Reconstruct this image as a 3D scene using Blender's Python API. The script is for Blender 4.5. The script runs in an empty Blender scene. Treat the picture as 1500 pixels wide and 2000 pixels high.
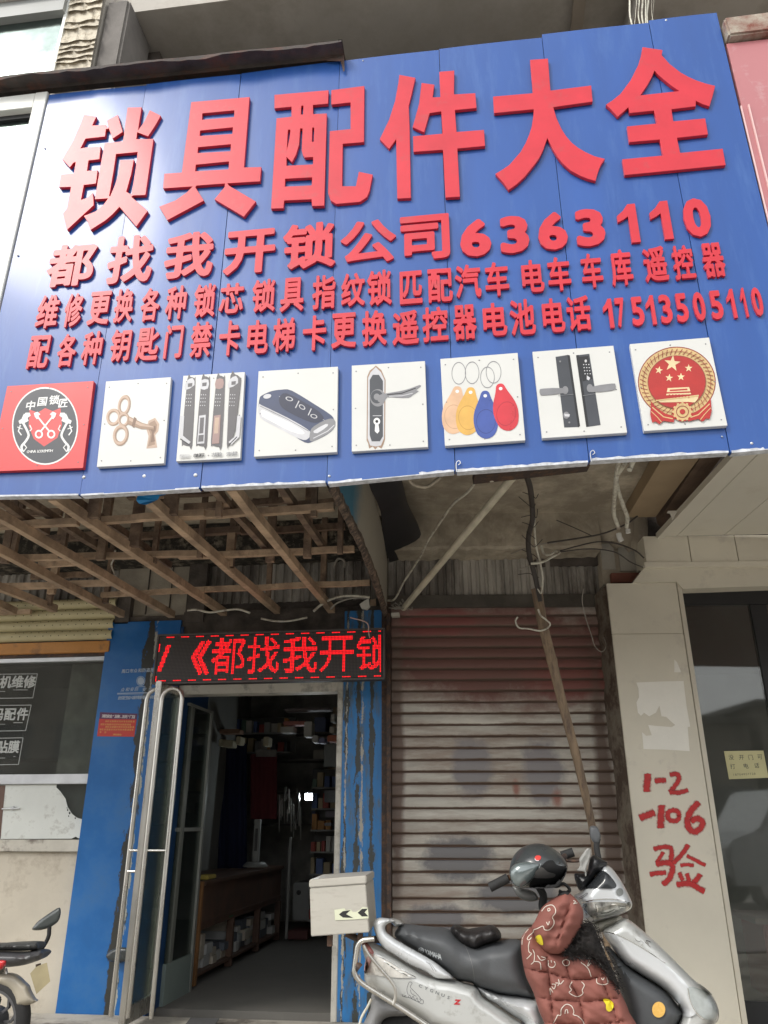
import bpy, bmesh, math, random
from mathutils import Vector, Matrix, geometry
from mathutils.bvhtree import BVHTree
random.seed(7)
sc = bpy.context.scene
COL = sc.collection
R = math.radians

# ------------------------------------------------------------------ camera
FPX = 1500.0                     # focal length in photograph pixels (1500 x 2000)
PITCH, YAW = R(22.1), R(7.2)
EYE = Vector((0, 0, 1.25))
fwd = Vector((-math.sin(YAW) * math.cos(PITCH), math.cos(YAW) * math.cos(PITCH), math.sin(PITCH)))
rgt = Vector((math.cos(YAW), math.sin(YAW), 0))
upv = rgt.cross(fwd)
cd = bpy.data.cameras.new('camera')
cam = bpy.data.objects.new('camera', cd)
COL.objects.link(cam)
cd.sensor_fit = 'VERTICAL'
cd.sensor_height = 24
cd.lens = 24 * FPX / 2000
cd.clip_start = 0.05
cd.clip_end = 800
cam.matrix_world = Matrix.Translation(EYE) @ Matrix((rgt, upv, -fwd)).transposed().to_4x4()
sc.camera = cam

# ------------------------------------------------------------------ sky, sun, exposure
SUN_EL, SUN_AZ = R(41), R(217)   # azimuth clockwise from +Y: the sun stands behind the camera, to its left
w = bpy.data.worlds.new('World')
sc.world = w
w.use_nodes = True
wn = w.node_tree
bg = wn.nodes['Background']
sky = wn.nodes.new('ShaderNodeTexSky')
sky.sky_type = 'NISHITA'
sky.sun_disc = False
sky.sun_elevation = SUN_EL
sky.sun_rotation = SUN_AZ
sky.air_density = 1.0
sky.dust_density = 1.0
sky.ozone_density = 1.0
hs = wn.nodes.new('ShaderNodeHueSaturation')
hs.inputs['Saturation'].default_value = 0.06     # thin even cloud
wn.links.new(sky.outputs[0], hs.inputs['Color'])
wn.links.new(hs.outputs[0], bg.inputs['Color'])
bg.inputs['Strength'].default_value = 0.15
sl = bpy.data.lights.new('sun', 'SUN')
sun = bpy.data.objects.new('sun', sl)
COL.objects.link(sun)
sl.energy = 0.8
sl.angle = R(13)
sl.color = (1.0, 0.95, 0.87)
sdir = Vector((math.sin(SUN_AZ) * math.cos(SUN_EL), math.cos(SUN_AZ) * math.cos(SUN_EL), math.sin(SUN_EL)))
sun.rotation_euler = sdir.to_track_quat('Z', 'Y').to_euler()
sun.location = sdir * 30
sc.view_settings.view_transform = 'Standard'
sc.view_settings.look = 'None'
sc.view_settings.gamma = 1.0
sc.view_settings.use_curve_mapping = False
sc.view_settings.exposure = 1.06

# ------------------------------------------------------------------ helpers
def ray(u, v):
    return (fwd * FPX + rgt * (u - 750) - upv * (v - 1000)).normalized()

class Plane:
    """a real plane of the place; at(u, v, off) is where the sight line of a photo pixel meets it"""
    def __init__(s, o, n):
        s.o = Vector(o); s.n = Vector(n).normalized()
        s.x = Vector((-s.n.y, s.n.x, 0))
        if s.x.length < 1e-6: s.x = Vector((1, 0, 0))
        s.x.normalize(); s.y = s.n.cross(s.x)
        if s.y.z < 0: s.y = -s.y
    def at(s, u, v, off=0.0):
        d = ray(u, v)
        o = s.o + s.n * off
        return EYE + d * ((o - EYE).dot(s.n) / d.dot(s.n))
def YP(y): return Plane((0, y, 0), (0, -1, 0))          # faces the street
def ZP(z): return Plane((0, 0, z), (0, 0, 1))
def XP(x): return Plane((x, 0, 0), (1, 0, 0))

SY = 3.0                       # the sign's face
SIGN = YP(SY)
F1 = YP(5.4)                   # shop fronts on the left
_o = F1.at(760, 1200)
F2 = Plane(_o, (math.sin(R(5.5)), -math.cos(R(5.5)), 0))   # shutter and the shop on the right stand a little askew

def wloc(o):
    v = Vector((0, 0, 0))
    while o:
        v += o.location; o = o.parent
    return v

def setp(o, label=None, cat=None, group=None, kind=None):
    if label: o['label'] = label
    if cat: o['category'] = cat
    if group: o['group'] = group
    if kind: o['kind'] = kind
    return o

def thing(name, label, cat, loc=(0, 0, 0), group=None):
    o = bpy.data.objects.new(name, None)
    o.empty_display_size = 0.1
    COL.objects.link(o); o.location = loc
    return setp(o, label, cat, group)

class MB:
    """collects shapes in world coordinates, builds one mesh object"""
    def __init__(s): s.v = []; s.f = []; s.mi = []; s.m = 0
    def add(s, vs, fs):
        b = len(s.v); s.v += [Vector(p) for p in vs]
        for f in fs: s.f.append([b + i for i in f]); s.mi.append(s.m)
        return s
    def box(s, a, b):
        x0, x1 = sorted((a[0], b[0])); y0, y1 = sorted((a[1], b[1])); z0, z1 = sorted((a[2], b[2]))
        return s.add([(x0,y0,z0),(x1,y0,z0),(x1,y1,z0),(x0,y1,z0),(x0,y0,z1),(x1,y0,z1),(x1,y1,z1),(x0,y1,z1)],
                     [(0,3,2,1),(4,5,6,7),(0,1,5,4),(1,2,6,5),(2,3,7,6),(3,0,4,7)])
    def hexa(s, p):   # 8 corners: front 4 (ccw from bottom left), back 4
        return s.add(p, [(0,1,2,3),(5,4,7,6),(4,0,3,7),(1,5,6,2),(3,2,6,7),(4,5,1,0)])
    def beam(s, a, b, w, h, up=(0, 0, 1)):
        a, b = Vector(a), Vector(b); d = (b - a).normalized(); up = Vector(up)
        sx = d.cross(up)
        if sx.length < 1e-4: sx = Vector((1, 0, 0))
        sx.normalize(); sz = sx.cross(d).normalized()
        c = [(-w/2, -h/2), (w/2, -h/2), (w/2, h/2), (-w/2, h/2)]
        return s.hexa([a + sx*i + sz*j for i, j in c] + [b + sx*i + sz*j for i, j in c])
    def tube(s, pts, r, n=8, cap=True):
        pts = [Vector(p) for p in pts]; b = len(s.v); rs = r if isinstance(r, (list, tuple)) else [r]*len(pts)
        prev = None
        for i, p in enumerate(pts):
            d = (pts[min(i+1, len(pts)-1)] - pts[max(i-1, 0)])
            d = d.normalized() if d.length > 1e-9 else Vector((0,0,1))
            if prev is None:
                a = d.cross(Vector((0, 0, 1)))
                if a.length < .1: a = d.cross(Vector((1, 0, 0)))
            else: a = prev - d * prev.dot(d)
            if a.length < 1e-6: a = d.cross(Vector((1, .3, .2)))
            a.normalize(); prev = a; c = d.cross(a)
            for k in range(n):
                t = 2*math.pi*k/n
                s.v.append(p + (a*math.cos(t) + c*math.sin(t))*rs[i])
        for i in range(len(pts)-1):
            for k in range(n):
                s.f.append([b+i*n+k, b+i*n+(k+1)%n, b+(i+1)*n+(k+1)%n, b+(i+1)*n+k]); s.mi.append(s.m)
        if cap:
            s.f.append([b+k for k in range(n)][::-1]); s.mi.append(s.m)
            e = b+(len(pts)-1)*n
            s.f.append([e+k for k in range(n)]); s.mi.append(s.m)
        return s
    def lathe(s, c, axis, prof, n=20):
        """prof: list of (distance along axis, radius)"""
        axis = Vector(axis).normalized(); c = Vector(c)
        a = axis.cross(Vector((0, 0, 1)))
        if a.length < .1: a = axis.cross(Vector((1, 0, 0)))
        a.normalize(); d = axis.cross(a); b = len(s.v)
        for h, r in prof:
            for k in range(n):
                t = 2*math.pi*k/n
                s.v.append(c + axis*h + (a*math.cos(t)+d*math.sin(t))*max(r, 1e-4))
        for i in range(len(prof)-1):
            for k in range(n):
                s.f.append([b+i*n+k, b+i*n+(k+1)%n, b+(i+1)*n+(k+1)%n, b+(i+1)*n+k]); s.mi.append(s.m)
        return s
    def poly(s, outer, holes=(), n=(0, -1, 0), front=0.0, depth=0.0):
        """flat plate: outline (world points) pushed along n by `front`, walls going back by `depth`"""
        n = Vector(n).normalized()
        loops = [[Vector(p) for p in l] for l in [outer] + list(holes)]
        flat = [p for l in loops for p in l]
        tris = geometry.tessellate_polygon(loops)
        b = len(s.v)
        s.v += [p + n*front for p in flat]
        for t in tris:
            a, c, d = (flat[i] for i in t)
            t = list(t)
            if (c-a).cross(d-a).dot(n) < 0: t.reverse()
            s.f.append([b+i for i in t]); s.mi.append(s.m)
        if depth:
            b2 = len(s.v); s.v += [p + n*(front-depth) for p in flat]
            k = 0
            for l in loops:
                m = len(l)
                for i in range(m):
                    j = (i+1) % m
                    s.f.append([b+k+i, b2+k+i, b2+k+j, b+k+j]); s.mi.append(s.m)
                k += m
        return s
    def build(s, name, mat, parent=None, smooth=False, bevel=0.0, seg=2, **kw):
        o = wloc(parent) if parent else Vector((0, 0, 0))
        me = bpy.data.meshes.new(name)
        me.from_pydata([v - o for v in s.v], [], s.f)
        mats = mat if isinstance(mat, (list, tuple)) else [mat]
        for m in mats: me.materials.append(m)
        if len(mats) > 1: me.polygons.foreach_set('material_index', s.mi)
        if bevel:
            bm = bmesh.new(); bm.from_mesh(me)
            bmesh.ops.recalc_face_normals(bm, faces=bm.faces)
            es = [e for e in bm.edges if len(e.link_faces) == 2 and e.calc_face_angle(0) > R(35)]
            bmesh.ops.bevel(bm, geom=es, offset=bevel, segments=seg, affect='EDGES', clamp_overlap=True)
            bm.to_mesh(me); bm.free()
        if smooth:
            me.polygons.foreach_set('use_smooth', [True]*len(me.polygons))
            me.set_sharp_from_angle(angle=R(40 if smooth is True else smooth))
        me.validate(); me.update()
        ob = bpy.data.objects.new(name, me); COL.objects.link(ob)
        if parent: ob.parent = parent
        return setp(ob, **kw)

def clone(src, loc, parent=None, name=None):
    c = src.copy(); COL.objects.link(c); c.location = loc
    if parent: c.parent = parent
    return c

def copy_tree(o, parent=None):
    c = o.copy(); COL.objects.link(c)
    if parent: c.parent = parent
    for ch in [x for x in bpy.data.objects if x.parent == o]: copy_tree(ch, c)
    return c

def curve_pts(p, n=8):
    """Catmull-Rom through the points"""
    p = [Vector(q) for q in p]
    if len(p) < 3: return p
    q = [p[0]*2-p[1]] + p + [p[-1]*2-p[-2]]; out = []
    for i in range(1, len(q)-2):
        a, b, c, d = q[i-1:i+3]
        for k in range(n):
            t = k/n
            out.append(.5*((2*b)+(c-a)*t+(2*a-5*b+4*c-d)*t*t+(3*b-a-3*c+d)*t**3))
    return out + [p[-1]]

def smooth2(pts, n=4):
    """closed smooth loop of 2D points"""
    m = len(pts); out = []
    P_ = [Vector((a, b)) for a, b in pts]
    for i in range(m):
        a, b, c, d = P_[i-1], P_[i], P_[(i+1) % m], P_[(i+2) % m]
        for k in range(n):
            t = k/n
            out.append(.5*((2*b)+(c-a)*t+(2*a-5*b+4*c-d)*t*t+(3*b-a-3*c+d)*t**3))
    return [(p.x, p.y) for p in out]

def inside(p, poly):
    c = False; x, y = p; j = len(poly)-1
    for i in range(len(poly)):
        xi, yi = poly[i]; xj, yj = poly[j]
        if (yi > y) != (yj > y) and x < (xj-xi)*(y-yi)/(yj-yi)+xi: c = not c
        j = i
    return c

def segdist(p, poly):
    d = 1e9; px, py = p
    for i in range(len(poly)):
        ax, ay = poly[i-1]; bx, by = poly[i]
        vx, vy = bx-ax, by-ay; L = vx*vx+vy*vy or 1e-9
        t = max(0, min(1, ((px-ax)*vx+(py-ay)*vy)/L))
        d = min(d, math.hypot(px-ax-t*vx, py-ay-t*vy))
    return d

def puff(outline, plane, off, T, rad, step=9.0, both=True, relief=None, back=None, smooth_n=3):
    """a swollen shell over a photo outline on a real plane: off = centre distance in front of it, T half thickness (m),
    rad = rounding radius in photo px; relief(u,v,d) adds to the thickness"""
    ol = smooth2(outline, smooth_n) if smooth_n else list(outline)
    # resample border
    loop = []
    for i in range(len(ol)):
        a, b = ol[i-1], ol[i]; L = math.hypot(b[0]-a[0], b[1]-a[1]); k = max(1, int(L/(step*.8)))
        for t in range(k): loop.append((a[0]+(b[0]-a[0])*t/k, a[1]+(b[1]-a[1])*t/k))
    pts = list(loop); us = [p[0] for p in loop]; vs = [p[1] for p in loop]
    rr = step*.45
    y = min(vs); row = 0
    while y < max(vs):
        x = min(us) + (step/2 if row % 2 else 0)
        while x < max(us):
            q = (x+random.uniform(-.12, .12)*step, y+random.uniform(-.12, .12)*step)
            if inside(q, loop) and segdist(q, loop) > rr: pts.append(q)
            x += step
        y += step*.87; row += 1
    # a fine ring near the border keeps the rounding smooth
    for dd in (.12, .35, .7):
        for i in range(len(loop)):
            a, b = Vector(loop[i-1]), Vector(loop[(i+1) % len(loop)])
            t = (b-a); 
            if t.length < 1e-6: continue
            nrm = Vector((-t.y, t.x)).normalized()
            for sg in (1, -1):
                q = Vector(loop[i]) + nrm*sg*dd*min(rad, step*2)
                if inside(q, loop) and segdist(q, loop) > dd*min(rad, step*2)*.85: pts.append((q.x, q.y)); break
    n = len(loop)
    vv, ee, ff, *_ = geometry.delaunay_2d_cdt([Vector(p) for p in pts], [(i, (i+1) % n) for i in range(n)], [], 1, 1e-4)
    mb = MB(); N = len(vv); th = []
    for p in vv:
        d = segdist((p.x, p.y), loop)
        t = min(1, d/rad); h = T*math.sqrt(max(0, 1-(1-t)**2))
        if relief and d > .5: h += relief(p.x, p.y, d)*min(1, d/rad)
        th.append(h)
    mb.v = [plane.at(p.x, p.y, off+th[i]) for i, p in enumerate(vv)]
    if both:
        mb.v += [plane.at(p.x, p.y, off) - plane.n*(th[i] if back is None else back) for i, p in enumerate(vv)]
    def orient(t, flip):
        a, b, c = (vv[i] for i in t[:3])
        cr = (b.x-a.x)*(c.y-a.y)-(b.y-a.y)*(c.x-a.x)
        t = list(t)
        if (cr > 0) != flip: t.reverse()
        return t
    for f in ff:
        f = list(f)
        if len(f) < 3: continue
        mb.f.append(orient(f, False)); mb.mi.append(0)
        if both: mb.f.append([i+N for i in orient(f, True)]); mb.mi.append(0)
    if both:
        bo = [i for i in range(N) if segdist((vv[i].x, vv[i].y), loop) < 1e-2]
        if back is not None:
            for i in range(n):
                j = (i+1) % n
                mb.f.append([i, i+N, j+N, j]); mb.mi.append(0)
        else:
            bm = bmesh.new(); me = bpy.data.meshes.new('t'); me.from_pydata(mb.v, [], mb.f); bm.from_mesh(me)
            bmesh.ops.remove_doubles(bm, verts=bm.verts, dist=1e-5)
            bm.verts.ensure_lookup_table()
            mb.v = [v.co.copy() for v in bm.verts]; mb.f = [[v.index for v in f.verts] for f in bm.faces]; mb.mi = [0]*len(mb.f)
            bm.free(); bpy.data.meshes.remove(me)
    return mb

# ------------------------------------------------------------------ writing
_gl = {}
import numpy as np
def _outline(ch):
    """border segments of a character from Blender's own built-in typeface"""
    c = bpy.data.curves.new('g', 'FONT'); c.body = ch; c.resolution_u = 3
    o = bpy.data.objects.new('g', c); COL.objects.link(o)
    bpy.context.view_layer.update()
    me = bpy.data.meshes.new_from_object(o.evaluated_get(bpy.context.evaluated_depsgraph_get()))
    bm = bmesh.new(); bm.from_mesh(me); bmesh.ops.remove_doubles(bm, verts=bm.verts, dist=1e-5)
    seg = [(e.verts[0].co.x, e.verts[0].co.y, e.verts[1].co.x, e.verts[1].co.y) for e in bm.edges if len(e.link_faces) == 1]
    bm.free(); bpy.data.objects.remove(o); bpy.data.curves.remove(c); bpy.data.meshes.remove(me)
    return np.array(seg)

def glyph(ch, weight=0.0, ratio=1.0):
    """solid of one character (unit em, thickness 1) with its strokes grown by `weight`: distance field, then its contour"""
    k = (ch, weight)
    if k in _gl: return _gl[k]
    if ch == '1' and weight >= .02:      # the sign's own narrow 1 with its slanting flag
        l = [(.0, .52), (.0, .40), (.10, .44), (.20, .50), (.20, 0), (.36, 0), (.36, .73), (.22, .73), (.12, .61)]
        l = [Vector((a, b_, 0)) for a, b_ in l]; n = len(l)
        F = [tuple(t) if (l[t[1]]-l[t[0]]).cross(l[t[2]]-l[t[0]]).z > 0 else tuple(t)[::-1] for t in geometry.tessellate_polygon([l])]
        F += [(i, i+n, (i+1) % n+n, (i+1) % n) for i in range(n)]
        _gl[k] = ([(p.x, p.y, .5) for p in l]+[(p.x, p.y, -.5) for p in l], F, 0, .36, 0, .73); return _gl[k]
    sg = _outline(ch)
    if not len(sg): _gl[k] = None; return None
    pad = weight+.03; h = .0125 if weight >= .02 else .009
    X = np.arange(min(sg[:, 0].min(), sg[:, 2].min())-pad, max(sg[:, 0].max(), sg[:, 2].max())+pad+h, h)
    Y = np.arange(min(sg[:, 1].min(), sg[:, 3].min())-pad, max(sg[:, 1].max(), sg[:, 3].max())+pad+h, h)
    gx, gy = np.meshgrid(X, Y); px = gx.ravel(); py = gy.ravel()
    dmin = np.full(px.shape, 9.0); cnt = np.zeros(px.shape, int)
    for ax, ay, bx, by in sg:
        vx, vy = bx-ax, by-ay; L2 = vx*vx+vy*vy or 1e-12
        t = np.clip(((px-ax)*vx+(py-ay)*vy)/L2, 0, 1)
        dmin = np.minimum(dmin, (px-ax-t*vx)**2+(py-ay-t*vy)**2)
        m = (ay > py) != (by > py)
        if by != ay: cnt += (m & (px < vx*(py-ay)/vy+ax))
    d = np.sqrt(dmin); D = np.where(cnt % 2 == 1, -d, d).reshape(gx.shape)-weight
    D[np.abs(D) < 1e-7] = 1e-7
    # marching squares
    nxt = {}
    H_, W_ = D.shape
    def ep(i, j, e):     # crossing point on an edge: e=0 horizontal from (i,j) to (i,j+1), e=1 vertical from (i,j) to (i+1,j)
        a = D[i, j]; b_ = D[i, j+1] if e == 0 else D[i+1, j]; t = a/(a-b_)
        return (X[j]+(h*t if e == 0 else 0), Y[i]+(h*t if e == 1 else 0))
    act = (np.minimum(np.minimum(D[:-1, :-1], D[1:, :-1]), np.minimum(D[:-1, 1:], D[1:, 1:])) < 0) & (np.maximum(np.maximum(D[:-1, :-1], D[1:, :-1]), np.maximum(D[:-1, 1:], D[1:, 1:])) > 0)
    for i, j in zip(*np.nonzero(act)):
        c = (D[i, j] < 0)*1+(D[i, j+1] < 0)*2+(D[i+1, j+1] < 0)*4+(D[i+1, j] < 0)*8
        B_, R_, T_, L_ = (i, j, 0), (i, j+1, 1), (i+1, j, 0), (i, j, 1)
        tab = {1: [(L_, B_)], 2: [(B_, R_)], 3: [(L_, R_)], 4: [(R_, T_)], 5: [(L_, T_), (R_, B_)], 6: [(B_, T_)], 7: [(L_, T_)], 8: [(T_, L_)],
               9: [(T_, B_)], 10: [(B_, L_), (T_, R_)], 11: [(T_, R_)], 12: [(R_, L_)], 13: [(R_, B_)], 14: [(B_, L_)]}
        for a, b_ in tab[int(c)]: nxt[a] = b_
    loops = []
    while nxt:
        st = next(iter(nxt)); cur = st; lp = []
        while cur in nxt:
            lp.append(ep(*cur)); cur = nxt.pop(cur)
        # drop nearly collinear points
        ch_ = True; tol = h*.11
        while ch_ and len(lp) > 4:
            ch_ = False; out = []; n = len(lp); skip = False
            for q in range(n):
                if skip: out.append(lp[q]); skip = False; continue
                a, b_, c = lp[q-1] if not out else out[-1], lp[q], lp[(q+1) % n]
                L = math.hypot(c[0]-a[0], c[1]-a[1]) or 1e-9
                dd = abs((b_[0]-a[0])*(c[1]-a[1])-(b_[1]-a[1])*(c[0]-a[0]))/L
                if dd < tol and L < .5: ch_ = True; skip = True
                else: out.append(b_)
            lp = out; tol *= .9
            if tol < h*.05: break
        if len(lp) > 3: loops.append([Vector((a, b_, 0)) for a, b_ in lp])
    flat = [p for l in loops for p in l]; tris = []
    area = lambda l: sum(l[q-1].x*l[q].y-l[q].x*l[q-1].y for q in range(len(l)))/2
    st_ = []; q = 0
    for l in loops: st_.append(q); q += len(l)
    order = sorted(range(len(loops)), key=lambda a: -abs(area(loops[a]))); sgn = area(loops[order[0]]) > 0
    xy = [[(p.x, p.y) for p in l] for l in loops]
    own = {a: [] for a in order if (area(loops[a]) > 0) == sgn}
    for a in order:
        if a in own: continue
        c_ = [o_ for o_ in own if inside(xy[a][0], xy[o_])]
        if c_: own[min(c_, key=lambda o_: abs(area(loops[o_])))].append(a)
    for o_, hs_ in own.items():
        ids = [st_[g]+k2 for g in [o_]+hs_ for k2 in range(len(loops[g]))]
        for t in geometry.tessellate_polygon([loops[g] for g in [o_]+hs_]): tris.append(tuple(ids[i] for i in t))
    V = [(p.x, p.y, .5) for p in flat]+[(p.x, p.y, -.5) for p in flat]; F = []
    for t in tris:
        a, b_, c = (flat[i] for i in t); t = tuple(t)
        if (b_-a).cross(c-a).z < 0: t = t[::-1]
        F.append(t)
    n = len(flat); q = 0
    for l in loops:
        m = len(l)
        for i in range(m):
            j = (i+1) % m; F.append((q+i, q+i+n, q+j+n, q+j))
        q += m
    xs = [v[0] for v in V]; ys = [v[1] for v in V]
    _gl[k] = (V, F, min(xs), max(xs), min(ys), max(ys)); return _gl[k]

def put_glyph(mb, ch, c, ax, ay, an, w, h, depth, weight=0.0, flat=False, shear=0.0):
    """a character centred on c, w x h metres, along unit axes ax (reading) and ay (up); an faces the reader"""
    g = glyph(ch, weight)
    if not g: return
    V, F, x0, x1, y0, y1 = g
    vs = []
    for x, y, z in V:
        a = ((x-x0)/(x1-x0)-.5)*w; b = ((y-y0)/(y1-y0)-.5)*h
        vs.append(c + ax*(a+shear*b) + ay*b + an*((z+.5)*depth))
    if flat:
        F = [f for f in F if all(V[i][2] > 0.4 for i in f)]
    mb.add(vs, F)

def px_scale(plane, u, v):
    a = plane.at(u, v); return (plane.at(u+1, v)-a).length, (plane.at(u, v-1)-a).length

def write(mb, plane, text, u0, v0, u1, v1, hpx, off=.001, depth=.0004, weight=0.012, flat=True, ratio=1.0, shear=0.0, gap=None):
    """text along the photo line (u0,v0)-(u1,v1) [centres of first and last character], hpx tall"""
    n = len(text)
    A = plane.at(u0, v0, off); B = plane.at(u1, v1, off)
    ax = (B-A).normalized() if n > 1 else plane.x; ay = plane.y.copy()
    m = plane.at((u0+u1)/2, (v0+v1)/2 - hpx/2)-plane.at((u0+u1)/2, (v0+v1)/2 + hpx/2)
    H = m.length
    for i, ch in enumerate(text):
        if ch == ' ': continue
        c = A.lerp(B, i/(n-1) if n > 1 else 0)
        g = glyph(ch, weight)
        if not g: continue
        _, _, x0, x1, y0, y1 = g
        em = H/.93
        hh = (y1-y0)*em; ww = (x1-x0)*em*ratio
        cy = ((y0+y1)/2-.38)*em
        put_glyph(mb, ch, c+ay*cy, ax, ay, plane.n, ww, hh, depth, weight, flat, shear)
# ------------------------------------------------------------------ materials
def nd(nt, t, **kw):
    n = nt.nodes.new(t)
    for k, v in kw.items():
        if k in n.inputs: n.inputs[k].default_value = v
        else: setattr(n, k, v)
    return n

def M(name, col, rough=.6, metal=0.0, var=.12, scale=6.0, bump=.15, bscale=60.0, dirt=None, coat=0.0, spec=.5, emit=None, world=False, stretch=(1, 1, 1), col2=None, rvar=.1, alpha=1.0):
    m = bpy.data.materials.new(name); m.use_nodes = True; nt = m.node_tree; L = nt.links.new
    b = nt.nodes['Principled BSDF']
    c4 = tuple(col)+(1,)
    b.inputs['Metallic'].default_value = metal
    b.inputs['Specular IOR Level'].default_value = spec
    if coat: b.inputs['Coat Weight'].default_value = coat; b.inputs['Coat Roughness'].default_value = .12
    if alpha < 1: b.inputs['Alpha'].default_value = alpha
    if world:
        src = nd(nt, 'ShaderNodeNewGeometry').outputs['Position']
    else:
        src = nd(nt, 'ShaderNodeTexCoord').outputs['Object']
    mp = nd(nt, 'ShaderNodeMapping'); mp.inputs['Scale'].default_value = stretch; L(src, mp.inputs['Vector'])
    n1 = nd(nt, 'ShaderNodeTexNoise', Scale=scale, Detail=6.0, Roughness=.6); L(mp.outputs[0], n1.inputs['Vector'])
    cr = nd(nt, 'ShaderNodeValToRGB'); cr.color_ramp.elements[0].position = .3; cr.color_ramp.elements[1].position = .7
    lo = [max(0, x*(1-var*1.6)) for x in col]; hi = [min(1, x*(1+var)) for x in col]
    if col2: lo = col2
    cr.color_ramp.elements[0].color = tuple(lo)+(1,); cr.color_ramp.elements[1].color = tuple(hi)+(1,)
    L(n1.outputs['Fac'], cr.inputs[0]); out = cr.outputs[0]
    if dirt:
        dc, amt, ds = dirt[:3]
        n2 = nd(nt, 'ShaderNodeTexNoise', Scale=ds, Detail=8.0, Roughness=.7); L(mp.outputs[0], n2.inputs['Vector'])
        r2 = nd(nt, 'ShaderNodeValToRGB'); r2.color_ramp.elements[0].position = 1-amt-.12; r2.color_ramp.elements[1].position = 1-amt+.1
        r2.color_ramp.elements[0].position = max(0, .62-amt*.5); r2.color_ramp.elements[1].position = min(1, .74-amt*.35)
        L(n2.outputs['Fac'], r2.inputs[0])
        mx = nd(nt, 'ShaderNodeMix', data_type='RGBA'); L(r2.outputs[0], mx.inputs[0]); L(out, mx.inputs[6]); mx.inputs[7].default_value = tuple(dc)+(1,)
        out = mx.outputs[2]
    L(out, b.inputs['Base Color'])
    mr = nd(nt, 'ShaderNodeMapRange'); mr.inputs[3].default_value = max(.02, rough-rvar); mr.inputs[4].default_value = min(1, rough+rvar)
    L(n1.outputs['Fac'], mr.inputs[0]); L(mr.outputs[0], b.inputs['Roughness'])
    if bump:
        n3 = nd(nt, 'ShaderNodeTexNoise', Scale=bscale, Detail=5.0, Roughness=.6); L(mp.outputs[0], n3.inputs['Vector'])
        bp = nd(nt, 'ShaderNodeBump', Strength=bump, Distance=.01); L(n3.outputs['Fac'], bp.inputs['Height']); L(bp.outputs[0], b.inputs['Normal'])
    if emit:
        b.inputs['Emission Color'].default_value = tuple(emit[0])+(1,); b.inputs['Emission Strength'].default_value = emit[1]
    return m

def glass(name, tint=(.8, .85, .83), refl=1.0, mixf=.12, dark=(.02, .022, .02), opaq=.0):
    """thin window glass: see-through, mirror-like at glancing angles; opaq adds a dusty film"""
    m = bpy.data.materials.new(name); m.use_nodes = True; nt = m.node_tree; L = nt.links.new
    nt.nodes.remove(nt.nodes['Principled BSDF']); out = nt.nodes['Material Output']
    tr = nd(nt, 'ShaderNodeBsdfTransparent'); tr.inputs[0].default_value = tuple(tint)+(1,)
    gl = nd(nt, 'ShaderNodeBsdfGlossy', Roughness=.03); gl.inputs[0].default_value = (refl, refl, refl, 1)
    fr = nd(nt, 'ShaderNodeFresnel', IOR=1.5)
    mx = nd(nt, 'ShaderNodeMath', operation='MULTIPLY_ADD', use_clamp=True); mx.inputs[1].default_value = .9; mx.inputs[2].default_value = mixf
    L(fr.outputs[0], mx.inputs[0])
    ms = nd(nt, 'ShaderNodeMixShader'); L(mx.outputs[0], ms.inputs[0]); L(tr.outputs[0], ms.inputs[1]); L(gl.outputs[0], ms.inputs[2])
    last = ms.outputs[0]
    if opaq:
        df = nd(nt, 'ShaderNodeBsdfDiffuse'); df.inputs[0].default_value = tuple(dark)+(1,)
        nz = nd(nt, 'ShaderNodeTexNoise', Scale=3.0, Detail=8.0)
        tc = nd(nt, 'ShaderNodeTexCoord'); L(tc.outputs['Object'], nz.inputs['Vector'])
        mm = nd(nt, 'ShaderNodeMath', operation='MULTIPLY'); mm.inputs[1].default_value = opaq*2; L(nz.outputs['Fac'], mm.inputs[0])
        m2 = nd(nt, 'ShaderNodeMixShader'); L(mm.outputs[0], m2.inputs[0]); L(last, m2.inputs[1]); L(df.outputs[0], m2.inputs[2]); last = m2.outputs[0]
    L(last, out.inputs['Surface'])
    return m

def masked(mat, masks, world=True):
    """lay worn patches over a material's base colour: masks = [(centre, radii, colour, softness, noise scale)], ellipsoids in world metres
    with a ragged noise border"""
    nt = mat.node_tree; L = nt.links.new; b = nt.nodes['Principled BSDF']
    out = b.inputs['Base Color'].links[0].from_socket
    pos = nd(nt, 'ShaderNodeNewGeometry').outputs['Position']
    for c, rad, colr, soft, ns in masks:
        mp = nd(nt, 'ShaderNodeVectorMath', operation='SUBTRACT'); L(pos, mp.inputs[0]); mp.inputs[1].default_value = c
        dv = nd(nt, 'ShaderNodeVectorMath', operation='DIVIDE'); L(mp.outputs[0], dv.inputs[0]); dv.inputs[1].default_value = rad
        ln = nd(nt, 'ShaderNodeVectorMath', operation='LENGTH'); L(dv.outputs[0], ln.inputs[0])
        nz = nd(nt, 'ShaderNodeTexNoise', Scale=ns, Detail=6.0, Roughness=.7); L(pos, nz.inputs['Vector'])
        ad = nd(nt, 'ShaderNodeMath', operation='MULTIPLY_ADD'); ad.inputs[1].default_value = 1.2; L(nz.outputs['Fac'], ad.inputs[0]); L(ln.outputs['Value'], ad.inputs[2])
        mr = nd(nt, 'ShaderNodeMapRange'); mr.inputs[1].default_value = 1.6+soft; mr.inputs[2].default_value = 1.6-soft; L(ad.outputs[0], mr.inputs[0])
        mx = nd(nt, 'ShaderNodeMix', data_type='RGBA'); L(mr.outputs[0], mx.inputs[0]); L(out, mx.inputs[6]); mx.inputs[7].default_value = tuple(colr)+(1,)
        out = mx.outputs[2]
    L(out, b.inputs['Base Color'])
    return mat

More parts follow.
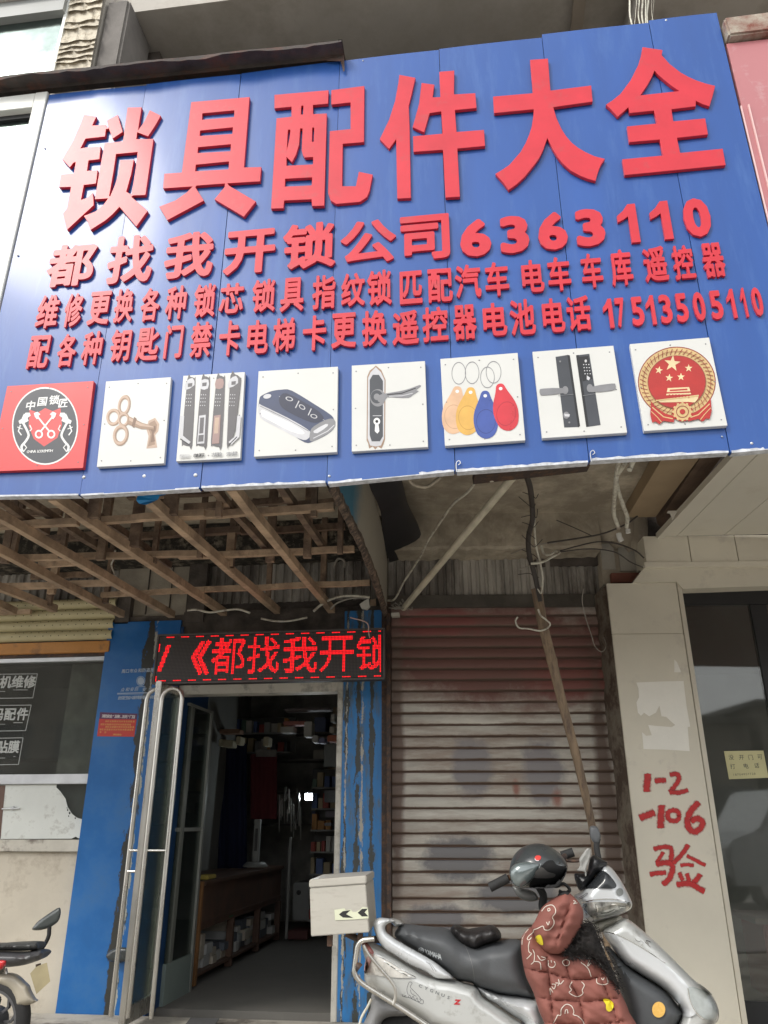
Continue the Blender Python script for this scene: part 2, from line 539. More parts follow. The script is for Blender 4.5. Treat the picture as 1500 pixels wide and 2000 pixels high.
K = {}
K['blue_panel'] = M('blue_panel', (.018, .085, .33), rough=.38, var=.08, scale=1.5, bump=.12, bscale=3.0, spec=.45, coat=.2, dirt=((.035, .11, .35), .2, 5), stretch=(2.2, 1, .3), rvar=.04)
K['letter'] = M('red_acrylic_letter', (.6, .028, .045), rough=.4, var=.07, scale=5, bump=.03, bscale=30, spec=.38, coat=.1, rvar=.03, dirt=((.5, .05, .06), .12, 9))
K['white_board'] = M('white_board', (.64, .64, .61), rough=.4, var=.02, scale=4, bump=.02)
K['red_board'] = M('red_board', (.66, .05, .05), rough=.4, var=.06, bump=.02)
K['alu'] = M('aluminium_edge', (.62, .63, .64), rough=.4, metal=.7, var=.1, bump=.1)
K['steel'] = M('stainless_steel', (.60, .58, .53), rough=.28, metal=.9, var=.1, bump=.05, bscale=200, stretch=(4, 4, .4))
K['chrome'] = M('chrome', (.75, .74, .7), rough=.12, metal=1, var=.04, bump=.0)
K['black_paint'] = M('black_paint', (.02, .02, .022), rough=.5, bump=.1)
K['dark_steel'] = M('dark_brown_steel', (.045, .03, .025), rough=.6, bump=.3, dirt=((.12, .06, .03), .3, 20))
K['wood'] = M('raw_wood', (.5, .36, .24), rough=.8, var=.3, scale=5, bump=.5, bscale=40, dirt=((.27, .19, .13), .25, 6), stretch=(1, 1, 1))
K['wood_dark'] = M('grey_old_wood', (.27, .19, .13), rough=.85, var=.4, scale=6, bump=.6, bscale=45, dirt=((.12, .08, .06), .35, 8))
K['concrete'] = M('stained_concrete', (.52, .46, .36), rough=.92, var=.22, scale=2.6, bump=.5, bscale=24, dirt=((.3, .26, .2), .45, 3.0), world=True)
K['concrete_upper'] = M('upper_ceiling_plaster', (.52, .49, .44), rough=.95, var=.1, scale=1.2, bump=.2, bscale=12, dirt=((.4, .37, .32), .35, 2), world=True)
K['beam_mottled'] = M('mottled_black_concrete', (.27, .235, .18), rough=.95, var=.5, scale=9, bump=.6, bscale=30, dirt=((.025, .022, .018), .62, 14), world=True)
K['tin'] = M('old_grey_tin', (.4, .375, .33), rough=.6, metal=.0, var=.3, scale=6, bump=.2, dirt=((.13, .115, .1), .35, 4), stretch=(1, 1, .3), world=True)
K['dark_wall'] = M('dark_brown_wall', (.1, .085, .073), rough=.95, var=.4, bump=.5, world=True)  # plain dark brown for the walls and boards behind the fronts
K['white_paint'] = M('white_wall_panel', (.67, .63, .52), rough=.62, var=.05, scale=1.7, bump=.05, bscale=12, dirt=((.56, .52, .44), .1, 5), world=True)
K['white_soffit'] = M('white_soffit_panel', (.68, .65, .56), rough=.5, var=.04, scale=1.3, bump=.03, dirt=((.62, .58, .49), .1, 3), world=True)
K['cream_wall'] = M('cream_plaster', (.56, .51, .42), rough=.85, var=.1, scale=2, bump=.25, bscale=30, dirt=((.4, .35, .28), .12, 4), world=True)
K['cream_shutter'] = M('cream_shutter_slat', (.55, .49, .29), rough=.5, var=.08, bump=.05, world=True)
K['orange'] = M('orange_strip', (.55, .25, .06), rough=.5, var=.12, bump=.1, dirt=((.25, .12, .05), .2, 6), world=True)
K['paper'] = M('white_paper', (.72, .74, .70), rough=.85, var=.04, bump=.2, bscale=15, dirt=((.5, .5, .46), .12, 12))
K['paper_yellow'] = M('pale_yellow_note', (.56, .53, .3), rough=.9, var=.05, bump=.1)
K['ink'] = M('black_ink', (.02, .02, .02), rough=.6, bump=0)
K['grey_ink'] = M('grey_print', (.25, .25, .25), rough=.6, bump=0)
K['white_print'] = M('white_print', (.72, .74, .74), rough=.6, var=.08, bump=0, dirt=((.35, .4, .45), .2, 60))
K['glass_window'] = glass('shop_window_glass', tint=(.75, .78, .75), mixf=.03, opaq=.1, dark=(.3, .3, .28))
K['glass_door'] = glass('door_glass', tint=(.62, .68, .64), mixf=.0, opaq=.04, dark=(.25, .28, .27))
K['sky_glass'] = M('sky_reflecting_glass', (.16, .2, .19), rough=.06, metal=.85, var=.1, bump=.015, bscale=1.2)
K['sky_glass'].node_tree.nodes['Principled BSDF'].inputs['Metallic'].default_value = .9
K['cable_white'] = M('white_cable', (.62, .6, .5), rough=.5, var=.1, bump=0, dirt=((.3, .25, .2), .25, 20))
K['cable_black'] = M('black_cable', (.05, .042, .036), rough=.6, bump=0)
K['rubber'] = M('black_rubber', (.022, .022, .022), rough=.75, var=.2, bump=.2)
K['tile'] = M('floor_tile', (.8, .78, .72), rough=.14, var=.05, scale=2, bump=.02, dirt=((.3, .28, .25), .2, 3))
K['asphalt'] = M('worn_concrete_road', (.42, .4, .37), rough=.9, var=.2, scale=4, bump=.6, bscale=150, world=True)
K['paving'] = M('concrete_paving', (.5, .465, .4), rough=.9, var=.12, scale=2, bump=.3, bscale=60, dirt=((.15, .13, .11), .3, 3), world=True)

def simple(name, col, rough=.5, metal=0, **kw):
    if name not in K: K[name] = M(name, col, rough=rough, metal=metal, **{**dict(var=.05, bump=.02), **kw})
    return K[name]
# ================================================================== THE BIG BLUE SIGN
sign = thing('shop_sign', 'large blue panelled sign with red raised characters hanging over the shop fronts', 'shop sign', SIGN.at(740, 930))
S = SIGN.at
NY = Vector((0, -1, 0)); AX = Vector((1, 0, 0)); AZ = Vector((0, 0, 1))
seam_u = [25, 232, 436, 652, 873, 1106, 1353, 1513]           # seams where they cross v = 500
seam_x = [S(u, 500).x for u in seam_u]
XL, XR = seam_x[0], seam_x[-1]
def topz(u, v): return S(u, v).z
tops = [(topz(110, 184), topz(283, 168)), (topz(284, 166), topz(468, 146)), (topz(468, 144), topz(664, 119)), (topz(666, 120), topz(858, 98)),
        (topz(860, 95), topz(1058, 73)), (topz(1060, 67), topz(1264, 45)), (topz(1269, 41), topz(1408, 25))]
bots = [(topz(-150, 974), topz(162, 966)), (topz(163, 967), topz(397, 953)), (topz(399, 952), topz(641, 942)), (topz(643, 944), topz(890, 920)),
        (topz(892, 921), topz(1153, 902)), (topz(1155, 899), topz(1424, 883)), (topz(1425, 884), topz(1600, 868))]
for i in range(7):
    x0, x1 = seam_x[i], seam_x[i+1]
    g = .0014
    n = 10
    mb = MB()
    # a thin folded sheet: front face, very slightly bowed, with returned edges
    dy = random.uniform(-.003, .003)
    rows = []
    nx_, nz_ = 6, 12
    for j in range(nz_+1):
        for k in range(nx_+1):
            a = k/nx_; t = j/nz_
            zb = bots[i][0]+(bots[i][1]-bots[i][0])*a; zt = tops[i][0]+(tops[i][1]-tops[i][0])*a
            bow = .006*math.sin(math.pi*a)*(1 if i else .6) + .003*math.sin(t*7+i)
            rows.append(Vector((x0+g+(x1-x0-2*g)*a, SY+dy-bow*.4, zb+(zt-zb)*t)))
    W_ = nx_+1
    F_ = [(j*W_+k, j*W_+k+1, (j+1)*W_+k+1, (j+1)*W_+k) for j in range(nz_) for k in range(nx_)]
    mb.add(rows, F_)
    back = [p+Vector((0, .03, 0)) for p in rows]
    def edge(ids):
        b = len(mb.v)
        mb.add([rows[q] for q in ids]+[back[q] for q in ids], [(m+1, m, m+len(ids), m+1+len(ids)) for m in range(len(ids)-1)])
    edge([j*W_ for j in range(nz_, -1, -1)]); edge([k for k in range(W_)]); edge([j*W_+nx_ for j in range(nz_+1)]); edge([nz_*W_+k for k in range(nx_, -1, -1)])
    mb.add([(x0+g, SY+.03, bots[i][0]), (x1-g, SY+.03, bots[i][1]), (x1-g, SY+.03, tops[i][1]), (x0+g, SY+.03, tops[i][0])], [(3, 2, 1, 0)])
    mb.build('panel', K['blue_panel'], sign, smooth=True)
# dark carcass behind the sheets, pale bent edge strips along the bottom
mb = MB()
zb = min(b[0] for b in bots)+.12; zt = min(min(t) for t in tops)-.06
for z in (zb, (zb+zt)/2, zt): mb.beam((XL+.03, SY+.07, z), (XR-.03, SY+.07, z), .05, .04)
for i in range(0, 8): mb.beam((min(max(seam_x[i], XL+.05), XR-.05), SY+.065, zb), (min(max(seam_x[i], XL+.05), XR-.05), SY+.065, zt), .04, .04, up=(0, 1, 0))
mb.build('frame', K['dark_steel'], sign)
for i in range(7):
    mb = MB(); x0, x1 = seam_x[i]+.006, seam_x[i+1]-.006; z0, z1 = bots[i]
    n = 24; P0 = []
    for k in range(n+1):
        a = k/n; x = x0+(x1-x0)*a; z = z0+(z1-z0)*a
        P0.append((x, z-.004, z+(random.uniform(.004, .011) if i >= 2 else .004)))
    vs = []
    for x, a, b in P0: vs += [(x, SY-.0045, a), (x, SY-.0045, b), (x, SY+.034, a)]
    fs = []
    for k in range(n): fs += [(k*3, k*3+3, k*3+4, k*3+1), (k*3+2, k*3+5, k*3+3, k*3)]
    mb.add(vs, fs).build('edge_trim', simple('bare_cut_edge', (.6, .62, .66), .5, var=.25, scale=30), sign)
# screws and little hooks
for (u, v, r) in [(164, 932, .011), (282, 930, .012), (382, 928, .012), (643, 930, .008), (35, 499, .008), (1468, 866, .008), (709, 119, .006), (1301, 40, .008), (88, 290, .006), (1410, 893-40, .005)]:
    p = S(u, v, .003)
    r *= .75
    MB().lathe(p, NY, [(0, r), (.002, r), (.004, r*.7), (.005, 0)], 10).build('screw', K['alu'], sign, smooth=True)
for (u, v) in [(1153, 885), (891, 905)]:
    p = S(u, v, .008)
    MB().tube(curve_pts([p+Vector((0, 0, -.04)), p+Vector((.0, 0, .0)), p+Vector((.012, 0, .012)), p+Vector((.018, 0, .0)), p+Vector((.008, 0, -.008))], 4), .0022, 5).build('hook', K['alu'], sign)

# ---- six big characters, traced, 2.2 cm thick
def T(off, z, hs=()):
    f = lambda l: [S(off[0]+a/6, off[1]+b/6, .0225) for a, b in l]
    return f(z), [f(h) for h in hs]
def big(parts, label):
    mb = MB()
    for outer, holes in parts: mb.poly(outer, holes, NY, front=0, depth=.0175)
    mb.build('letter', [K['letter']], sign, label=label, bevel=.0012, seg=1)
big([T((100, 200), [(385,143),(530,165),(482,268),(640,262),(652,290),(672,292),(672,310),(642,312),(630,400),(402,425),(345,538),(400,528),(580,515),(565,665),(437,680),(420,800),(545,792),(525,950),(383,968),(350,1140),(415,1120),(487,1055),(495,1120),(498,1205),(340,1350),(185,1495),(137,1300),(185,1240),(230,990),(90,995),(115,845),(265,830),(285,700),(262,705),(218,762),(128,665),(250,460),(330,280)]),
     T((100, 200), [(654,210),(780,145),(838,345),(718,425),(680,320)]),
     T((100, 200), [(895,60),(1060,55),(1018,325),(1090,225),(1155,90),(1285,155),(1220,270),(1135,398),(1008,350),(998,430),(1200,425),(1105,1085),(960,1090),(940,1105),(1130,1270),(997,1455),(800,1225),(720,1310),(640,1380),(460,1495),(430,1400),(380,1330),(520,1275),(610,1200),(665,1125),(510,1135),(565,800),(625,475),(840,455),(865,280)],
       [[(760,605),(1012,582),(990,760),(940,1080),(880,1045),(935,850),(970,670),(810,675),(785,850),(740,980),(690,1100),(680,1095),(735,780)]])], 'big red first character, leftmost of the top row')
big([T((300, 180), [(440,115),(1125,55),(1060,880),(1262,875),(1248,1045),(865,1068),(885,1095),(1200,1280),(1058,1460),(712,1255),(830,1110),(835,1070),(500,1095),(490,1115),(590,1270),(160,1500),(65,1340),(250,1270),(385,1175),(455,1105),(110,1128),(125,955),(330,940)],
       [[(572,248),(945,213),(942,290),(568,322)], [(545,450),(928,412),(922,488),(540,512)], [(522,645),(905,610),(900,690),(515,712)], [(495,850),(882,812),(878,902),(488,925)]])], 'big red second character of the top row')
big([T((510, 160), [(155,150),(790,95),(783,255),(608,270),(608,375),(770,368),(740,1450),(595,1455),(590,1375),(270,1390),(262,1480),(115,1485),(180,425),(355,405),(355,290),(155,310)],
       [[(470,280),(495,275),(490,380),(465,380)], [(315,560),(342,558),(335,640),(318,720),(302,790),(308,660)],
        [(298,880),(362,940),(410,850),(445,730),(458,545),(485,545),(475,800),(490,860),(510,885),(608,880),(608,965),(298,980)],
        [(600,535),(622,535),(615,700),(595,700)], [(282,1135),(598,1118),(592,1210),(278,1225)]]),
     T((510, 160), [(822,95),(1210,45),(1205,705),(957,725),(950,1220),(1110,1220),(1145,1050),(1308,1085),(1270,1280),(1240,1350),(1160,1405),(880,1430),(815,1390),(785,1300),(805,575),(1048,550),(1048,240),(822,265)])], 'big red third character of the top row')
big([T((720, 130), [(360,95),(548,130),(505,320),(470,460),(480,700),(495,1540),(335,1548),(322,850),(240,965),(130,850),(240,620),(310,400),(350,180)]),
     T((720, 130), [(620,190),(770,210),(750,360),(840,355),(828,60),(1003,45),(1000,325),(1250,310),(1265,485),(1012,510),(1030,765),(1352,740),(1365,930),(1040,960),(1070,1525),(900,1535),(870,975),(525,1000),(520,815),(865,785),(850,525),(715,545),(650,770),(515,710),(590,440)])], 'big red fourth character of the top row')
big([T((950, 110), [(512,40),(722,25),(750,400),(1228,340),(1245,530),(785,595),(820,720),(880,850),(935,935),(1000,1010),(1075,1070),(1160,1120),(1270,1170),(1390,1200),(1345,1265),(1318,1330),(1295,1400),(1280,1460),(1190,1435),(1100,1400),(990,1340),(900,1260),(835,1180),(780,1090),(715,955),(660,1110),(620,1190),(570,1260),(450,1410),(360,1495),(261,1566),(190,1470),(105,1375),(190,1325),(270,1270),(400,1120),(460,1015),(500,920),(530,830),(550,700),(555,620),(90,665),(78,470),(545,430)])], 'big red fifth character of the top row, a cross with two sweeping legs')
big([T((1170, 90), [(510,10),(745,45),(735,105),(830,210),(960,310),(1050,360),(1140,400),(1250,437),(1362,465),(1330,590),(1295,705),(1215,680),(1135,640),(1135,705),(850,740),(870,880),(1245,845),(1278,1035),(915,1075),(950,1250),(1450,1200),(1485,1395),(900,1453),(300,1512),(272,1325),(750,1280),(712,1095),(355,1125),(328,940),(680,905),(645,755),(358,785),(345,715),(220,828),(150,750),(80,685),(170,625),(250,560),(370,400),(460,220),(490,120)],
       [[(652,285),(700,340),(770,400),(850,465),(940,525),(485,575),(570,450),(620,360)]])], 'big red sixth character, rightmost of the top row')

# ---- three rows of smaller characters, placed by their boxes on the sign
def letters(items, weight, sq=1.0, digit_w=None):
    for ch, u0, u1, v0, v1 in items:
        uc, vc = (u0+u1)/2, (v0+v1)/2
        sv = (uc-740)/(vc+2690); shp = (1609-vc)/12500
        wpx = (u1-u0)-abs(sv)*(v1-v0); hpx = (v1-v0)-abs(shp)*(u1-u0)
        su, svz = px_scale(SIGN, uc, vc)
        c = S(uc, vc)
        w_ = abs(S(uc+wpx/2, vc).x-S(uc-wpx/2, vc).x); h_ = abs(S(uc, vc-hpx/2).z-S(uc, vc+hpx/2).z)
        wt = digit_w if (digit_w is not None and ch.isdigit()) else weight
        mb = MB(); put_glyph(mb, ch, S(uc, vc, .019)-NY*.014, AX, AZ, NY, w_, h_, .0135, wt)
        mb.build('letter', K['letter'], sign)
row2 = [('都',85,192,472,562),('找',204,306,455,555),('我',317,422,449,545),('开',435,540,444,537),('锁',550,657,430,527),('公',665,773,425,517),('司',780,879,415,510),
        ('6',896,961,425,503),('3',973,1036,418,496),('6',1046,1112,411,490),('3',1119,1186,404,483),('1',1201,1252,396,476),('1',1264,1317,390,470),('0',1327,1396,383,465)]
letters(row2, .03, digit_w=.045)
row3 = [('维',66,120,574,642),('修',120,166,571,639),('更',168,220,567,635),('换',219,265,562,630),('各',271,316,560,628),('种',320,367,556,624),('锁',375,424,552,620),('芯',426,478,551,613),
        ('锁',490,540,543,610),('具',546,595,540,609),('指',609,656,535,604),('纹',666,713,531,599),('锁',717,765,525,597),('匹',780,825,527,594),('配',834,885,522,591),('汽',887,941,514,583),('车',945,996,509,579),
        ('电',1016,1065,505,572),('车',1066,1118,499,569),('车',1131,1181,492,563),('库',1187,1240,484,559),('遥',1251,1309,478,551),('控',1308,1362,476,547),('器',1365,1422,471,543)]
letters(row3, .026)
row4 = [('配',49,102,653,720),('各',107,154,650,717),('种',155,204,645,713),('钥',211,259,641,707),('匙',262,314,637,706),('门',318,360,632,700),('禁',369,416,627,698),('卡',425,471,624,695),('电',481,526,623,691),
        ('梯',531,578,619,688),('卡',590,638,614,685),('更',647,696,609,680),('换',707,755,604,676),('遥',766,818,604,674),('控',824,876,597,668),('器',883,932,593,664),('电',941,992,589,657),('池',993,1048,582,655),
        ('电',1056,1106,580,650),('话',1103,1158,575,647)]
letters(row4, .026)
dg = [(1175,1201),(1199,1225),(1229,1262),(1258,1284),(1284,1317),(1315,1349),(1349,1383),(1382,1417),(1415,1442),(1442,1464),(1463,1496)]
letters([(c, a, b, 582-(a-1175)*.08, 641-(a-1175)*.08) for c, (a, b) in zip('17513505110', dg)], .03)

# ---- eight square picture boards with flat prints
class Prt:
    def __init__(s, board_n): s.mb = MB(); s.mats = []; s.k = 0; s.b = board_n
    def mi(s, m):
        if m not in s.mats: s.mats.append(m)
        s.mb.m = s.mats.index(m)
    def p(s, pts, m, holes=(), sm=0):
        s.mi(m); s.k += 1
        if sm: pts = smooth2(pts, sm)
        o = .0256+.00008*s.k
        s.mb.poly([S(a, b, o) for a, b in pts], [[S(a, b, o) for a, b in h] for h in holes], NY)
    def ell(s, c, ru, rv, m, n=32, inner=None, rot=0.0, arc=None):
        f = lambda k_: [(c[0]+math.cos(t)*ru*k_*math.cos(rot)-math.sin(t)*rv*k_*math.sin(rot), c[1]+math.cos(t)*ru*k_*math.sin(rot)+math.sin(t)*rv*k_*math.cos(rot)) for t in [2*math.pi*i/n for i in range(n)]]
        s.p(f(1), m, [f(inner)] if inner else ())
    def line(s, pts, wpx, m):
        s.mi(m); s.k += 1; o = .0256+.00008*s.k; L_ = []; R_ = []
        for i, (a, b) in enumerate(pts):
            d = Vector((pts[min(i+1, len(pts)-1)][0]-pts[max(i-1, 0)][0], pts[min(i+1, len(pts)-1)][1]-pts[max(i-1, 0)][1])).normalized()
            nn = Vector((-d.y, d.x))*wpx/2
            L_.append(S(a+nn.x, b+nn.y, o)); R_.append(S(a-nn.x, b-nn.y, o))
        m_ = len(pts); s.mb.add(L_+R_, [(i, i+1, i+1+m_, i+m_) for i in range(m_-1)])
    def text(s, t, a, b, h, m, weight=.01, ratio=1.0):
        s.mi(m); s.k += 1
        write(s.mb, SIGN, t, a[0], a[1], b[0], b[1], h, off=.0256+.00008*s.k, weight=weight, ratio=ratio)
    def done(s): s.mb.build('printed_picture', s.mats, s.b)
INK = lambda n, c, r=.45, **k: simple('print_'+n, c, r, **{**dict(var=.1, scale=9), **k})
DK = INK('charcoal', (.05, .055, .065)); MG = INK('mid_grey', (.22, .22, .23)); LG = INK('light_grey', (.5, .5, .5)); WH = INK('white', (.78, .78, .76)); BK = INK('black', (.012, .012, .014))
def board(q, mat, label):
    o = MB().poly([S(a, b, .025) for a, b in q], (), NY, front=0, depth=.0222).build('picture_board', mat, sign, label=label, bevel=.0008, seg=1)
    sc_ = MB()
    for (fa, fb) in [(.06, .07), (.5, .05), (.94, .07), (.05, .5), (.95, .5), (.06, .93), (.5, .95), (.94, .93)]:
        u = (q[0][0]*(1-fa)+q[1][0]*fa)*(1-fb)+(q[3][0]*(1-fa)+q[2][0]*fa)*fb; v = (q[0][1]*(1-fa)+q[1][1]*fa)*(1-fb)+(q[3][1]*(1-fa)+q[2][1]*fa)*fb
        sc_.lathe(S(u, v, .0255), NY, [(0, .0035), (.001, .003), (.0012, 0)], 6)
    sc_.build('nail', MG, o)
    return o
# 1 locksmith badge
b = board([(14,754),(183,744),(162,914),(-21,921)], K['red_board'], 'red board with a round locksmith badge')
P = Prt(b)
P.ell((88, 832), 64.5, 76, WH, 48); P.ell((88, 832), 62, 73, DK, 48)
P.p([(58,800),(74,806),(88,797),(103,803),(118,797),(121,830),(112,855),(86,872),(66,857),(56,832)], K['red_board'])
for (ch, u, v) in [('中',60,792),('国',83,784),('锁',106,781),('匠',124,787)]:
    P.text(ch, (u, v), (u, v), 17, WH, .02)
P.text('CHINA LOCKSMITH', (55, 882), (101, 880), 6.5, WH, .02)
for sx in (1, -1):
    kx = lambda a: 88+sx*(a-88)
    P.line([(kx(72), 812), (kx(88), 832), (kx(97), 843)], 3.2, WH)
    P.ell((kx(100), 848), 8, 8.5, WH, 20, inner=.6)
    P.p([(kx(66), 807), (kx(73), 804), (kx(79), 809), (kx(75), 812), (kx(77), 816), (kx(72), 819), (kx(68), 814)], WH)
    P.line(smooth2([(kx(50),812),(kx(44),822),(kx(50),835),(kx(56),850),(kx(50),862),(kx(42),872),(kx(46),878)], 3)[:-3], 4.5, WH)
    P.p([(kx(42),818),(kx(50),806),(kx(58),806),(kx(60),812),(kx(54),816),(kx(56),822),(kx(48),826),(kx(38),828),(kx(36),822)], WH)
    P.line([(kx(40),830),(kx(36),842),(kx(42),850)], 2.5, WH); P.line([(kx(58),830),(kx(62),838),(kx(58),842)], 2.2, WH)
    P.line([(kx(34),834),(kx(44),838)], 1.8, WH); P.line([(kx(47),868),(kx(52),874),(kx(46),882),(kx(40),878)], 2.2, WH)
P.done()
# 2 antique key in a keyhole
BR = INK('bronze', (.2, .12, .075)); BRL = INK('bronze_light', (.5, .36, .27)); BRM = INK('bronze_mid', (.32, .21, .14))
b = board([(207,745),(334,736.5),(320,905),(189,912)], K['white_board'], 'white board with a picture of an antique key')
P = Prt(b)
P.p([(290,822),(303,816),(311,828),(309,842),(303,850),(307,874),(286,876),(290,852),(286,838)], BRL); P.p([(292,826),(302,821),(307,830),(305,842),(299,850),(303,868),(289,872),(294,848),(289,836)], BRM)
P.p([(297,832),(304,832),(304,840),(300,846),(303,862),(294,864),(297,846),(294,838)], BR)
for c, r in (((243,792),(12,21)), ((222,815),(14,17)), ((242,820),(11,14)), ((236,850),(15,21))):
    P.ell(c, r[0], r[1], BRM, 24, inner=.6, rot=.2); P.ell((c[0]-1.5, c[1]-1), r[0]*.93, r[1]*.93, BRL, 24, inner=.74, rot=.2)
P.p([(250,812),(262,818),(278,826),(300,832),(301,839),(276,838),(258,832),(248,828)], BRM); P.p([(252,815),(276,827),(300,833),(300,835),(274,832),(252,821)], BRL)
P.p([(262,814),(267,818),(262,836),(257,832)], BR)
P.done()
# 3 four handle locks
GN = INK('gunmetal', (.1, .095, .1)); RG = INK('rose_bronze', (.34, .22, .2)); SV = INK('silver', (.55, .55, .57))
b = board([(358,734),(478,726.5),(469,895),(344,901)], K['white_board'], 'white board with four upright door locks')
P = Prt(b)
for i, (u0, tone, arm) in enumerate([(362, GN, SV), (390, GN, SV), (419, GN, RG), (447, GN, SV)]):
    sk = -6
    top = 738-i*1.3
    bodyp = [(u0+4,top+2),(u0+10,top-2),(u0+18,top+1),(u0+20,top+8),(u0+14,870),(u0+8,872),(u0-4,869),(u0-7,860)]
    if i == 3: bodyp = [(u0+3,top),(u0+12,top-3),(u0+22,top+3),(u0+22,top+20),(u0+12,840),(u0+0,868),(u0-4,866)]
    P.p(bodyp, tone, sm=2)
    P.p([(u0+3,top+6),(u0+17,top+5),(u0+16,top+22),(u0+2,top+23)] if i in (1, 2) else [(u0+1,top+8),(u0+14,top),(u0+18,top+14),(u0-1,top+24)], arm, sm=2)
    P.p([(u0+5,top+11),(u0+14,top+10),(u0+13,top+17),(u0+5,top+18)], GN if i != 2 else RG)
    for r in range(4):
        for c_ in range(3): P.p([(u0+2.5-r*.6+c_*4.2, 770+r*7),(u0+4-r*.6+c_*4.2, 770+r*7),(u0+4-r*.6+c_*4.2, 772+r*7),(u0+2.5-r*.6+c_*4.2, 772+r*7)], SV)
    if i in (0, 3):
        s_ = -1 if i == 0 else 1
        P.line([(u0+6-s_*4,866),(u0+6+s_*11,852),(u0+8+s_*12,812)] if i == 3 else [(u0+8,866),(u0-8,852),(u0-6,812)], 7.5, SV); P.line([(u0+8,869),(u0-10,857)] if i == 0 else [(u0,869),(u0+16,853)], 2, BK)
    else:
        P.p([(u0-1,812),(u0+12,810),(u0+9,866),(u0-5,867)], arm, sm=1); P.p([(u0+1,816),(u0+9,815),(u0+7,846),(u0-1,847)], tone if i == 1 else BRL, sm=1)
        P.p([(u0-2,850),(u0+8,849),(u0+7,862),(u0-3,863)], GN if i == 1 else RG)
for (t, a, m) in (('香槟金', 360, LG), ('咖啡棕', 388, BK), ('古铜金', 423, MG), ('流光银', 452, MG)):
    P.text(t, (a-6, 891-(a-360)*.05), (a+7, 890-(a-360)*.05), 7.5, m, .015)
P.done()
# 4 flip car key
NB = INK('navy', (.045, .06, .12)); NB2 = INK('navy_dark', (.02, .025, .055))
b = board([(505,725),(660,716),(658,883),(496,892)], K['white_board'], 'white board with a folding car key')
P = Prt(b)
P.p([(507,778),(512,772),(530,764),(550,761),(570,763),(615,790),(643,808),(652,818),(654,834),(640,848),(612,862),(595,864),(560,842),(522,822),(507,812),(505,795)], NB, sm=3)
P.p([(506,790),(512,792),(560,815),(600,838),(606,848),(600,858),(585,857),(540,834),(508,815)], SV, sm=3); P.p([(512,800),(545,815),(590,840),(592,848),(570,843),(520,818),(511,810)], WH, sm=2); P.line([(508,793),(560,818),(603,842)], 1.6, MG); P.line([(545,774),(612,810),(636,822)], .8, LG)
P.p([(606,842),(614,832),(636,820),(652,818),(655,832),(642,846),(614,861),(605,860)], MG, sm=2); P.p([(612,842),(636,828),(640,832),(620,846)], INK('white2', (.6, .6, .62)), sm=2); P.line([(612,856),(640,842),(653,830)], 1.6, SV)
P.p([(546,776),(560,768),(605,792),(625,806),(632,818),(616,826),(590,818),(556,800),(546,788)], NB2, sm=3)
P.ell((565, 779), 7.5, 4, SV, 20, inner=.7, rot=.3); P.line([(577,797),(584,783)], 2, SV); P.ell((590, 795), 7, 4, SV, 18, inner=.72, rot=.6); P.line([(602,811),(608,798)], 2, SV); P.ell((613, 813), 7, 4, SV, 18, inner=.7, rot=.3)
P.ell((522, 774), 8, 4.5, SV, 18, rot=-.2)
P.done()
# 5 ornate black door handle plate
b = board([(687,714),(830,705),(836,873),(687,882)], K['white_board'], 'white board with an ornate door handle on its plate')
P = Prt(b)
P.p([(717,736),(722,724),(730,718),(734,714),(739,718),(745,723),(750,735),(753,742),(752,858),(749,868),(745,876),(738,872),(733,878),(728,872),(721,876),(719,866),(716,860)], BRM, sm=0)
P.p([(719,738),(724,727),(734,717),(744,727),(751,742),(750,856),(744,870),(734,872),(723,870),(718,856)], SV); P.p([(722,742),(728,732),(740,732),(748,744),(748,852),(742,862),(726,862),(722,850)], DK)
P.ell((738, 777), 15, 17, MG, 24); P.ell((736, 775), 12, 13, DK, 24, inner=.5)
P.p([(738,784),(740,772),(756,768),(780,764),(800,759),(819,752),(822,755),(813,762),(818,764),(806,772),(798,777),(775,777),(756,776),(750,786)], MG, sm=2); P.line([(756,771),(785,768),(812,758)], 2, BK); P.line([(760,774),(785,773),(806,768)], 1.5, SV)
P.ell((736, 823), 6.5, 7, WH, 20); P.p([(733,828),(739,828),(741,842),(737,847),(732,842)], WH); P.ell((736, 823), 3, 3, BK, 12); P.line([(728,812),(745,812)], 1.2, SV)
P.done()
# 6 four key tags
b = board([(860,701),(1011,689),(1026,860),(869,871)], K['white_board'], 'white board with four coloured key tags on rings')
P = Prt(b)
for (u, v, ru, rv) in [(896,729,14,22),(922,728,14,22),(964,727,15,22),(952,737,14,21)]: P.ell((u, v), ru, rv, MG, 28, inner=.93)
for ti_, (c, colr, dk, rot) in enumerate([((888,806),(.66,.42,.26),(.5,.3,.18),.12),((915,808),(.66,.38,.08),(.5,.27,.05),.1),((949,815),(.045,.085,.33),(.025,.045,.2),-.03),((987,800),(.6,.03,.045),(.4,.015,.03),-.22)]):
    ca, sa = math.cos(-rot), math.sin(-rot)
    g_ = lambda a, b_: (c[0]+a*ca+b_*sa, c[1]-a*sa+b_*ca)
    m1 = INK('tag%d' % ti_, colr, .3); m2 = INK('tag_dark%d' % ti_, dk, .3)
    P.p([g_(a, b_) for a, b_ in [(0,-52),(7,-49),(12,-36),(22,-12),(24,10),(17,33),(0,42),(-17,33),(-24,10),(-22,-12),(-12,-36),(-7,-49)]], m1, sm=3)
    P.ell(g_(0, 8), 19, 24, m2, 28, inner=.94, rot=-rot); P.ell(g_(0, -42), 3.6, 3.2, WH, 14)
P.done()
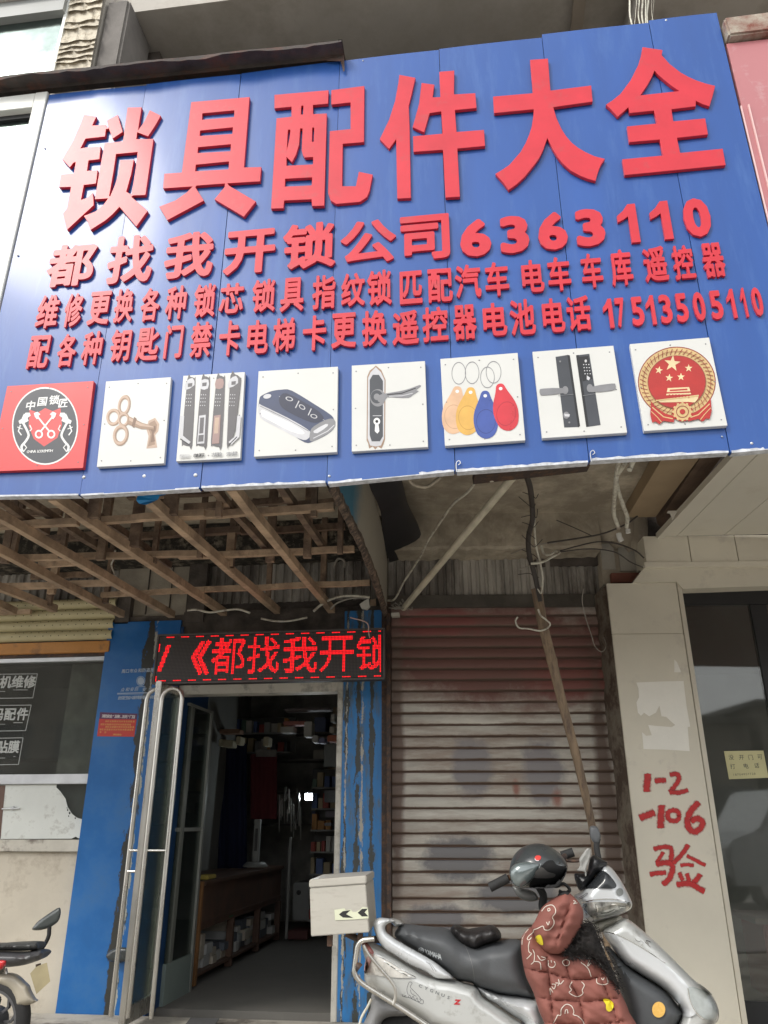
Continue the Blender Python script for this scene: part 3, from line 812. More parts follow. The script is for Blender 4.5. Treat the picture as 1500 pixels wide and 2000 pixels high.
# 7 two black electronic locks
b = board([(1040,687),(1198,675),(1225,845),(1059,856)], K['white_board'], 'white board with two black electronic door locks')
P = Prt(b)
P.p([(1085,697),(1110,693),(1131,834),(1102,835)], DK); P.p([(1108,693),(1113,694),(1133,832),(1129,835)], BK)
P.p([(1125,694),(1151,691),(1173,830),(1146,834)], DK); P.p([(1125,694),(1130,693),(1150,832),(1145,834)], BK)
P.p([(1130,697),(1149,695),(1157,740),(1138,745)], BK)
for r in range(4):
    for q in range(3): P.p([(1139+q*5+r*.9,711+r*6),(1141+q*5+r*.9,711+r*6),(1141+q*5+r*.9,713+r*6),(1139+q*5+r*.9,713+r*6)], SV)
P.ell((1144, 705), 2.4, 3, LG, 12); P.p([(1146,733),(1153,738),(1150,743),(1146,741)], SV)
P.ell((1104, 762), 6, 8, MG, 18); P.ell((1152, 758), 6, 8, MG, 18)
P.p([(1054,762),(1060,759),(1098,758),(1100,768),(1062,772),(1055,770)], MG, sm=2); P.p([(1152,756),(1195,749),(1202,751),(1202,759),(1194,763),(1155,766)], MG, sm=2)
P.ell((1106, 811), 6, 7, MG, 16); P.p([(1102,808),(1113,809),(1112,814),(1103,813)], SV); P.line([(1090,773),(1120,770)], .8, MG); P.line([(1138,773),(1163,769)], .8, MG)
P.ell((1094,706),2,2,MG,10); P.ell((1112,825),2,2,MG,10)
P.done()
# 8 round national emblem
EM = INK('emblem_red', (.42, .025, .02)); EG = INK('emblem_gold', (.62, .44, .2)); ED = INK('emblem_dark', (.27, .05, .03)); EY = INK('emblem_pale', (.72, .58, .33))
b = board([(1230,672),(1385,659),(1421,831),(1258,842)], K['white_board'], 'white board with a round red and gold emblem of stars, gate and wheat')
P = Prt(b)
ec = (1322, 746)
P.ell(ec, 76, 69, ED, 56); P.ell(ec, 74, 67, EG, 56)
for i in range(46):
    t = math.pi*(.28+1.44*0) + 2*math.pi*(i+.5)/46
    ct, st = math.cos(t), math.sin(t)
    P.line([(ec[0]+60*ct, ec[1]+54*st), (ec[0]+72*math.cos(t+.09), ec[1]+65*math.sin(t+.09))], 1.3, ED)
P.ell(ec, 67, 60.5, ED, 56, inner=.985)
P.ell(ec, 57, 52, ED, 48); P.ell(ec, 55.5, 50.5, EM, 48)
def star(c, r, rot, m):
    P.p([(c[0]+(r if i % 2 == 0 else r*.4)*math.sin(rot+math.pi*i/5), c[1]-(r if i % 2 == 0 else r*.4)*math.cos(rot+math.pi*i/5)) for i in range(10)], m)
star((1313, 710), 16.5, .1, EY); star((1287, 723), 8, .2, EY); star((1345, 719), 8, .0, EY); star((1307, 738), 8, .1, EY); star((1330, 736), 8, .0, EY)
P.p([(1282,781),(1365,771),(1363,779),(1357,786),(1345,785),(1290,786)], EY); P.p([(1304,758),(1346,756),(1350,770),(1301,772)], EY); P.p([(1300,766),(1352,764),(1352,767),(1300,769)], EM); P.p([(1308,761),(1342,759),(1343,762),(1308,764)], EM)
for k in range(7): P.p([(1306+k*6.3,770.5),(1309+k*6.3,770.2),(1309+k*6.3,777),(1306+k*6.3,777.5)], EM)
P.p([(1281,781),(1365,772),(1365,774),(1281,783.5)], EG)
for sx in (1, -1):
    k_ = lambda a, b_: (1330+sx*(a), b_-sx*(a)*.06)
    P.p([k_(58,780),(k_(50,792)),(k_(30,806)),(k_(12,812)),k_(14,824),k_(34,820),k_(42,826),k_(50,820),k_(56,822),k_(60,806)], EM); P.line([k_(56,792),k_(34,812),k_(16,817)], 2, EG); P.line([k_(58,800),k_(46,812),k_(38,822)], 1.4, EG)
P.ell((1333, 804), 20, 19, EM, 24); P.ell((1333, 804), 17.5, 16.5, EG, 24)
for i in range(12):
    t = 2*math.pi*i/12; P.p([(1333+a*math.cos(t)-b_*math.sin(t), 804+a*.94*math.sin(t)+b_*math.cos(t)) for a, b_ in ((16,-2.5),(20,-1.8),(20,1.8),(16,2.5))], EG)
P.ell((1333, 804), 12.5, 12, ED, 22, inner=.88); P.ell((1333, 804), 5.5, 5.2, EM, 16)
P.done()
# ================================================================== GROUND
def fx(u, v=1600, P_=None): return (P_ or F1).at(u, v).x
def fz(v, u=300, P_=None): return (P_ or F1).at(u, v).z
FLOOR = .17
MB().box((-250, -250, -.3), (250, 250, 0)).build('road', K['asphalt'], kind='structure')
MB().box((-14, 2.0, -.1), (14, 4.75, .06)).build('pavement', K['paving'], kind='structure')
MB().box((-14, 1.88, -.1), (14, 1.996, .075)).build('kerb', simple('kerb_stone', (.3, .29, .27), .9, bump=.4), kind='structure', bevel=.01)
MB().box((-14, 4.754, -.1), (14, 5.34, .15)).build('shop_step', K['paving'], kind='structure', bevel=.006)

# ================================================================== THE BUILDING
X_L = -7.0; X_R = 7.5
house = thing('shop_building', 'old concrete shop building with stained beams and a canopy slab over the street', 'building', (0, 6, 0))
BP = Plane(F2.o + F2.n*.25, F2.n)                   # front of the stained beam over the shutter
ZS = BP.at(960, 1004).z                              # underside of the canopy slab
ZB = BP.at(960, 1072).z                              # underside of the beam
bx_l = BP.at(763, 1050); bx_r = BP.at(1235, 1030)
# canopy slab, with an uneven worn underside
mb = MB(); nx, ny = 40, 14
xs = [X_L+(bx_r.x+.1-X_L)*i/nx for i in range(nx+1)]; ys = [3.16+(5.6-3.16)*j/ny for j in range(ny+1)]
vs = [(x, y, ZS+random.uniform(-.006, .006)) for y in ys for x in xs]
mb.add(vs, [(j*(nx+1)+i, (j+1)*(nx+1)+i, (j+1)*(nx+1)+i+1, j*(nx+1)+i+1) for j in range(ny) for i in range(nx)])
mb.box((X_L, 3.15, ZS+.02), (bx_r.x+.1, 5.6, ZS+.16))
mb.build('canopy_slab', K['concrete'], house)
# beam over the shutter
d2 = F2.x
def f2box(mb, u0, v0, u1, v1, P_, depth, ua=None):
    """box on a facade plane between the pixel columns (taken at the given rows), going back by depth"""
    a = P_.at(u0, v0); b = P_.at(u1, v1)
    zt, zb = a.z, b.z; x = P_.x
    s0 = a; s1 = a + x*((b-a).dot(x))
    q = lambda p, z: Vector((p.x, p.y, z))
    n = P_.n*-depth
    mb.hexa([q(s0, zb), q(s1, zb), q(s1, zt), q(s0, zt), q(s0, zb)+n, q(s1, zb)+n, q(s1, zt)+n, q(s0, zt)+n]); return mb
n = 30; P0 = [BP.at(760, 1050) + d2*((BP.at(1172, 1040)-BP.at(760, 1050)).dot(d2)*i/n) for i in range(n+1)]
mb = MB(); V = []
for i, p in enumerate(P0):
    j1, j2, j3 = (random.uniform(-.008, .008) for _ in range(3))
    for z, o in ((ZS+.01, 0), (ZS-.06, j1), ((ZS+ZB)/2, j2), (ZB+.02+j3, .004), (ZB+j3, -.01), (ZB+j3, -.28)):
        V.append(Vector((p.x, p.y, z))+BP.n*o)
mb.add(V, [(i*6+k, i*6+k+1, i*6+k+7, i*6+k+6) for i in range(n) for k in range(5)])
mb.build('stained_beam', K['concrete'], house, label='pale stained concrete beam over the roller shutter')
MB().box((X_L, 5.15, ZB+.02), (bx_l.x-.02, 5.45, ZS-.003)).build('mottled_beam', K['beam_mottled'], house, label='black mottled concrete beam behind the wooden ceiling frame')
# end of the beam: rough round-cornered column head above the pillar
mb = MB()
for k, (u, v, r) in enumerate([(1186, 1030, .13), (1214, 1040, .12), (1238, 1046, .1)]):
    p = BP.at(u, v, -.1); mb.lathe(p+Vector((0, 0, .17)), (0, 0, -1), [(0, r*1.15), (.12, r*1.05), (.24, r*.85), (.3, r*.5)], 12)
mb.build('column_head', K['concrete'], house, smooth=60)
# walls behind the fronts and above the canopy
WZ = fz(1204, 600)
MB().box((X_L, 5.5, ZB-.06), (X_R, 5.7, ZS+3.2)).build('upper_wall', K['dark_wall'], house)
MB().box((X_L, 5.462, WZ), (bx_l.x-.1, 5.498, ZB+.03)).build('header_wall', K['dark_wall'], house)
z6 = 6.15
MB().box((X_L, 3.18, z6), (X_R+2, 5.8, z6+.18)).build('upper_floor_slab', K['concrete_upper'], house)
for (u, v) in [(1130, 30)]:
    p = ZP(z6).at(1118, 8); q = ZP(z6).at(1165, 8)
    MB().box((p.x, 3.2, z6-.05), (p.x+.075, 5.5, z6-.002)).build('ceiling_batten', simple('pale_old_wood', (.36, .31, .25), .85, bump=.2), house)
p, q = ZP(z6).at(1230, 2), ZP(z6).at(1500, 40)
mb = MB(); a, b = Vector((p.x, p.y, z6-.09)), Vector((q.x+1.2, q.y-.0, z6-.09)); mb.beam(a, b, .34, .178)
mb.build('ceiling_beam', K['concrete_upper'], house)
# left part above the canopy: grey pier, tin side wall, peeling strips, pale window
UP = YP(3.07)
zl = UP.at(140, 160).z
j0 = ZP(z6).at(262, 20)
mb = MB(); a = UP.at(203, 0); b = UP.at(238, 0)
mb.box((UP.at(176, 148).x, 3.09, ZS+.17), (UP.at(222, 148).x, 3.42, z6-.003)); mb.build('grey_pier', M('grey_pier', (.2, .185, .17), rough=.95, var=.25, scale=3, bump=.3), house, bevel=.015)
mb = MB(); xw = j0.x-.03; y0 = 3.42
mb.box((xw-.08, y0, ZS+.17), (xw, 5.49, z6-.004))
mb.build('side_wall', simple('brownish_plaster', (.15, .13, .115), .95, var=.2, bump=.2, scale=3), house)
mb = MB(); y = 3.46; k = 0
while y < 5.4:
    mb.hexa([Vector((xw+.002, y, 4.3)), Vector((xw+.02, y+.03, 4.3)), Vector((xw+.02, y+.03, z6-.25)), Vector((xw+.002, y, z6-.25)), Vector((xw+.002, y+.16, 4.3)), Vector((xw+.021, y+.13, 4.3)), Vector((xw+.021, y+.13, z6-.25)), Vector((xw+.002, y+.16, z6-.25))]); y += .175
mb.build('tin_cladding', K['tin'], house)
mb = MB()
mb.beam((xw+.045, 3.45, z6-.12), (xw+.045, 5.45, z6-.12), .09, .2); mb.beam((xw+.03, 3.45, 5.35), (xw+.03, 5.3, 4.9), .05, .07)
mb.build('wall_batten', simple('dark_old_wood', (.09, .075, .065), .9, bump=.3), house)
# peeling strips of pale board on the pier's street side
vprev = -30; k = 0
rng = random.Random(3)
MB().box((UP.at(106, 130).x, 3.085, ZS+.2), (UP.at(178, 130).x, 3.3, z6+.3)).build('pier_backing', K['concrete_upper'], house)
while vprev < 168:
    hh = rng.choice([9, 14, 22, 26, 12]); v0, v1 = vprev, vprev+hh
    mb = MB(); n = 9; V = []
    def lx(v, side): return 137-(v*.2435) if side == 0 else 203-(v*.19)
    for j in range(3):
        v = v0+(v1-v0)*j/2*1.06
        for i in range(n+1):
            a = i/n; u = lx(v, 0)*(1-a)+lx(v, 1)*a
            lift = .004+(.03*(j/2)**3*abs(math.sin(i*1.3+k*2.1)))+(.012 if a < .1 or a > .9 else 0)*(j/2)
            V.append(UP.at(u, v+(1.6*math.sin(i*1.1+k) if j == 2 else 0)-a*9, lift))
    mb.add(V, [(j*(n+1)+i, (j+1)*(n+1)+i, (j+1)*(n+1)+i+1, j*(n+1)+i+1) for j in range(2) for i in range(n)])
    mb.build('peeling_strip', simple('peeling_board', (.6, .54, .43), .8, var=.12, scale=9, bump=.3, dirt=((.3, .25, .18), .2, 15)), house)
    vprev = v1; k += 1
# enclosed balcony window left of the sign
win = thing('balcony_window', 'white framed balcony window left of the sign, mirroring the bright sky', 'window', UP.at(40, 400))
WF = simple('white_window_frame', (.74, .75, .71), .45, var=.03)
wx1 = S(64, 215).x; wx2 = XL-.008
zbw, ztw = S(0, 900).z, S(50, 186).z
MB().box((wx1, 2.99, zbw), (wx2, 3.12, ztw)).build('frame', WF, win, bevel=.003)
MB().box((X_L+3, 2.992, S(40, 214).z), (wx1-.001, 3.11, ztw-.001)).build('frame', WF, win, bevel=.003)
MB().box((X_L+3, 3.05, zbw), (wx1-.001, 3.062, S(40, 214).z-.001)).build('pane', K['sky_glass'], win)
MB().box((X_L+3, 3.03, S(40, 222).z), (wx1-.001, 3.049, S(40, 214).z-.002)).build('recess_shade', K['black_paint'], win)  # black strip stands in for the shade in the recess below the rail
up = thing('upper_window', 'pale glass pane with a grey top rail above the rusty metal cap', 'window', UP.at(40, 60))
uxr = UP.at(112, 100).x
zt2 = UP.at(60, 42).z; zb2 = UP.at(60, 172).z
MB().box((X_L+3, 3.07, zb2), (uxr, 3.082, zt2)).build('pane', K['sky_glass'], up)
MB().box((X_L+3, 3.02, zt2), (uxr+.01, 3.1, UP.at(60, 14).z)).build('frame', simple('grey_rail', (.3, .31, .3), .5), up)
MB().box((X_L+3, 2.98, UP.at(60, 14).z+.002), (uxr+.0, 3.12, UP.at(60, -60).z)).build('lintel', K['concrete_upper'], up)
MB().box((uxr+.002, 3.05, zb2), (uxr+.022, 3.11, z6+.2)).build('frame', WF, up)

# rusty metal cap over the top left of the sign
cap_lo = [(-60, 196), (0, 189), (60, 186), (110, 183), (190, 172), (300, 159), (400, 149), (500, 136), (590, 126), (640, 121), (673, 121)]
cap_hi = [(-60, 184), (0, 177), (50, 163), (105, 160), (180, 146), (250, 142), (360, 134), (440, 128), (490, 116), (590, 105), (640, 94), (669, 91)]
cz0 = S(-60, 190).z; cz1 = S(673, 116).z; cx0 = S(-60, 190).x; cx1 = S(673, 116).x
mb = MB(); n = 44; V = []
rng = random.Random(5)
for i in range(n+1):
    a = i/n; x = cx0+(cx1-cx0)*a; z = cz0+(cz1-cz0)*a - .010
    w1 = .006*math.sin(a*23)+rng.uniform(-.004, .004)
    drop = rng.uniform(-.004, .004)
    V += [(x, 3.06, z+.05), (x, 2.99, z+.046+w1*.4), (x, 2.905+w1, z+.036+w1), (x, 2.903+w1, z+.012+drop), (x, 2.912+w1, z+.014+drop), (x, 2.985, z+.026), (x, 2.99, z+.005)]
W = 7
mb.add(V, [(i*W+k, i*W+k+1, (i+1)*W+k+1, (i+1)*W+k) for i in range(n) for k in range(W-1)])
# torn hanging flap at its right end
e = Vector((cx1, 2.93, cz1-.02))
mb.add([e+Vector(q) for q in [(-.03, .055, .05), (.0, .055, .055), (.006, .05, -.1), (-.002, .052, -.1), (-.008, .05, -.02), (-.1, .05, .0), (-.02, -.03, .05), (.004, -.03, .045)]], [(0, 1, 2, 3), (0, 3, 4), (0, 4, 5), (0, 6, 7, 1)])
MBc = mb.build('metal_cap', simple('rusty_sheet', (.075, .062, .055), .8, var=.35, scale=5, bump=.5, bscale=25, dirt=((.11, .05, .035), .3, 6)), smooth=60, label='dark rusty metal cap strip along the top left edge of the blue sign', cat='metal strip')

# pale cables dropping behind the sign's top edge
for i, (u0, u1, w_) in enumerate([(1227, 1236, .008), (1241, 1240, .003), (1247, 1252, .006), (1253, 1258, .008), (1258, 1262, .006), (1265, 1266, .009), (1270, 1281, .002), (1275, 1273, .002)]):
    a = SIGN.at(u0, -12, -.16-.02*i); b = SIGN.at(u1, 58, -.1-.01*i); m_ = a.lerp(b, .5)+Vector((.006*math.sin(i*2.), .02, 0))
    o = MB().tube(curve_pts([a+Vector((0, .2, .4)), a, m_, b, b-Vector((0, -.02, .3))], 5), w_*.62, 6).build('cable', K['cable_white'], smooth=60)
    setp(o, 'pale cable hanging over the top edge of the blue sign near its right end', 'cable', 'pale cables dropping over the top of the sign')

# neighbour's sign on the right
nb = thing('red_sign', 'faded plain red sign board at the right edge, beside the blue sign', 'shop sign', S(1470, 300))
xr0 = XR+.012; zt = S(1460, 81).z
MB().box((xr0, 3.0, 2.7), (X_R+1, 3.03, zt)).build('panel', M('faded_red', (.46, .17, .18), rough=.4, var=.06, scale=1, bump=.03, coat=.3, dirt=((.5, .3, .3), .15, 6)), nb)
for k in range(2): MB().box((xr0-.008+k*.035, 2.992-k*.004, 2.7), (xr0-.0015+k*.035, 2.9985, S(1435, 210).z)).build('edge_trim', simple('pink_edge', (.75, .5, .48), .5), nb)
zc = S(1460, 79).z
mb = MB(); mb.hexa([(xr0+.005, 2.96, zc+.006), (X_R+1, 2.96, zc+.04), (X_R+1, 2.95, zc+.28), (xr0-.005, 2.95, zc+.13), (xr0+.005, 3.3, zc+.006), (X_R+1, 3.3, zc+.04), (X_R+1, 3.3, zc+.28), (xr0-.005, 3.3, zc+.13)])
mb.build('cornice', M('rusted_cornice', (.42, .38, .31), rough=.8, var=.15, scale=3, bump=.3, dirt=((.2, .06, .04), .35, 3.5)), nb, bevel=.01)

# ================================================================== ROLLER SHUTTER AND WHAT FRAMES IT
sh = thing('roller_shutter', 'closed roller shutter, dark red above and dirty white below, with grey blotches', 'roller shutter', F2.at(980, 1900))
za = F2.at(960, 1185).z; zb_ = F2.at(960, 1680).z; pitch = (za-zb_)/22
sl0 = F2.at(766, 1600); sl1 = F2.at(1216, 1600); Ls = (sl1-sl0).dot(d2)
K['slat'] = M('shutter_slat', (.57, .545, .48), rough=.62, var=.16, scale=5, bump=.25, bscale=50, world=True, stretch=(.35, .35, 2.2), dirt=((.36, .3, .25), .4, 3.2))
def F2p(u, v): p = F2.at(u, v); return (p.x, p.y, p.z)
zr = F2.at(960, 1372).z
masked(K['slat'], [
    ((F2p(975, 1290)[0], F2p(975, 1290)[1], F2p(975, 1275)[2]), (1.05, 2, .36), (.2, .098, .082), .24, 3.5),
    (F2p(860, 1215), (.3, 2, .1), (.24, .08, .07), .25, 6), (F2p(1120, 1330), (.32, 2, .13), (.24, .09, .075), .3, 6),
    (F2p(922, 1497), (.13, 2, .19), (.27, .255, .255), .22, 9), (F2p(1060, 1505), (.13, 2, .2), (.27, .255, .255), .22, 9),
    (F2p(895, 1675), (.22, 2, .13), (.2, .195, .195), .22, 9), (F2p(1010, 1750), (.28, 2, .1), (.2, .195, .195), .22, 9), (F2p(850, 1800), (.2, 2, .1), (.21, .2, .2), .22, 9),
    (F2p(1008, 1540), (.02, 2, .05), (.34, .17, .13), .5, 25), (F2p(1088, 1560), (.03, 2, .05), (.34, .17, .13), .5, 25),
    (F2p(1190, 1600), (.06, 2, .9), (.17, .125, .1), .3, 4), (F2p(775, 1500), (.05, 2, .9), (.19, .14, .115), .3, 4)])
# ragged brown band along the lower edge and groove of each slat
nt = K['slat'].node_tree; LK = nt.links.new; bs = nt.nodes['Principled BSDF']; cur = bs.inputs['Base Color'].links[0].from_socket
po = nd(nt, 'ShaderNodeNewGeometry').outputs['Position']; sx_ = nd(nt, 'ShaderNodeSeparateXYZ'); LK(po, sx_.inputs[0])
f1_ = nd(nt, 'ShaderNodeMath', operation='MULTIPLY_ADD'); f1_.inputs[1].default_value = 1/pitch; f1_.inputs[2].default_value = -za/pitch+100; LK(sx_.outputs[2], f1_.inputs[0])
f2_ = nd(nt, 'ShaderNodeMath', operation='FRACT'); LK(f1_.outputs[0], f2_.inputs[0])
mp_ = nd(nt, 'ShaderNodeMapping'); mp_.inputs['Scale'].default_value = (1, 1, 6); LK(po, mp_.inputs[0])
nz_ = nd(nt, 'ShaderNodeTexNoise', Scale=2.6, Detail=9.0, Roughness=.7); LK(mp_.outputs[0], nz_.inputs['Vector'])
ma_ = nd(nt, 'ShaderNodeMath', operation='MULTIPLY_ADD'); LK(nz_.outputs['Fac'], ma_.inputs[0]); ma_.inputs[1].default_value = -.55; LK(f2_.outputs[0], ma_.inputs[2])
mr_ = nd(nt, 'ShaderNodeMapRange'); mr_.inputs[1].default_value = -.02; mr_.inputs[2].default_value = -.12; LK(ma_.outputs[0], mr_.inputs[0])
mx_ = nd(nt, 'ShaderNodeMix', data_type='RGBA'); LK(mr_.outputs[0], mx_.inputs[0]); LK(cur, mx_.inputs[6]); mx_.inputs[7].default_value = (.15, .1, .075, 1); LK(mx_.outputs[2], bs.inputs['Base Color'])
# one slat: pale bulging face and a deep double groove, shared by all
prof = [(0, .000), (.05, .003), (.09, -.004), (.13, .003), (.17, .007), (.26, .011), (.5, .013), (.8, .011), (.92, .007), (.95, -.002), (1.0, 0.0)]
b = MB(); n = 12; V = []
for i in range(n+1):
    t = Ls*i/n; w_ = .0008*math.sin(i*2.3)
    for h, o in prof: V.append(sl0+d2*t+F2.n*(o+w_)+Vector((0, 0, -sl0.z+h*pitch-pitch)))
m_ = len(prof)
b.add(V, [(i*m_+k, (i+1)*m_+k, (i+1)*m_+k+1, i*m_+k+1) for i in range(n) for k in range(m_-1)])
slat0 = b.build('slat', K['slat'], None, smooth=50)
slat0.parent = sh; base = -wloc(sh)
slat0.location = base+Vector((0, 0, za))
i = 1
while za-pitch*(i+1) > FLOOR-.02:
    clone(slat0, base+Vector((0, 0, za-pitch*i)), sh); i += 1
mb = MB()
for s_, u in ((0, 755), (1, 1222)):
    p = F2.at(u, 1600, .0)
    q = lambda t, o, z: p+d2*t+F2.n*o+Vector((0, 0, z-p.z))
    w2 = .032
    mb = MB().hexa([q(-w2, .05, .1), q(w2, .05, .1), q(w2, .05, za+.03), q(-w2, .05, za+.03), q(-w2, -.03, .1), q(w2, -.03, .1), q(w2, -.03, za+.03), q(-w2, -.03, za+.03)])
    mb.build('guide_rail', K['dark_steel'], sh)
mb = MB(); f2box(mb, 757, 1163, 1176, 1184, Plane(F2.o+F2.n*.03, F2.n), .12); mb.build('header_box', M('shutter_header', (.09, .08, .065), rough=.6, var=.3, bump=.2), sh)
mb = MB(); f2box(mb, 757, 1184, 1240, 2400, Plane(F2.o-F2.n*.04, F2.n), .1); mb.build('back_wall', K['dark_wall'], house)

def corrugated(P_, u0, v0, u1, v1, pit, dep, mat, parent, name='tin_panel', vis=None, **kw):
    a = P_.at(u0, v0); b_ = P_.at(u1, v1); L = (b_-a).dot(P_.x); zt, zb = a.z, b_.z; V = []; x = 0; k = 0
    pr = [(0, 0), (.12, dep), (.62, dep), (.74, 0)]
    while x < L:
        for f, o in pr:
            p = a+P_.x*min(L, x+f*pit)+P_.n*(o+.0015*math.sin(k*1.7))
            V += [Vector((p.x, p.y, zb)), Vector((p.x, p.y, zt))]
        x += pit; k += 1
    m2 = len(V)//2
    return MB().add(V, [(i*2, i*2+2, i*2+3, i*2+1) for i in range(m2-1)]).build(name, mat, parent, **kw)
corrugated(F2, 757, 1068, 1172, 1166, .061, .014, K['tin'], house, label='corrugated grey tin strip above the roller shutter')
corrugated(YP(5.44), -200, 1080, 748, 1170, .066, .014, K['tin'], house, label='corrugated tin strip behind the wooden ceiling frame')
mb = MB(); f2box(mb, 238, 1092, 372, 1206, YP(5.40), .03); mb.build('pale_board', simple('pale_board', (.4, .36, .29), .8, var=.15, bump=.3), house)
for u in (290, 335): 
    p = YP(5.397).at(u, 1150); MB().box((p.x-.004, 5.39, fz(1200)), (p.x+.004, 5.3975, fz(1096))).build('board_joint', K['dark_wall'], house)
mb = MB(); f2box(mb, 372, 1095, 396, 1214, YP(5.34), .06); f2box(mb, 360, 1196, 748, 1222, YP(5.37), .05); f2box(mb, 232, 1150, 250, 1218, YP(5.34), .06); mb.build('dark_post', K['dark_wall'], house)

# depth beams and ragged wall right of the shutter
ZBm = ZS-.1
for (quad, mt, nm) in [([(1225, 1010), (1291, 900), (1367, 893), (1280, 1010)], simple('tan_beam', (.36, .27, .17), .85, var=.12, bump=.2, scale=2), 'depth_beam'),
                       ([(1283, 1022), (1369, 893), (1412, 889), (1300, 1040)], simple('brown_beam', (.17, .115, .08), .9, var=.2, bump=.3), 'depth_beam')]:
    Zp = ZP(ZBm)
    c = [Zp.at(*q) for q in quad]
    # carry the beam on beyond the sign line and to the wall
    f_ = [c[0], c[0]+(c[1]-c[0])*1.7, c[3]+(c[2]-c[3])*1.7, c[3]]
    MB().hexa([f_[0], f_[1], f_[1]+Vector((0, 0, .12)), f_[0]+Vector((0, 0, .12)), f_[3], f_[2], f_[2]+Vector((0, 0, .12)), f_[3]+Vector((0, 0, .12))]).build(nm, mt, house)
a = Plane(F2.o+F2.n*.12, F2.n)
mb = MB(); f2box(mb, 1168, 1050, 1270, 1140, a, .2); mb.build('rough_wall', K['concrete'], house)
mb = MB(); f2box(mb, 1172, 1062, 1203, 1112, Plane(a.o+a.n*.01, a.n), .008); f2box(mb, 1206, 1060, 1256, 1115, Plane(a.o+a.n*.01, a.n), .008); mb.build('pale_sheet', simple('pale_sheet', (.4, .38, .33), .6, var=.12), house)
mb = MB(); f2box(mb, 1194, 1119, 1250, 1136, Plane(a.o+a.n*.06, a.n), .05); mb.build('brick_ledge', simple('red_brick', (.22, .085, .06), .9, var=.2, bump=.4), house)
# ================================================================== RIGHT-HAND SHOP
PIL = Plane(F2.o+F2.n*.32, F2.n)
rs = thing('white_shop_front', 'white panelled shop front at the right with a pillar, a fascia and a flat soffit', 'shop front', PIL.at(1300, 1900))
def flat(P_, pts, th, name, mat, parent, **kw):
    n_ = P_.n
    return MB().poly([P_.at(u, v) for u, v in pts], (), n_, 0, th).build(name, mat, parent, **kw)
# rough old column, clad on the street side
c0 = PIL.at(1189, 1160, -.025); c1 = PIL.at(1325, 1160, -.025); L = (c1-c0).dot(d2)
q = lambda t, o, z: Vector((c0.x, c0.y, z))+d2*t+PIL.n*o
zc_ = PIL.at(1200, 1141).z
n = 26; V = []
for i in range(n+1):
    z = .1+(zc_-.1)*i/n; j = random.uniform(-.01, .01)
    V += [q(-.004+j*.6, 0, z), q(-.02+j, -.08, z), q(-.03+j, -.2, z), q(-.03+j, -.3, z)]
MB().add(V, [(i*4+k, i*4+4+k, i*4+5+k, i*4+1+k) for i in range(n) for k in range(3)]).build('old_column', M('old_brown_column', (.27, .235, .18), rough=.9, var=.3, scale=5, bump=.6, bscale=30, dirt=((.075, .05, .035), .5, 5), world=True), rs)
zseam = PIL.at(1260, 1238).z
def pil_piece(z0, z1, nm):
    pl = PIL.at(1186, 1150); pr = PIL.at(1322, 1150)
    w_ = (pr-pl).dot(d2)
    q = lambda t, o, z: Vector((pl.x, pl.y, z))+d2*t+PIL.n*o
    return MB().hexa([q(0, 0, z0), q(w_, 0, z0), q(w_, 0, z1), q(0, 0, z1), q(0, -.02, z0), q(w_, -.02, z0), q(w_, -.02, z1), q(0, -.02, z1)]).build(nm, K['white_paint'], rs, bevel=.0015)
pil_piece(zseam+.0012, PIL.at(1250, 1139).z, 'panel'); pil_piece(.12, zseam-.0012, 'panel')
# reveal beside the door and its bead
pl = PIL.at(1323, 1150)
q = lambda t, o, z: Vector((pl.x, pl.y, z))+d2*t+PIL.n*o
MB().hexa([q(0, .006, .12), q(.03, .006, .12), q(.03, .006, zc_), q(0, .006, zc_), q(0, -.2, .12), q(.03, -.2, .12), q(.03, -.2, zc_), q(0, -.2, zc_)]).build('door_reveal', simple('cream_reveal', (.6, .56, .46), .6), rs, bevel=.002)
FA = Plane(PIL.o+PIL.n*.05, PIL.n); FB = Plane(PIL.o+PIL.n*.02, PIL.n)
for a_, b_, nm in (((1256, 1052), (1343, 1050), 0), ((1344, 1050), (1434, 1048), 0), ((1435, 1048), (1640, 1046), 0)):
    mb = MB(); p0_ = FA.at(a_[0], 1050); p1_ = FA.at(b_[0], 1050); zt_, zb_2 = FA.at(1300, 1047).z, FA.at(1300, 1098).z
    g0_, g1_ = p0_+d2*.0012, p1_-d2*.0006; k_ = lambda p, z, o: Vector((p.x, p.y, z))-FA.n*o
    mb.hexa([k_(g0_, zb_2, 0), k_(g1_, zb_2, 0), k_(g1_, zt_, 0), k_(g0_, zt_, 0), k_(g0_, zb_2, .3), k_(g1_, zb_2, .3), k_(g1_, zt_, .3), k_(g0_, zt_, .3)]); mb.build('fascia_panel', K['white_paint'], rs, bevel=.0015)
flat(FB, [(1258, 1100), (1260, 1106), (1236, 1138), (1322, 1136), (1334, 1150), (1700, 1137), (1700, 1088)], .12, 'fascia_panel', K['white_paint'], rs)
mb = MB(); f2box(mb, 1258, 1097, 1700, 1104, Plane(FA.o+FA.n*.01, FA.n), .05); mb.build('ledge', simple('cream_ledge', (.7, .66, .55), .5), rs, bevel=.004)
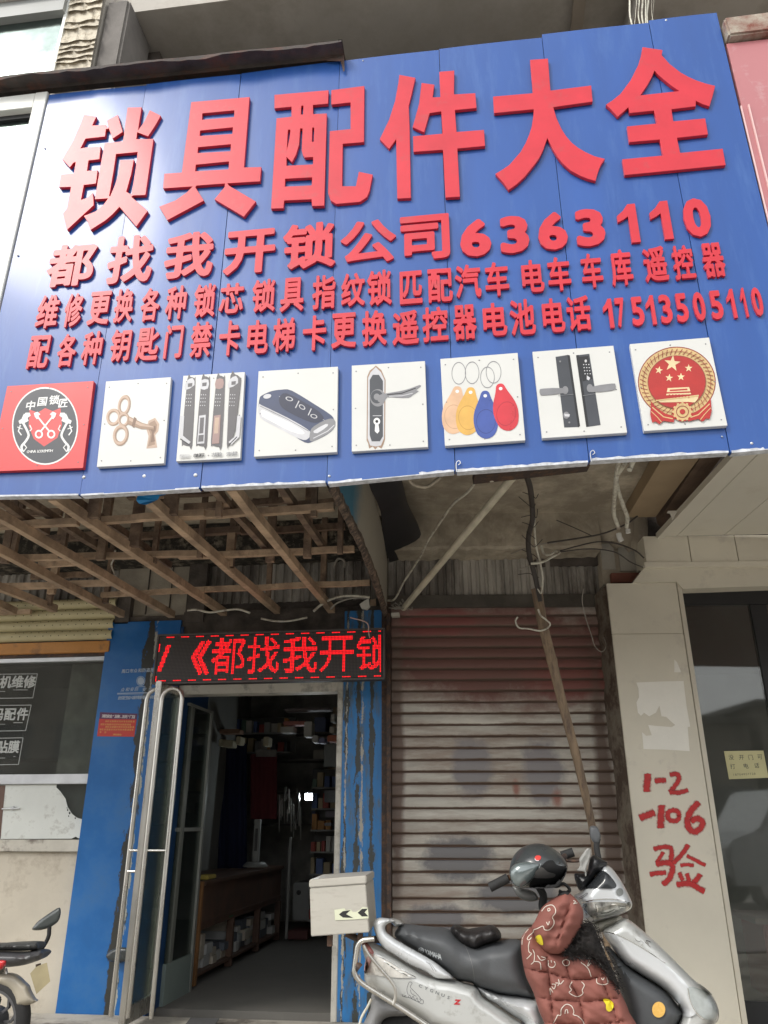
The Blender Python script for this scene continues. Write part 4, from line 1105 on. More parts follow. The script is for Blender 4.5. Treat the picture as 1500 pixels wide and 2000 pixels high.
# soffit sheets, level, running out towards the street
Zf = FA.at(1300, 1049).z
Zp = ZP(Zf+.002)
ln = [((1281, 1050), (1430, 888)), ((1296, 1049), (1447, 887)), ((1322, 1047), (1482, 886)), ((1415, 1045), (1603, 887)), ((1520, 1043), (1740, 880)), ((1700, 1040), (2000, 870))]
for i in range(len(ln)-1):
    A, B = ln[i], ln[i+1]
    a0, a1, b1, b0 = Zp.at(*A[0]), Zp.at(*A[1]), Zp.at(*B[1]), Zp.at(*B[0])
    a1 = a0+(a1-a0)*1.15; b1 = b0+(b1-b0)*1.15
    g = .0022
    s_ = (b0-a0).normalized()*g
    dz = -.012 if i == 0 else 0
    a0, a1, b0, b1 = a0+s_, a1+s_, b0-s_, b1-s_
    up_ = Vector((0, 0, .03)); dn = Vector((0, 0, dz))
    MB().hexa([a0+dn, a1+dn, a1+up_, a0+up_, b0+dn, b1+dn, b1+up_, b0+up_]).build('soffit_panel', K['white_soffit'], rs)
# torn scrap on the soffit edge
p = Zp.at(1318, 1003)
MB().add([p+Vector(q) for q in [(-.04, 0, .02), (.03, 0, .02), (.0, .0, -.01), (-.02, .0, -.05), (-.03, 0, .0), (-.05, 0, .005)]], [(0, 4, 3, 2, 1), (0, 5, 4)]).build('torn_scrap', K['white_soffit'], rs)
# door: dark metal frame, big pane
GD = Plane(PIL.o-PIL.n*.12, PIL.n)
dr = thing('glass_shop_door', 'dark framed glass door at the right edge with a handwritten note on it', 'glass door', GD.at(1450, 1900))
xl = GD.at(1337, 1200); xr = GD.at(1466, 1200)
w1 = (xr-xl).dot(d2)
zt1 = GD.at(1400, 1148).z; zt2 = GD.at(1400, 1182).z
DF = simple('dark_door_frame', (.018, .019, .02), .45, bump=.03)
q = lambda t, o, z: Vector((xl.x, xl.y, z))+d2*t+GD.n*o
def gb(t0, t1, z0, z1, o0, o1): return MB().hexa([q(t0, o0, z0), q(t1, o0, z0), q(t1, o0, z1), q(t0, o0, z1), q(t0, o1, z0), q(t1, o1, z0), q(t1, o1, z1), q(t0, o1, z1)])
gb(-.02, 2.6, zt2, zt1+.02, .02, -.03).build('frame', DF, dr, bevel=.002)
gb(w1, w1+.11, .3, zt2-.001, .015, -.03).build('frame', DF, dr, bevel=.002)
gb(-.02, .004, .3, zt2-.001, .012, -.03).build('frame', DF, dr, bevel=.002)
gb(-.02, 2.6, .17, .299, .018, -.03).build('frame', DF, dr, bevel=.002)
gb(.005, w1-.001, .3, zt2-.002, 0, -.008).build('pane', K['glass_window'], dr)
gb(w1+.111, 2.6, .3, zt2-.002, 0, -.008).build('pane', K['glass_window'], dr)
# the flaked white bead along the top of the door
mb = MB()
for k in range(14):
    t = -.01+k*.12+random.uniform(0, .05); l = random.uniform(.03, .1); h = random.uniform(.006, .016)
    mb.add([q(t, .0215, zt1+.02), q(t, .0215, zt1-h*.3), q(t+l*.4, .0215, zt1-h), q(t+l, .0215, zt1-h*.5), q(t+l, .0215, zt1+.02)], [(0, 1, 2, 3, 4)])
mb.build('flaked_sealant', simple('flaked_sealant', (.6, .58, .5), .8), dr)
nt_ = flat(Plane(GD.o+GD.n*.003, GD.n), [(1414, 1467), (1491, 1466), (1501, 1519), (1424, 1522)], .001, 'paper_note', K['paper_yellow'], None, label='pale yellow handwritten paper note stuck on the dark glass door', cat='note')
hw = MB(); NP = Plane(GD.o+GD.n*.0032, GD.n)
for i_, (ch, u, v) in enumerate([('没', 1428, 1479), ('开', 1448, 1479), ('门', 1466, 1479), ('可', 1484, 1478), ('打', 1431, 1497), ('电', 1457, 1496), ('话', 1478, 1495)]):
    write(hw, NP, ch, u, v, u, v, 10, off=.0004, weight=0, shear=.12*math.sin(i_*2.3))
write(hw, NP, '18704957720', 1433, 1513, 1474, 1511, 5.5, off=.0004, weight=0)
hw.build('handwriting', simple('blue_black_ink', (.04, .05, .06), .6), nt_)

# red spray paint numbers, paper scraps on the pillar
def ribbon(mb, P_, pts, w_, off=.0006, soft=.85):
    """painted stroke: solid core, thinning rim kept in a vertex attribute"""
    pts = [Vector((a, b, 0)) for a, b in pts]
    if len(pts) > 2: pts = curve_pts(pts, 5)
    n = len(pts); cs = []
    tt = [-1, -.62, 0, .62, 1]; al = [0, 1, 1, 1, 0]
    ex = [pts[0]-(pts[1]-pts[0]).normalized()*w_*.28] + pts + [pts[-1]+(pts[-1]-pts[-2]).normalized()*w_*.28]
    b0 = len(mb.v)
    for i, p in enumerate(ex):
        d = (ex[min(i+1, len(ex)-1)]-ex[max(i-1, 0)]).normalized(); nn = Vector((-d.y, d.x, 0))
        end = i in (0, len(ex)-1)
        for k, t in enumerate(tt):
            ww = w_*.5*(.65 if end else 1)*(1+.1*math.sin(i*1.9+k))
            pp = p+nn*t*ww*(1+soft*(abs(t) == 1))
            mb.v.append(P_.at(pp.x, pp.y, off)); cs.append(0 if end else al[k])
    for i in range(len(ex)-1):
        for k in range(4):
            mb.f.append([b0+i*5+k, b0+i*5+k+1, b0+(i+1)*5+k+1, b0+(i+1)*5+k]); mb.mi.append(0)
    mb.al = getattr(mb, 'al', [])+cs
def paint_mat(name, col):
    m = M(name, col, rough=.5, var=.12, scale=30, bump=.02); nt = m.node_tree
    at = nd(nt, 'ShaderNodeAttribute', attribute_name='cover'); nz = nd(nt, 'ShaderNodeTexNoise', Scale=70.0, Detail=3.0)
    tc = nd(nt, 'ShaderNodeTexCoord'); nt.links.new(tc.outputs['Object'], nz.inputs['Vector'])
    ma = nd(nt, 'ShaderNodeMath', operation='ADD'); nt.links.new(at.outputs['Fac'], ma.inputs[0]); nt.links.new(nz.outputs['Fac'], ma.inputs[1])
    mr = nd(nt, 'ShaderNodeMapRange'); mr.inputs[1].default_value = .55; mr.inputs[2].default_value = 1.35; nt.links.new(ma.outputs[0], mr.inputs[0])
    nt.links.new(mr.outputs[0], nt.nodes['Principled BSDF'].inputs['Alpha']); return m
K['spray'] = paint_mat('red_spray_paint', (.5, .02, .02))
def painted(name, strokes, P_, mat, parent, **kw):
    mb = MB(); z = 1150
    for i, (pts, w_) in enumerate(strokes): ribbon(mb, P_, pts, w_*.78, off=.0006+.00012*i)
    al = mb.al; o = mb.build(name, mat, parent, **kw)
    at = o.data.attributes.new('cover', 'FLOAT', 'POINT'); at.data.foreach_set('value', al); return o
g = lambda l: [(1150+a*.3, 1150+b*.3) for a, b in l]
painted('painted_number', [(g([(385,1208),(380,1255),(376,1318)]), 13), (g([(432,1250),(500,1245)]), 10), (g([(530,1212),(570,1205),(588,1235),(560,1285),(528,1322)]), 9), (g([(528,1324),(590,1326),(645,1312)]), 9)], PIL, K['spray'], rs, label='red sprayed 1-2, top line on the white pillar')
painted('painted_number', [(g([(335,1492),(370,1478),(425,1458)]), 13), (g([(475,1412),(470,1480),(466,1555)]), 13),
    (g([(590,1478),(578,1505),(550,1512),(522,1500),(512,1476),(525,1450),(552,1442),(580,1452),(590,1478)]), 9),
    (g([(715,1392),(670,1440),(643,1500),(650,1555),(688,1582),(730,1555),(738,1515),(705,1496),(668,1512)]), 12)], PIL, K['spray'], rs, label='red sprayed -106, middle line on the white pillar')
painted('painted_character', [(g([(425,1695),(475,1682),(530,1686),(540,1720),(535,1768)]), 9), (g([(485,1715),(460,1755),(442,1782)]), 7), (g([(440,1792),(490,1784),(535,1792),(545,1830),(522,1890),(485,1925)]), 11), (g([(400,1860),(450,1850),(500,1850)]), 9),
    (g([(648,1668),(605,1730),(552,1785)]), 9), (g([(640,1738),(690,1765),(758,1800)]), 7), (g([(598,1800),(640,1796),(682,1800)]), 7), (g([(590,1848),(600,1875),(612,1895)]), 8), (g([(638,1855),(648,1885),(655,1915)]), 8), (g([(725,1860),(700,1895),(672,1920)]), 10), (g([(575,1925),(660,1922),(750,1970)]), 11)],
    PIL, K['spray'], rs, label='red sprayed Chinese character, bottom line on the white pillar')
PW = simple('pillar_paper', (.85, .83, .75), .85, var=.03, bump=.15)
flat(Plane(PIL.o+PIL.n*.0012, PIL.n), [(1243,1333),(1290,1331),(1335,1330),(1341,1380),(1348,1419),(1343,1420),(1347,1467),(1300,1464),(1257,1463),(1254,1430),(1262,1437),(1273,1436),(1266,1416),(1285,1418),(1312,1420),(1319,1416),(1313,1411),(1301,1400),(1292,1399),(1288,1378),(1281,1392),(1268,1399),(1258,1392),(1252,1398),(1246,1392),(1243,1372),(1248,1362),(1247,1345)], .0008, 'torn_poster', PW, None, label='large torn pale poster remnant above the red sprayed numbers', cat='poster')
flat(Plane(PIL.o+PIL.n*.0012, PIL.n), [(1317,1288),(1322,1293),(1329,1309),(1330,1313),(1317,1313)], .0008, 'paper_scrap', PW, None, label='small triangular paper scrap on the white pillar above the torn poster', cat='paper scrap')
# shop behind the dark glass
rm = MB(); a_ = GD.at(1330, 1600, -.25); 
rm.box((a_.x-.3, a_.y+.2, .1), (a_.x+5, a_.y+4, .17)); rm.box((a_.x-.3, a_.y+4, .1), (a_.x+5, a_.y+4.1, 3.2)); rm.box((a_.x-.35, a_.y+.2, .1), (a_.x-.3, a_.y+4, 3.2)); rm.box((a_.x-.3, a_.y+.2, 2.9), (a_.x+5, a_.y+4, 3.0)); rm.box((a_.x+5, a_.y+.2, .1), (a_.x+5.1, a_.y+4, 3.2))
rm.build('room', simple('dim_room', (.3, .3, .27), .9), rs)
k1 = thing('red_cabinet', 'low red cabinet seen through the dark glass door', 'cabinet', (a_.x+.9, a_.y+.75, .17))
MB().box((a_.x+.55, a_.y+.5, .17), (a_.x+1.6, a_.y+1, .62)).build('body', simple('cabinet_red', (.4, .07, .05), .5), k1, bevel=.01)
MB().box((a_.x+.5, a_.y+.47, .622), (a_.x+1.65, a_.y+1.03, .66)).build('top', simple('cabinet_top', (.3, .22, .18), .5), k1, bevel=.005)
for i in range(3): MB().box((a_.x+.6+i*.34, a_.y+.485, .25), (a_.x+.9+i*.34, a_.y+.499, .55)).build('door', simple('cabinet_door', (.45, .1, .07), .5), k1, bevel=.004)

# slim cable and pipe beside the old column
mb = MB()
mb.tube([PIL.at(1178, 1150, -.16), PIL.at(1184, 1190, -.15), PIL.at(1207, 1395, -.14), PIL.at(1233, 1600, -.14), PIL.at(1262, 1830, -.14)], .013, 8)
mb.build('downpipe', M('grimy_pipe', (.3, .26, .2), rough=.7, var=.3, scale=8, bump=.2), smooth=60, label='thin grimy pipe running up beside the roller shutter, left of the white pillar', cat='pipe')
# ================================================================== LEFT SHOP (phone repair window)
ls = thing('left_shop_front', 'neighbouring shop front at the left with a lettered window over a cream wall', 'shop front', F1.at(60, 1950))
cxl = fx(168)                     # left edge of the blue column
def fb(u0, u1, v0, v1, y, th, mat, name, parent, bevel=0, **kw):
    """box facing the street at depth y; columns read at row 1600, rows read at column 100"""
    P_ = YP(y); a = P_.at(u0, 1600).x; b = P_.at(u1, 1600).x; z1 = P_.at(kw.pop('uz', 100), v0).z; z0 = P_.at(100, v1).z
    return MB().box((a, y, z0), (b, y+th, z1)).build(name, mat, parent, bevel=bevel, **kw)
fb(-420, 167, 1664, 2030, 5.40, .2, K['cream_wall'], 'wall', ls)
fb(-420, 167, 1640, 1663.5, 5.36, .2, simple('pale_sill', (.55, .52, .45), .6, var=.12, bump=.1, dirt=((.2, .17, .14), .2, 8)), 'sill', ls, bevel=.004)
fb(-420, 167, 1512, 1531, 5.37, .06, K['alu'], 'window_rail', ls, bevel=.003)
fb(-420, 167, 1284, 1292, 5.37, .06, K['alu'], 'window_rail', ls, bevel=.002)
fb(-420, 167, 1276, 1283.6, 5.36, .1, K['dark_steel'], 'dark_strip', ls)
fb(-420, 167, 1254, 1275.6, 5.33, .12, K['orange'], 'orange_strip', ls, bevel=.004)
wing = fb(-420, 167, 1292.4, 1511.6, 5.40, .006, K['glass_window'], 'pane', ls)
fb(-420, 167, 1531.4, 1639.6, 5.41, .006, K['glass_window'], 'pane', ls)
# half-lowered cream shutter: curved slats with punched holes
CP = YP(5.34); zt = CP.at(100, 1171).z; zb = CP.at(100, 1252).z; N = 4; ph = (zt-zb)/N
xa, xb = CP.at(-420, 1600).x, CP.at(171, 1600).x
for k in range(N):
    z0 = zb+ph*k; V = []
    pr = [(0, 0), (.06, .012), (.3, .03), (.6, .034), (.85, .022), (.93, .006), (1, 0)]
    for x in (xa, xb):
        for h, o in pr: V.append((x, 5.35-o, z0+h*ph*.98))
    m_ = len(pr)
    o = MB().add(V, [(i, i+m_, i+m_+1, i+1) for i in range(m_-1)]).build('shutter_slat', K['cream_shutter'], ls, smooth=60)
    hb = MB()
    x = xb-.04
    while x > CP.at(-40, 1600).x:
        for h, oo, r in ((.42, .0345, .0042), (.8, .0262, .0035)):
            hb.lathe((x+(.02 if h > .5 else 0), 5.35-oo, z0+h*ph), (0, -1, 0), [(0, r), (.0012, r), (.0013, 0)], 6)
        x -= .062
    hb.build('slat_holes', simple('hole_dark', (.06, .05, .035), .9), ls, kind='stuff')
fb(-420, 167, 1100, 1170.5, 5.47, .02, simple('dull_green_board', (.22, .21, .16), .8, var=.15), 'fascia_board', ls)
# white paper pasted inside the lower pane, torn away at its upper right
WP = YP(5.402)
o = flat(WP, [(-60, 1533), (10, 1533), (111, 1532), (110, 1538), (118, 1546), (128, 1560), (132, 1576), (137, 1584), (141, 1590), (150, 1597), (160, 1600), (172, 1600.5), (172, 1637), (152, 1637), (148, 1634), (140, 1638), (-60, 1639)], .001, 'window_paper', K['paper'], None, label='white paper covering the lower window pane beside the blue column, torn at one corner', cat='paper')
mb = MB()
for (u, v, r) in [(132, 1582, 1.6), (136, 1588, 2), (134, 1594, 1.3), (147, 1598, 1.5), (131, 1578, 1)]: mb.poly([WP.at(u+r*math.cos(t), v+r*math.sin(t)*1.4, .0008) for t in (0, 1.2, 2.4, 3.8, 5)], (), NY)
mb.build('torn_hole', simple('hole_black', (.03, .03, .03), .9), o)
flat(YP(5.4), [(-60, 1533), (10.5, 1534), (4, 1600), (1, 1638), (-60, 1638)], .0008, 'brown_sheet', simple('brown_sheet', (.16, .1, .08), .8), ls)
# small latch on the paper
mb = MB(); a = WP.at(4, 1580, .012); b = WP.at(38, 1579, .012); mb.tube([a, b], .006, 8); mb.lathe(WP.at(27, 1579, .004), NY, [(0, .014), (.01, .014), (.016, .006), (.018, 0)], 12)
mb.build('latch', K['alu'], ls, smooth=60)
# lettering on the upper pane
LP = YP(5.3985)
for (txt, u0, u1, v, h, (tl, tr, br, bl), kind_) in [
        ('手机维修', -12, 58, 1332, 23, ((-80, 1318), (73, 1316), (64, 1363), (-80, 1365)), 'top'),
        ('号码配件', -28, 44, 1395, 23, ((-80, 1379), (61, 1377), (50, 1427), (-80, 1429)), 'middle'),
        ('手机贴膜', -40, 27, 1459, 23, ((-80, 1443), (45, 1441), (36, 1493), (-80, 1495)), 'bottom')]:
    mb = MB(); write(mb, LP, txt, u0, v, u1, v-.5, h, off=.0002, weight=.03)
    for (p0, p1) in ((tl, tr), (tr, br), (br, bl)):
        d_ = Vector((p1[0]-p0[0], p1[1]-p0[1])).normalized(); nx_, ny_ = -d_.y*.6, d_.x*.6
        mb.poly([LP.at(p0[0]+nx_, p0[1]+ny_), LP.at(p1[0]+nx_, p1[1]+ny_), LP.at(p1[0]-nx_, p1[1]-ny_), LP.at(p0[0]-nx_, p0[1]-ny_)], (), NY)
    ln_ = br[1]-7
    mb.poly([LP.at(-10, ln_-6), LP.at(10, ln_-6), LP.at(10, ln_-5), LP.at(-10, ln_-5)], (), NY); mb.poly([LP.at(26, ln_-9), LP.at(min(br[0]-6, 54), ln_-9), LP.at(min(br[0]-6, 54), ln_-8), LP.at(26, ln_-8)], (), NY)
    mb.build('window_lettering', simple('frosted_vinyl', (.5, .52, .5), .7, dirt=((.2, .2, .2), .15, 30)), ls, label='white lettering in a thin frame, %s of three on the window' % kind_)
# inside of that shop: shallow dark room, ring lamp, shelves
rm = MB(); xq0, xq1 = F1.at(-420, 1600).x, cxl+.05
rm.box((xq0, 5.62, .1), (xq1, 8.2, .16)); rm.box((xq0, 8.2, .1), (xq1, 8.3, 2.9)); rm.box((xq0-.1, 5.6, .1), (xq0, 8.3, 2.9)); rm.box((xq1, 5.62, .1), (xq1+.05, 8.3, 2.9)); rm.box((xq0, 5.62, 2.66), (xq1, 8.3, 2.72))
rm.build('room', simple('dark_room', (.25, .25, .23), .9), ls)
fb(-420, 167, 1292.4, 1296, 5.46, .1, K['dark_wall'], 'inner_lintel', ls)
lp = YP(5.7).at(103, 1291)
o = MB().lathe(lp, (0, 0, -1), [(-.04, .01), (-.01, .05), (0, .055)], 20).build('ring_lamp', K['white_print'], None, label='small white ceiling lamp behind the lettered window, top centre', cat='lamp')
MB().lathe(lp+Vector((0, 0, -.001)), (0, 0, -1), [(0, .053), (.006, .048), (.008, .0)], 20).build('diffuser', M('lamp_glow', (.9, .92, 1), emit=((.8, .9, 1), 6), bump=0), o)
rng = random.Random(11)
for s_, (zz, y_) in enumerate([(1.0, 7.0), (1.45, 7.2), (1.85, 7.4)]):
    sh_ = thing('wall_shelf', ['lowest dark shelf of small goods behind the lettered window', 'middle dark shelf of small goods behind the lettered window', 'top dark shelf of small goods behind the lettered window'][s_], 'shelf', (-1.9, y_, zz))
    MB().box((xq0+.1, y_, zz-.02), (xq1-.05, y_+.3, zz)).build('board', simple('shelf_board', (.2, .19, .17), .7), sh_)
    x = xq0+1.0
    k = 0
    while x < xq1-.2:
        w_ = rng.uniform(.06, .2); h_ = rng.uniform(.06, .24)
        bx = MB().box((x, y_+.02, zz+.001), (x+w_, y_+.2, zz+h_)).build('packet', simple('goods%d' % (k % 5), [(.3, .3, .3), (.12, .14, .2), (.4, .38, .33), (.1, .1, .1), (.25, .12, .1)][k % 5], .6), None, bevel=.004)
        setp(bx, 'small dim packet standing on a shelf behind the lettered window', 'packet', 'packets on the shelves behind the lettered window')
        x += w_+rng.uniform(.02, .18); k += 1

# ================================================================== THE LOCK SHOP: blue columns
lk = thing('lock_shop_front', 'lock shop front with worn blue columns either side of its open door', 'shop front', F1.at(480, 2000))
K['blue_l'] = M('blue_painted_board', (.01, .13, .4), rough=.36, var=.12, scale=3, bump=.04, coat=.25, world=True, dirt=((.03, .14, .36), .3, 3))
K['blue_r'] = M('worn_blue_paint', (.03, .19, .47), rough=.5, var=.12, scale=6, bump=.15, world=True, dirt=((.1, .12, .12), .25, 7), stretch=(2.4, 1, .55))
def strip_worn(m, col, x0, soft, sc_, amount=.5):
    """ragged bands of bare dark board, running up the column"""
    nt = m.node_tree; L = nt.links.new; b = nt.nodes['Principled BSDF']; out = b.inputs['Base Color'].links[0].from_socket
    pos = nd(nt, 'ShaderNodeNewGeometry').outputs['Position']; sx = nd(nt, 'ShaderNodeSeparateXYZ'); L(pos, sx.inputs[0])
    ab = nd(nt, 'ShaderNodeMath', operation='SUBTRACT'); L(sx.outputs[0], ab.inputs[0]); ab.inputs[1].default_value = x0
    a2 = nd(nt, 'ShaderNodeMath', operation='ABSOLUTE'); L(ab.outputs[0], a2.inputs[0])
    mp = nd(nt, 'ShaderNodeMapping'); mp.inputs['Scale'].default_value = (1, 1, .3); L(pos, mp.inputs[0])
    nz = nd(nt, 'ShaderNodeTexNoise', Scale=sc_, Detail=8.0, Roughness=.75); L(mp.outputs[0], nz.inputs['Vector'])
    ma = nd(nt, 'ShaderNodeMath', operation='MULTIPLY_ADD'); L(nz.outputs['Fac'], ma.inputs[0]); ma.inputs[1].default_value = amount; L(a2.outputs[0], ma.inputs[2])
    mr = nd(nt, 'ShaderNodeMapRange'); mr.inputs[1].default_value = amount*.5+soft*1.1; mr.inputs[2].default_value = amount*.5+soft*.8; L(ma.outputs[0], mr.inputs[0])
    mx = nd(nt, 'ShaderNodeMix', data_type='RGBA'); L(mr.outputs[0], mx.inputs[0]); L(out, mx.inputs[6]); mx.inputs[7].default_value = tuple(col)+(1,); L(mx.outputs[2], b.inputs['Base Color'])
x1_, x2_ = fx(168), fx(322)
strip_worn(K['blue_l'], (.035, .035, .03), fx(262), .028, 9, .3); strip_worn(K['blue_l'], (.38, .38, .33), fx(272), .006, 22, .13)
xr1, xr2 = fx(668), fx(748)
for uu, s_ in ((676, .010), (699, .012), (727, .011)): strip_worn(K['blue_r'], (.05, .055, .05), fx(uu), s_, 14, .13)
strip_worn(K['blue_r'], (.4, .38, .32), fx(708), .004, 26, .10); strip_worn(K['blue_r'], (.4, .38, .32), fx(676), .003, 30, .08)
ztc = fz(1219, 230)
# the left board, its lower corner chewed away
mb = MB(); mb.box((x1_, 5.34, FLOOR-.03), (x2_, 5.42, ztc)); mb.build('column_board', K['blue_l'], lk, bevel=.003, label='left blue column board with small white print')
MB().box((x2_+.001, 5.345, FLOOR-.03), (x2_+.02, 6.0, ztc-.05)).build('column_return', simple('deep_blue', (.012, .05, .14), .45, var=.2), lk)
zlr = fz(1333, 700); 
mb = MB(); mb.box((xr1, 5.35, FLOOR-.03), (xr2, 5.45, fz(1196, 700))); mb.build('column_board', K['blue_r'], lk, bevel=.003, label='right blue column board with dark worn bands')
MB().box((xr2+.001, 5.40, FLOOR-.03), (xr2+.05, 5.5, fz(1150, 750))).build('dark_gap', K['dark_steel'], lk)
J = simple('cream_jamb', (.55, .53, .47), .6, var=.1, bump=.3, dirt=((.3, .28, .24), .25, 9))
MB().box((fx(656.5), 5.352, FLOOR-.03), (xr1-.001, 5.6, zlr)).build('door_jamb', J, lk, bevel=.004)
DLZ = fz(1354, 540); 
MB().box((x2_+.021, 5.37, DLZ), (xr1-.002, 5.5, fz(1333, 540))).build('door_lintel', simple('cream_lintel', (.6, .57, .5), .5, dirt=((.2, .19, .17), .2, 5)), lk, bevel=.003)
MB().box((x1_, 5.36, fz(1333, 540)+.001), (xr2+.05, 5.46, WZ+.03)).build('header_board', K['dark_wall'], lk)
# print on the left column
TP = YP(5.3392)
pr = MB()
write(pr, TP, '周口市众和防盗报警器材', 241, 1311, 322, 1307, 7.5, off=.0002, weight=.02)
write(pr, TP, '众和安防', 240, 1347, 267, 1346, 7.5, off=.0002, weight=.01, shear=.25); write(pr, TP, '安全', 282, 1346.5, 294, 1346, 7.5, off=.0002, weight=.01, shear=.25)
pr.poly([TP.at(229, 1353.5), TP.at(300, 1352), TP.at(300, 1353.4), TP.at(229, 1355)], (), NY)
pr.poly([TP.at(229, 1356.2), TP.at(300, 1354.8), TP.at(300, 1355.4), TP.at(229, 1356.8)], (), NY)
write(pr, TP, '此店已加入城市联网报警系统', 234, 1363, 300, 1361.5, 7, off=.0002, weight=.02)
c = (275, 1330)
cir = lambda r, k=1: [TP.at(c[0]+r*math.cos(2*math.pi*i/24), c[1]+r*1.12*math.sin(2*math.pi*i/24)) for i in range(24)]
pr.poly(cir(8.5), [cir(7.6)], NY); pr.poly(cir(6.6), [cir(2.6)], NY); pr.poly([TP.at(c[0]+a, c[1]+b, .0001) for a, b in ((-4, -3), (0, -5), (4, -3), (3, 3), (0, 5), (-3, 3))], (), NY)
pr.poly([TP.at(266, 1341), TP.at(284, 1340.4), TP.at(284, 1341.2), TP.at(266, 1341.8)], (), NY)
pr.build('printed_notice', simple('faint_white_print', (.42, .5, .6), .6), lk)
# red fire-safety notice
o = flat(YP(5.3375), [(195.5, 1391), (268, 1394), (262, 1439), (189.5, 1438)], .002, 'fire_notice', simple('notice_red', (.55, .045, .035), .5), None, label='small red notice with a dark heading stuck on the blue column', cat='notice')
NPn = YP(5.3372)
flat(YP(5.3373), [(195.5, 1391), (268, 1394), (266.7, 1405), (194, 1404)], .0001, 'heading', simple('notice_purple', (.1, .03, .09), .5), o)
mb = MB(); write(mb, NPn, '消防安全“五有、五无”门店', 202, 1398.5, 261, 1400, 6.3, off=.0002, weight=.03); mb.build('heading_text', simple('notice_white', (.7, .65, .65), .6), o)
mb = MB()
for (a, b, v) in [(207, 261, 1409), (198, 254, 1415), (207, 260, 1420), (196, 259, 1425), (196, 206, 1430)]:
    n_ = int((b-a)/4); write(mb, NPn, ('消防设施器材完好有效疏散通道安全出口畅通值班人员在岗')[:n_], a, v-.3, b, v+.3, 3.8, off=.0002, weight=.01)
write(mb, NPn, '消防安全委员会', 222, 1434.5, 236, 1435, 3.4, off=.0002, weight=.01)
mb.build('body_text', simple('notice_yellow', (.72, .42, .12), .6), o)

# ================================================================== LED SIGN
LY = 5.02; LPn = YP(LY)
led = thing('led_sign', 'long black LED sign with glowing red dot characters above the open shop door', 'LED sign', LPn.at(520, 1330))
lx0, lx1 = LPn.at(303, 1288).x, LPn.at(752, 1275).x; lz1 = LPn.at(520, 1233).z; lz0 = LPn.at(520, 1332).z
MB().box((lx0, LY, lz0), (lx1, LY+.07, lz1)).build('case', simple('led_case', (.035, .028, .026), .5, bump=.05), led, bevel=.004)
f_ = .012
MB().box((lx0+f_, LY-.002, lz0+f_), (lx1-f_, LY-.0005, lz1-f_)).build('face', simple('led_face', (.03, .026, .025), .55, bump=.0), led)
for (a, b, c_, d_) in ((lx0, lx1, lz0, lz0+f_), (lx0, lx1, lz1-f_, lz1), (lx0, lx0+f_, lz0+f_, lz1-f_), (lx1-f_, lx1, lz0+f_, lz1-f_)):
    MB().box((a, LY-.008, c_), (b, LY-.0006, d_)).build('bezel', simple('led_bezel', (.1, .085, .08), .45), led, bevel=.002)
ax0, ax1, az0, az1 = lx0+.018, lx1-.018, lz0+.018, lz1-.018
ROWS = 32; pt = (az1-az0)/ROWS; COLS = int((ax1-ax0)/pt)
lit = set()
def stamp(ch, u0, u1, v0, v1, weight=.012):
    """light the dots that a character covers"""
    g_ = glyph(ch, weight)
    V_, F_, gx0, gx1, gy0, gy1 = g_
    F2_ = [f for f in F_ if len(f) == 3 and all(V_[i][2] > .4 for i in f)]
    bt = BVHTree.FromPolygons([Vector((v[0], v[1], 0)) for v in V_], F2_)
    X0, X1 = LPn.at(u0, 1285).x, LPn.at(u1, 1285).x; Z0, Z1 = LPn.at((u0+u1)/2, v1).z, LPn.at((u0+u1)/2, v0).z
    for c_ in range(COLS):
        for r_ in range(ROWS):
            x = ax0+(c_+.5)*pt; z = az0+(r_+.5)*pt
            if X0 <= x <= X1 and Z0 <= z <= Z1:
                gx = gx0+(x-X0)/(X1-X0)*(gx1-gx0); gy = gy0+(z-Z0)/(Z1-Z0)*(gy1-gy0)
                if bt.ray_cast(Vector((gx, gy, 1)), Vector((0, 0, -1)))[0] is not None: lit.add((c_, r_))
stamp('都', 413, 479, 1246, 1317); stamp('找', 483, 547, 1244, 1315); stamp('我', 552, 620, 1243, 1314); stamp('开', 624, 691, 1243, 1312, .004)
stamp('《', 373, 411, 1251, 1318, .03)
stamp('锁', 695, 765, 1241, 1309, .012)
def dl(u, v): return (int((LPn.at(u, v).x-ax0)/pt), int((LPn.at(u, v).z-az0)/pt))
for k in range(40):      # the stroke scrolling in at the left end
    t = k/39; c_, r_ = dl(327-19*t, 1262+50*t)
    for dx in (0, 1, 2): lit.add((c_+dx, r_))
c_ = 2
for k in range(0, COLS, 11):
    for d in range(6):
        if k+5+d < COLS: lit.add((k+5+d, ROWS-1))
        if k+2+d < COLS: lit.add((k+2+d, 0))
for r_ in list(range(21, 27)): lit.add((0, r_))
for r_ in list(range(0, 4)): lit.add((0, r_))
for r_ in list(range(3, 10)) + list(range(14, 20)): lit.add((COLS-1, r_))
on, off_ = MB(), MB()
for c_ in range(COLS):
    for r_ in range(ROWS):
        x = ax0+(c_+.5)*pt; z = az0+(r_+.5)*pt; m_ = on if (c_, r_) in lit else off_; h = pt*(.36 if m_ is on else .3)
        y = LY-(.0035 if m_ is on else .0028)
        m_.add([(x-h, y, z-h*.5), (x-h*.5, y, z-h), (x+h*.5, y, z-h), (x+h, y, z-h*.5), (x+h, y, z+h*.5), (x+h*.5, y, z+h), (x-h*.5, y, z+h), (x-h, y, z+h*.5)] if m_ is on else [(x-h, y, z-h), (x+h, y, z-h), (x+h, y, z+h), (x-h, y, z+h)], [tuple(range(8))] if m_ is on else [(0, 1, 2, 3)])
on.build('lit_diodes', M('led_red', (.6, .01, .01), emit=((1, .008, .015), .8), bump=0), led, kind='stuff')
off_.build('dark_diodes', simple('led_off', (.1, .085, .08), .4), led, kind='stuff')
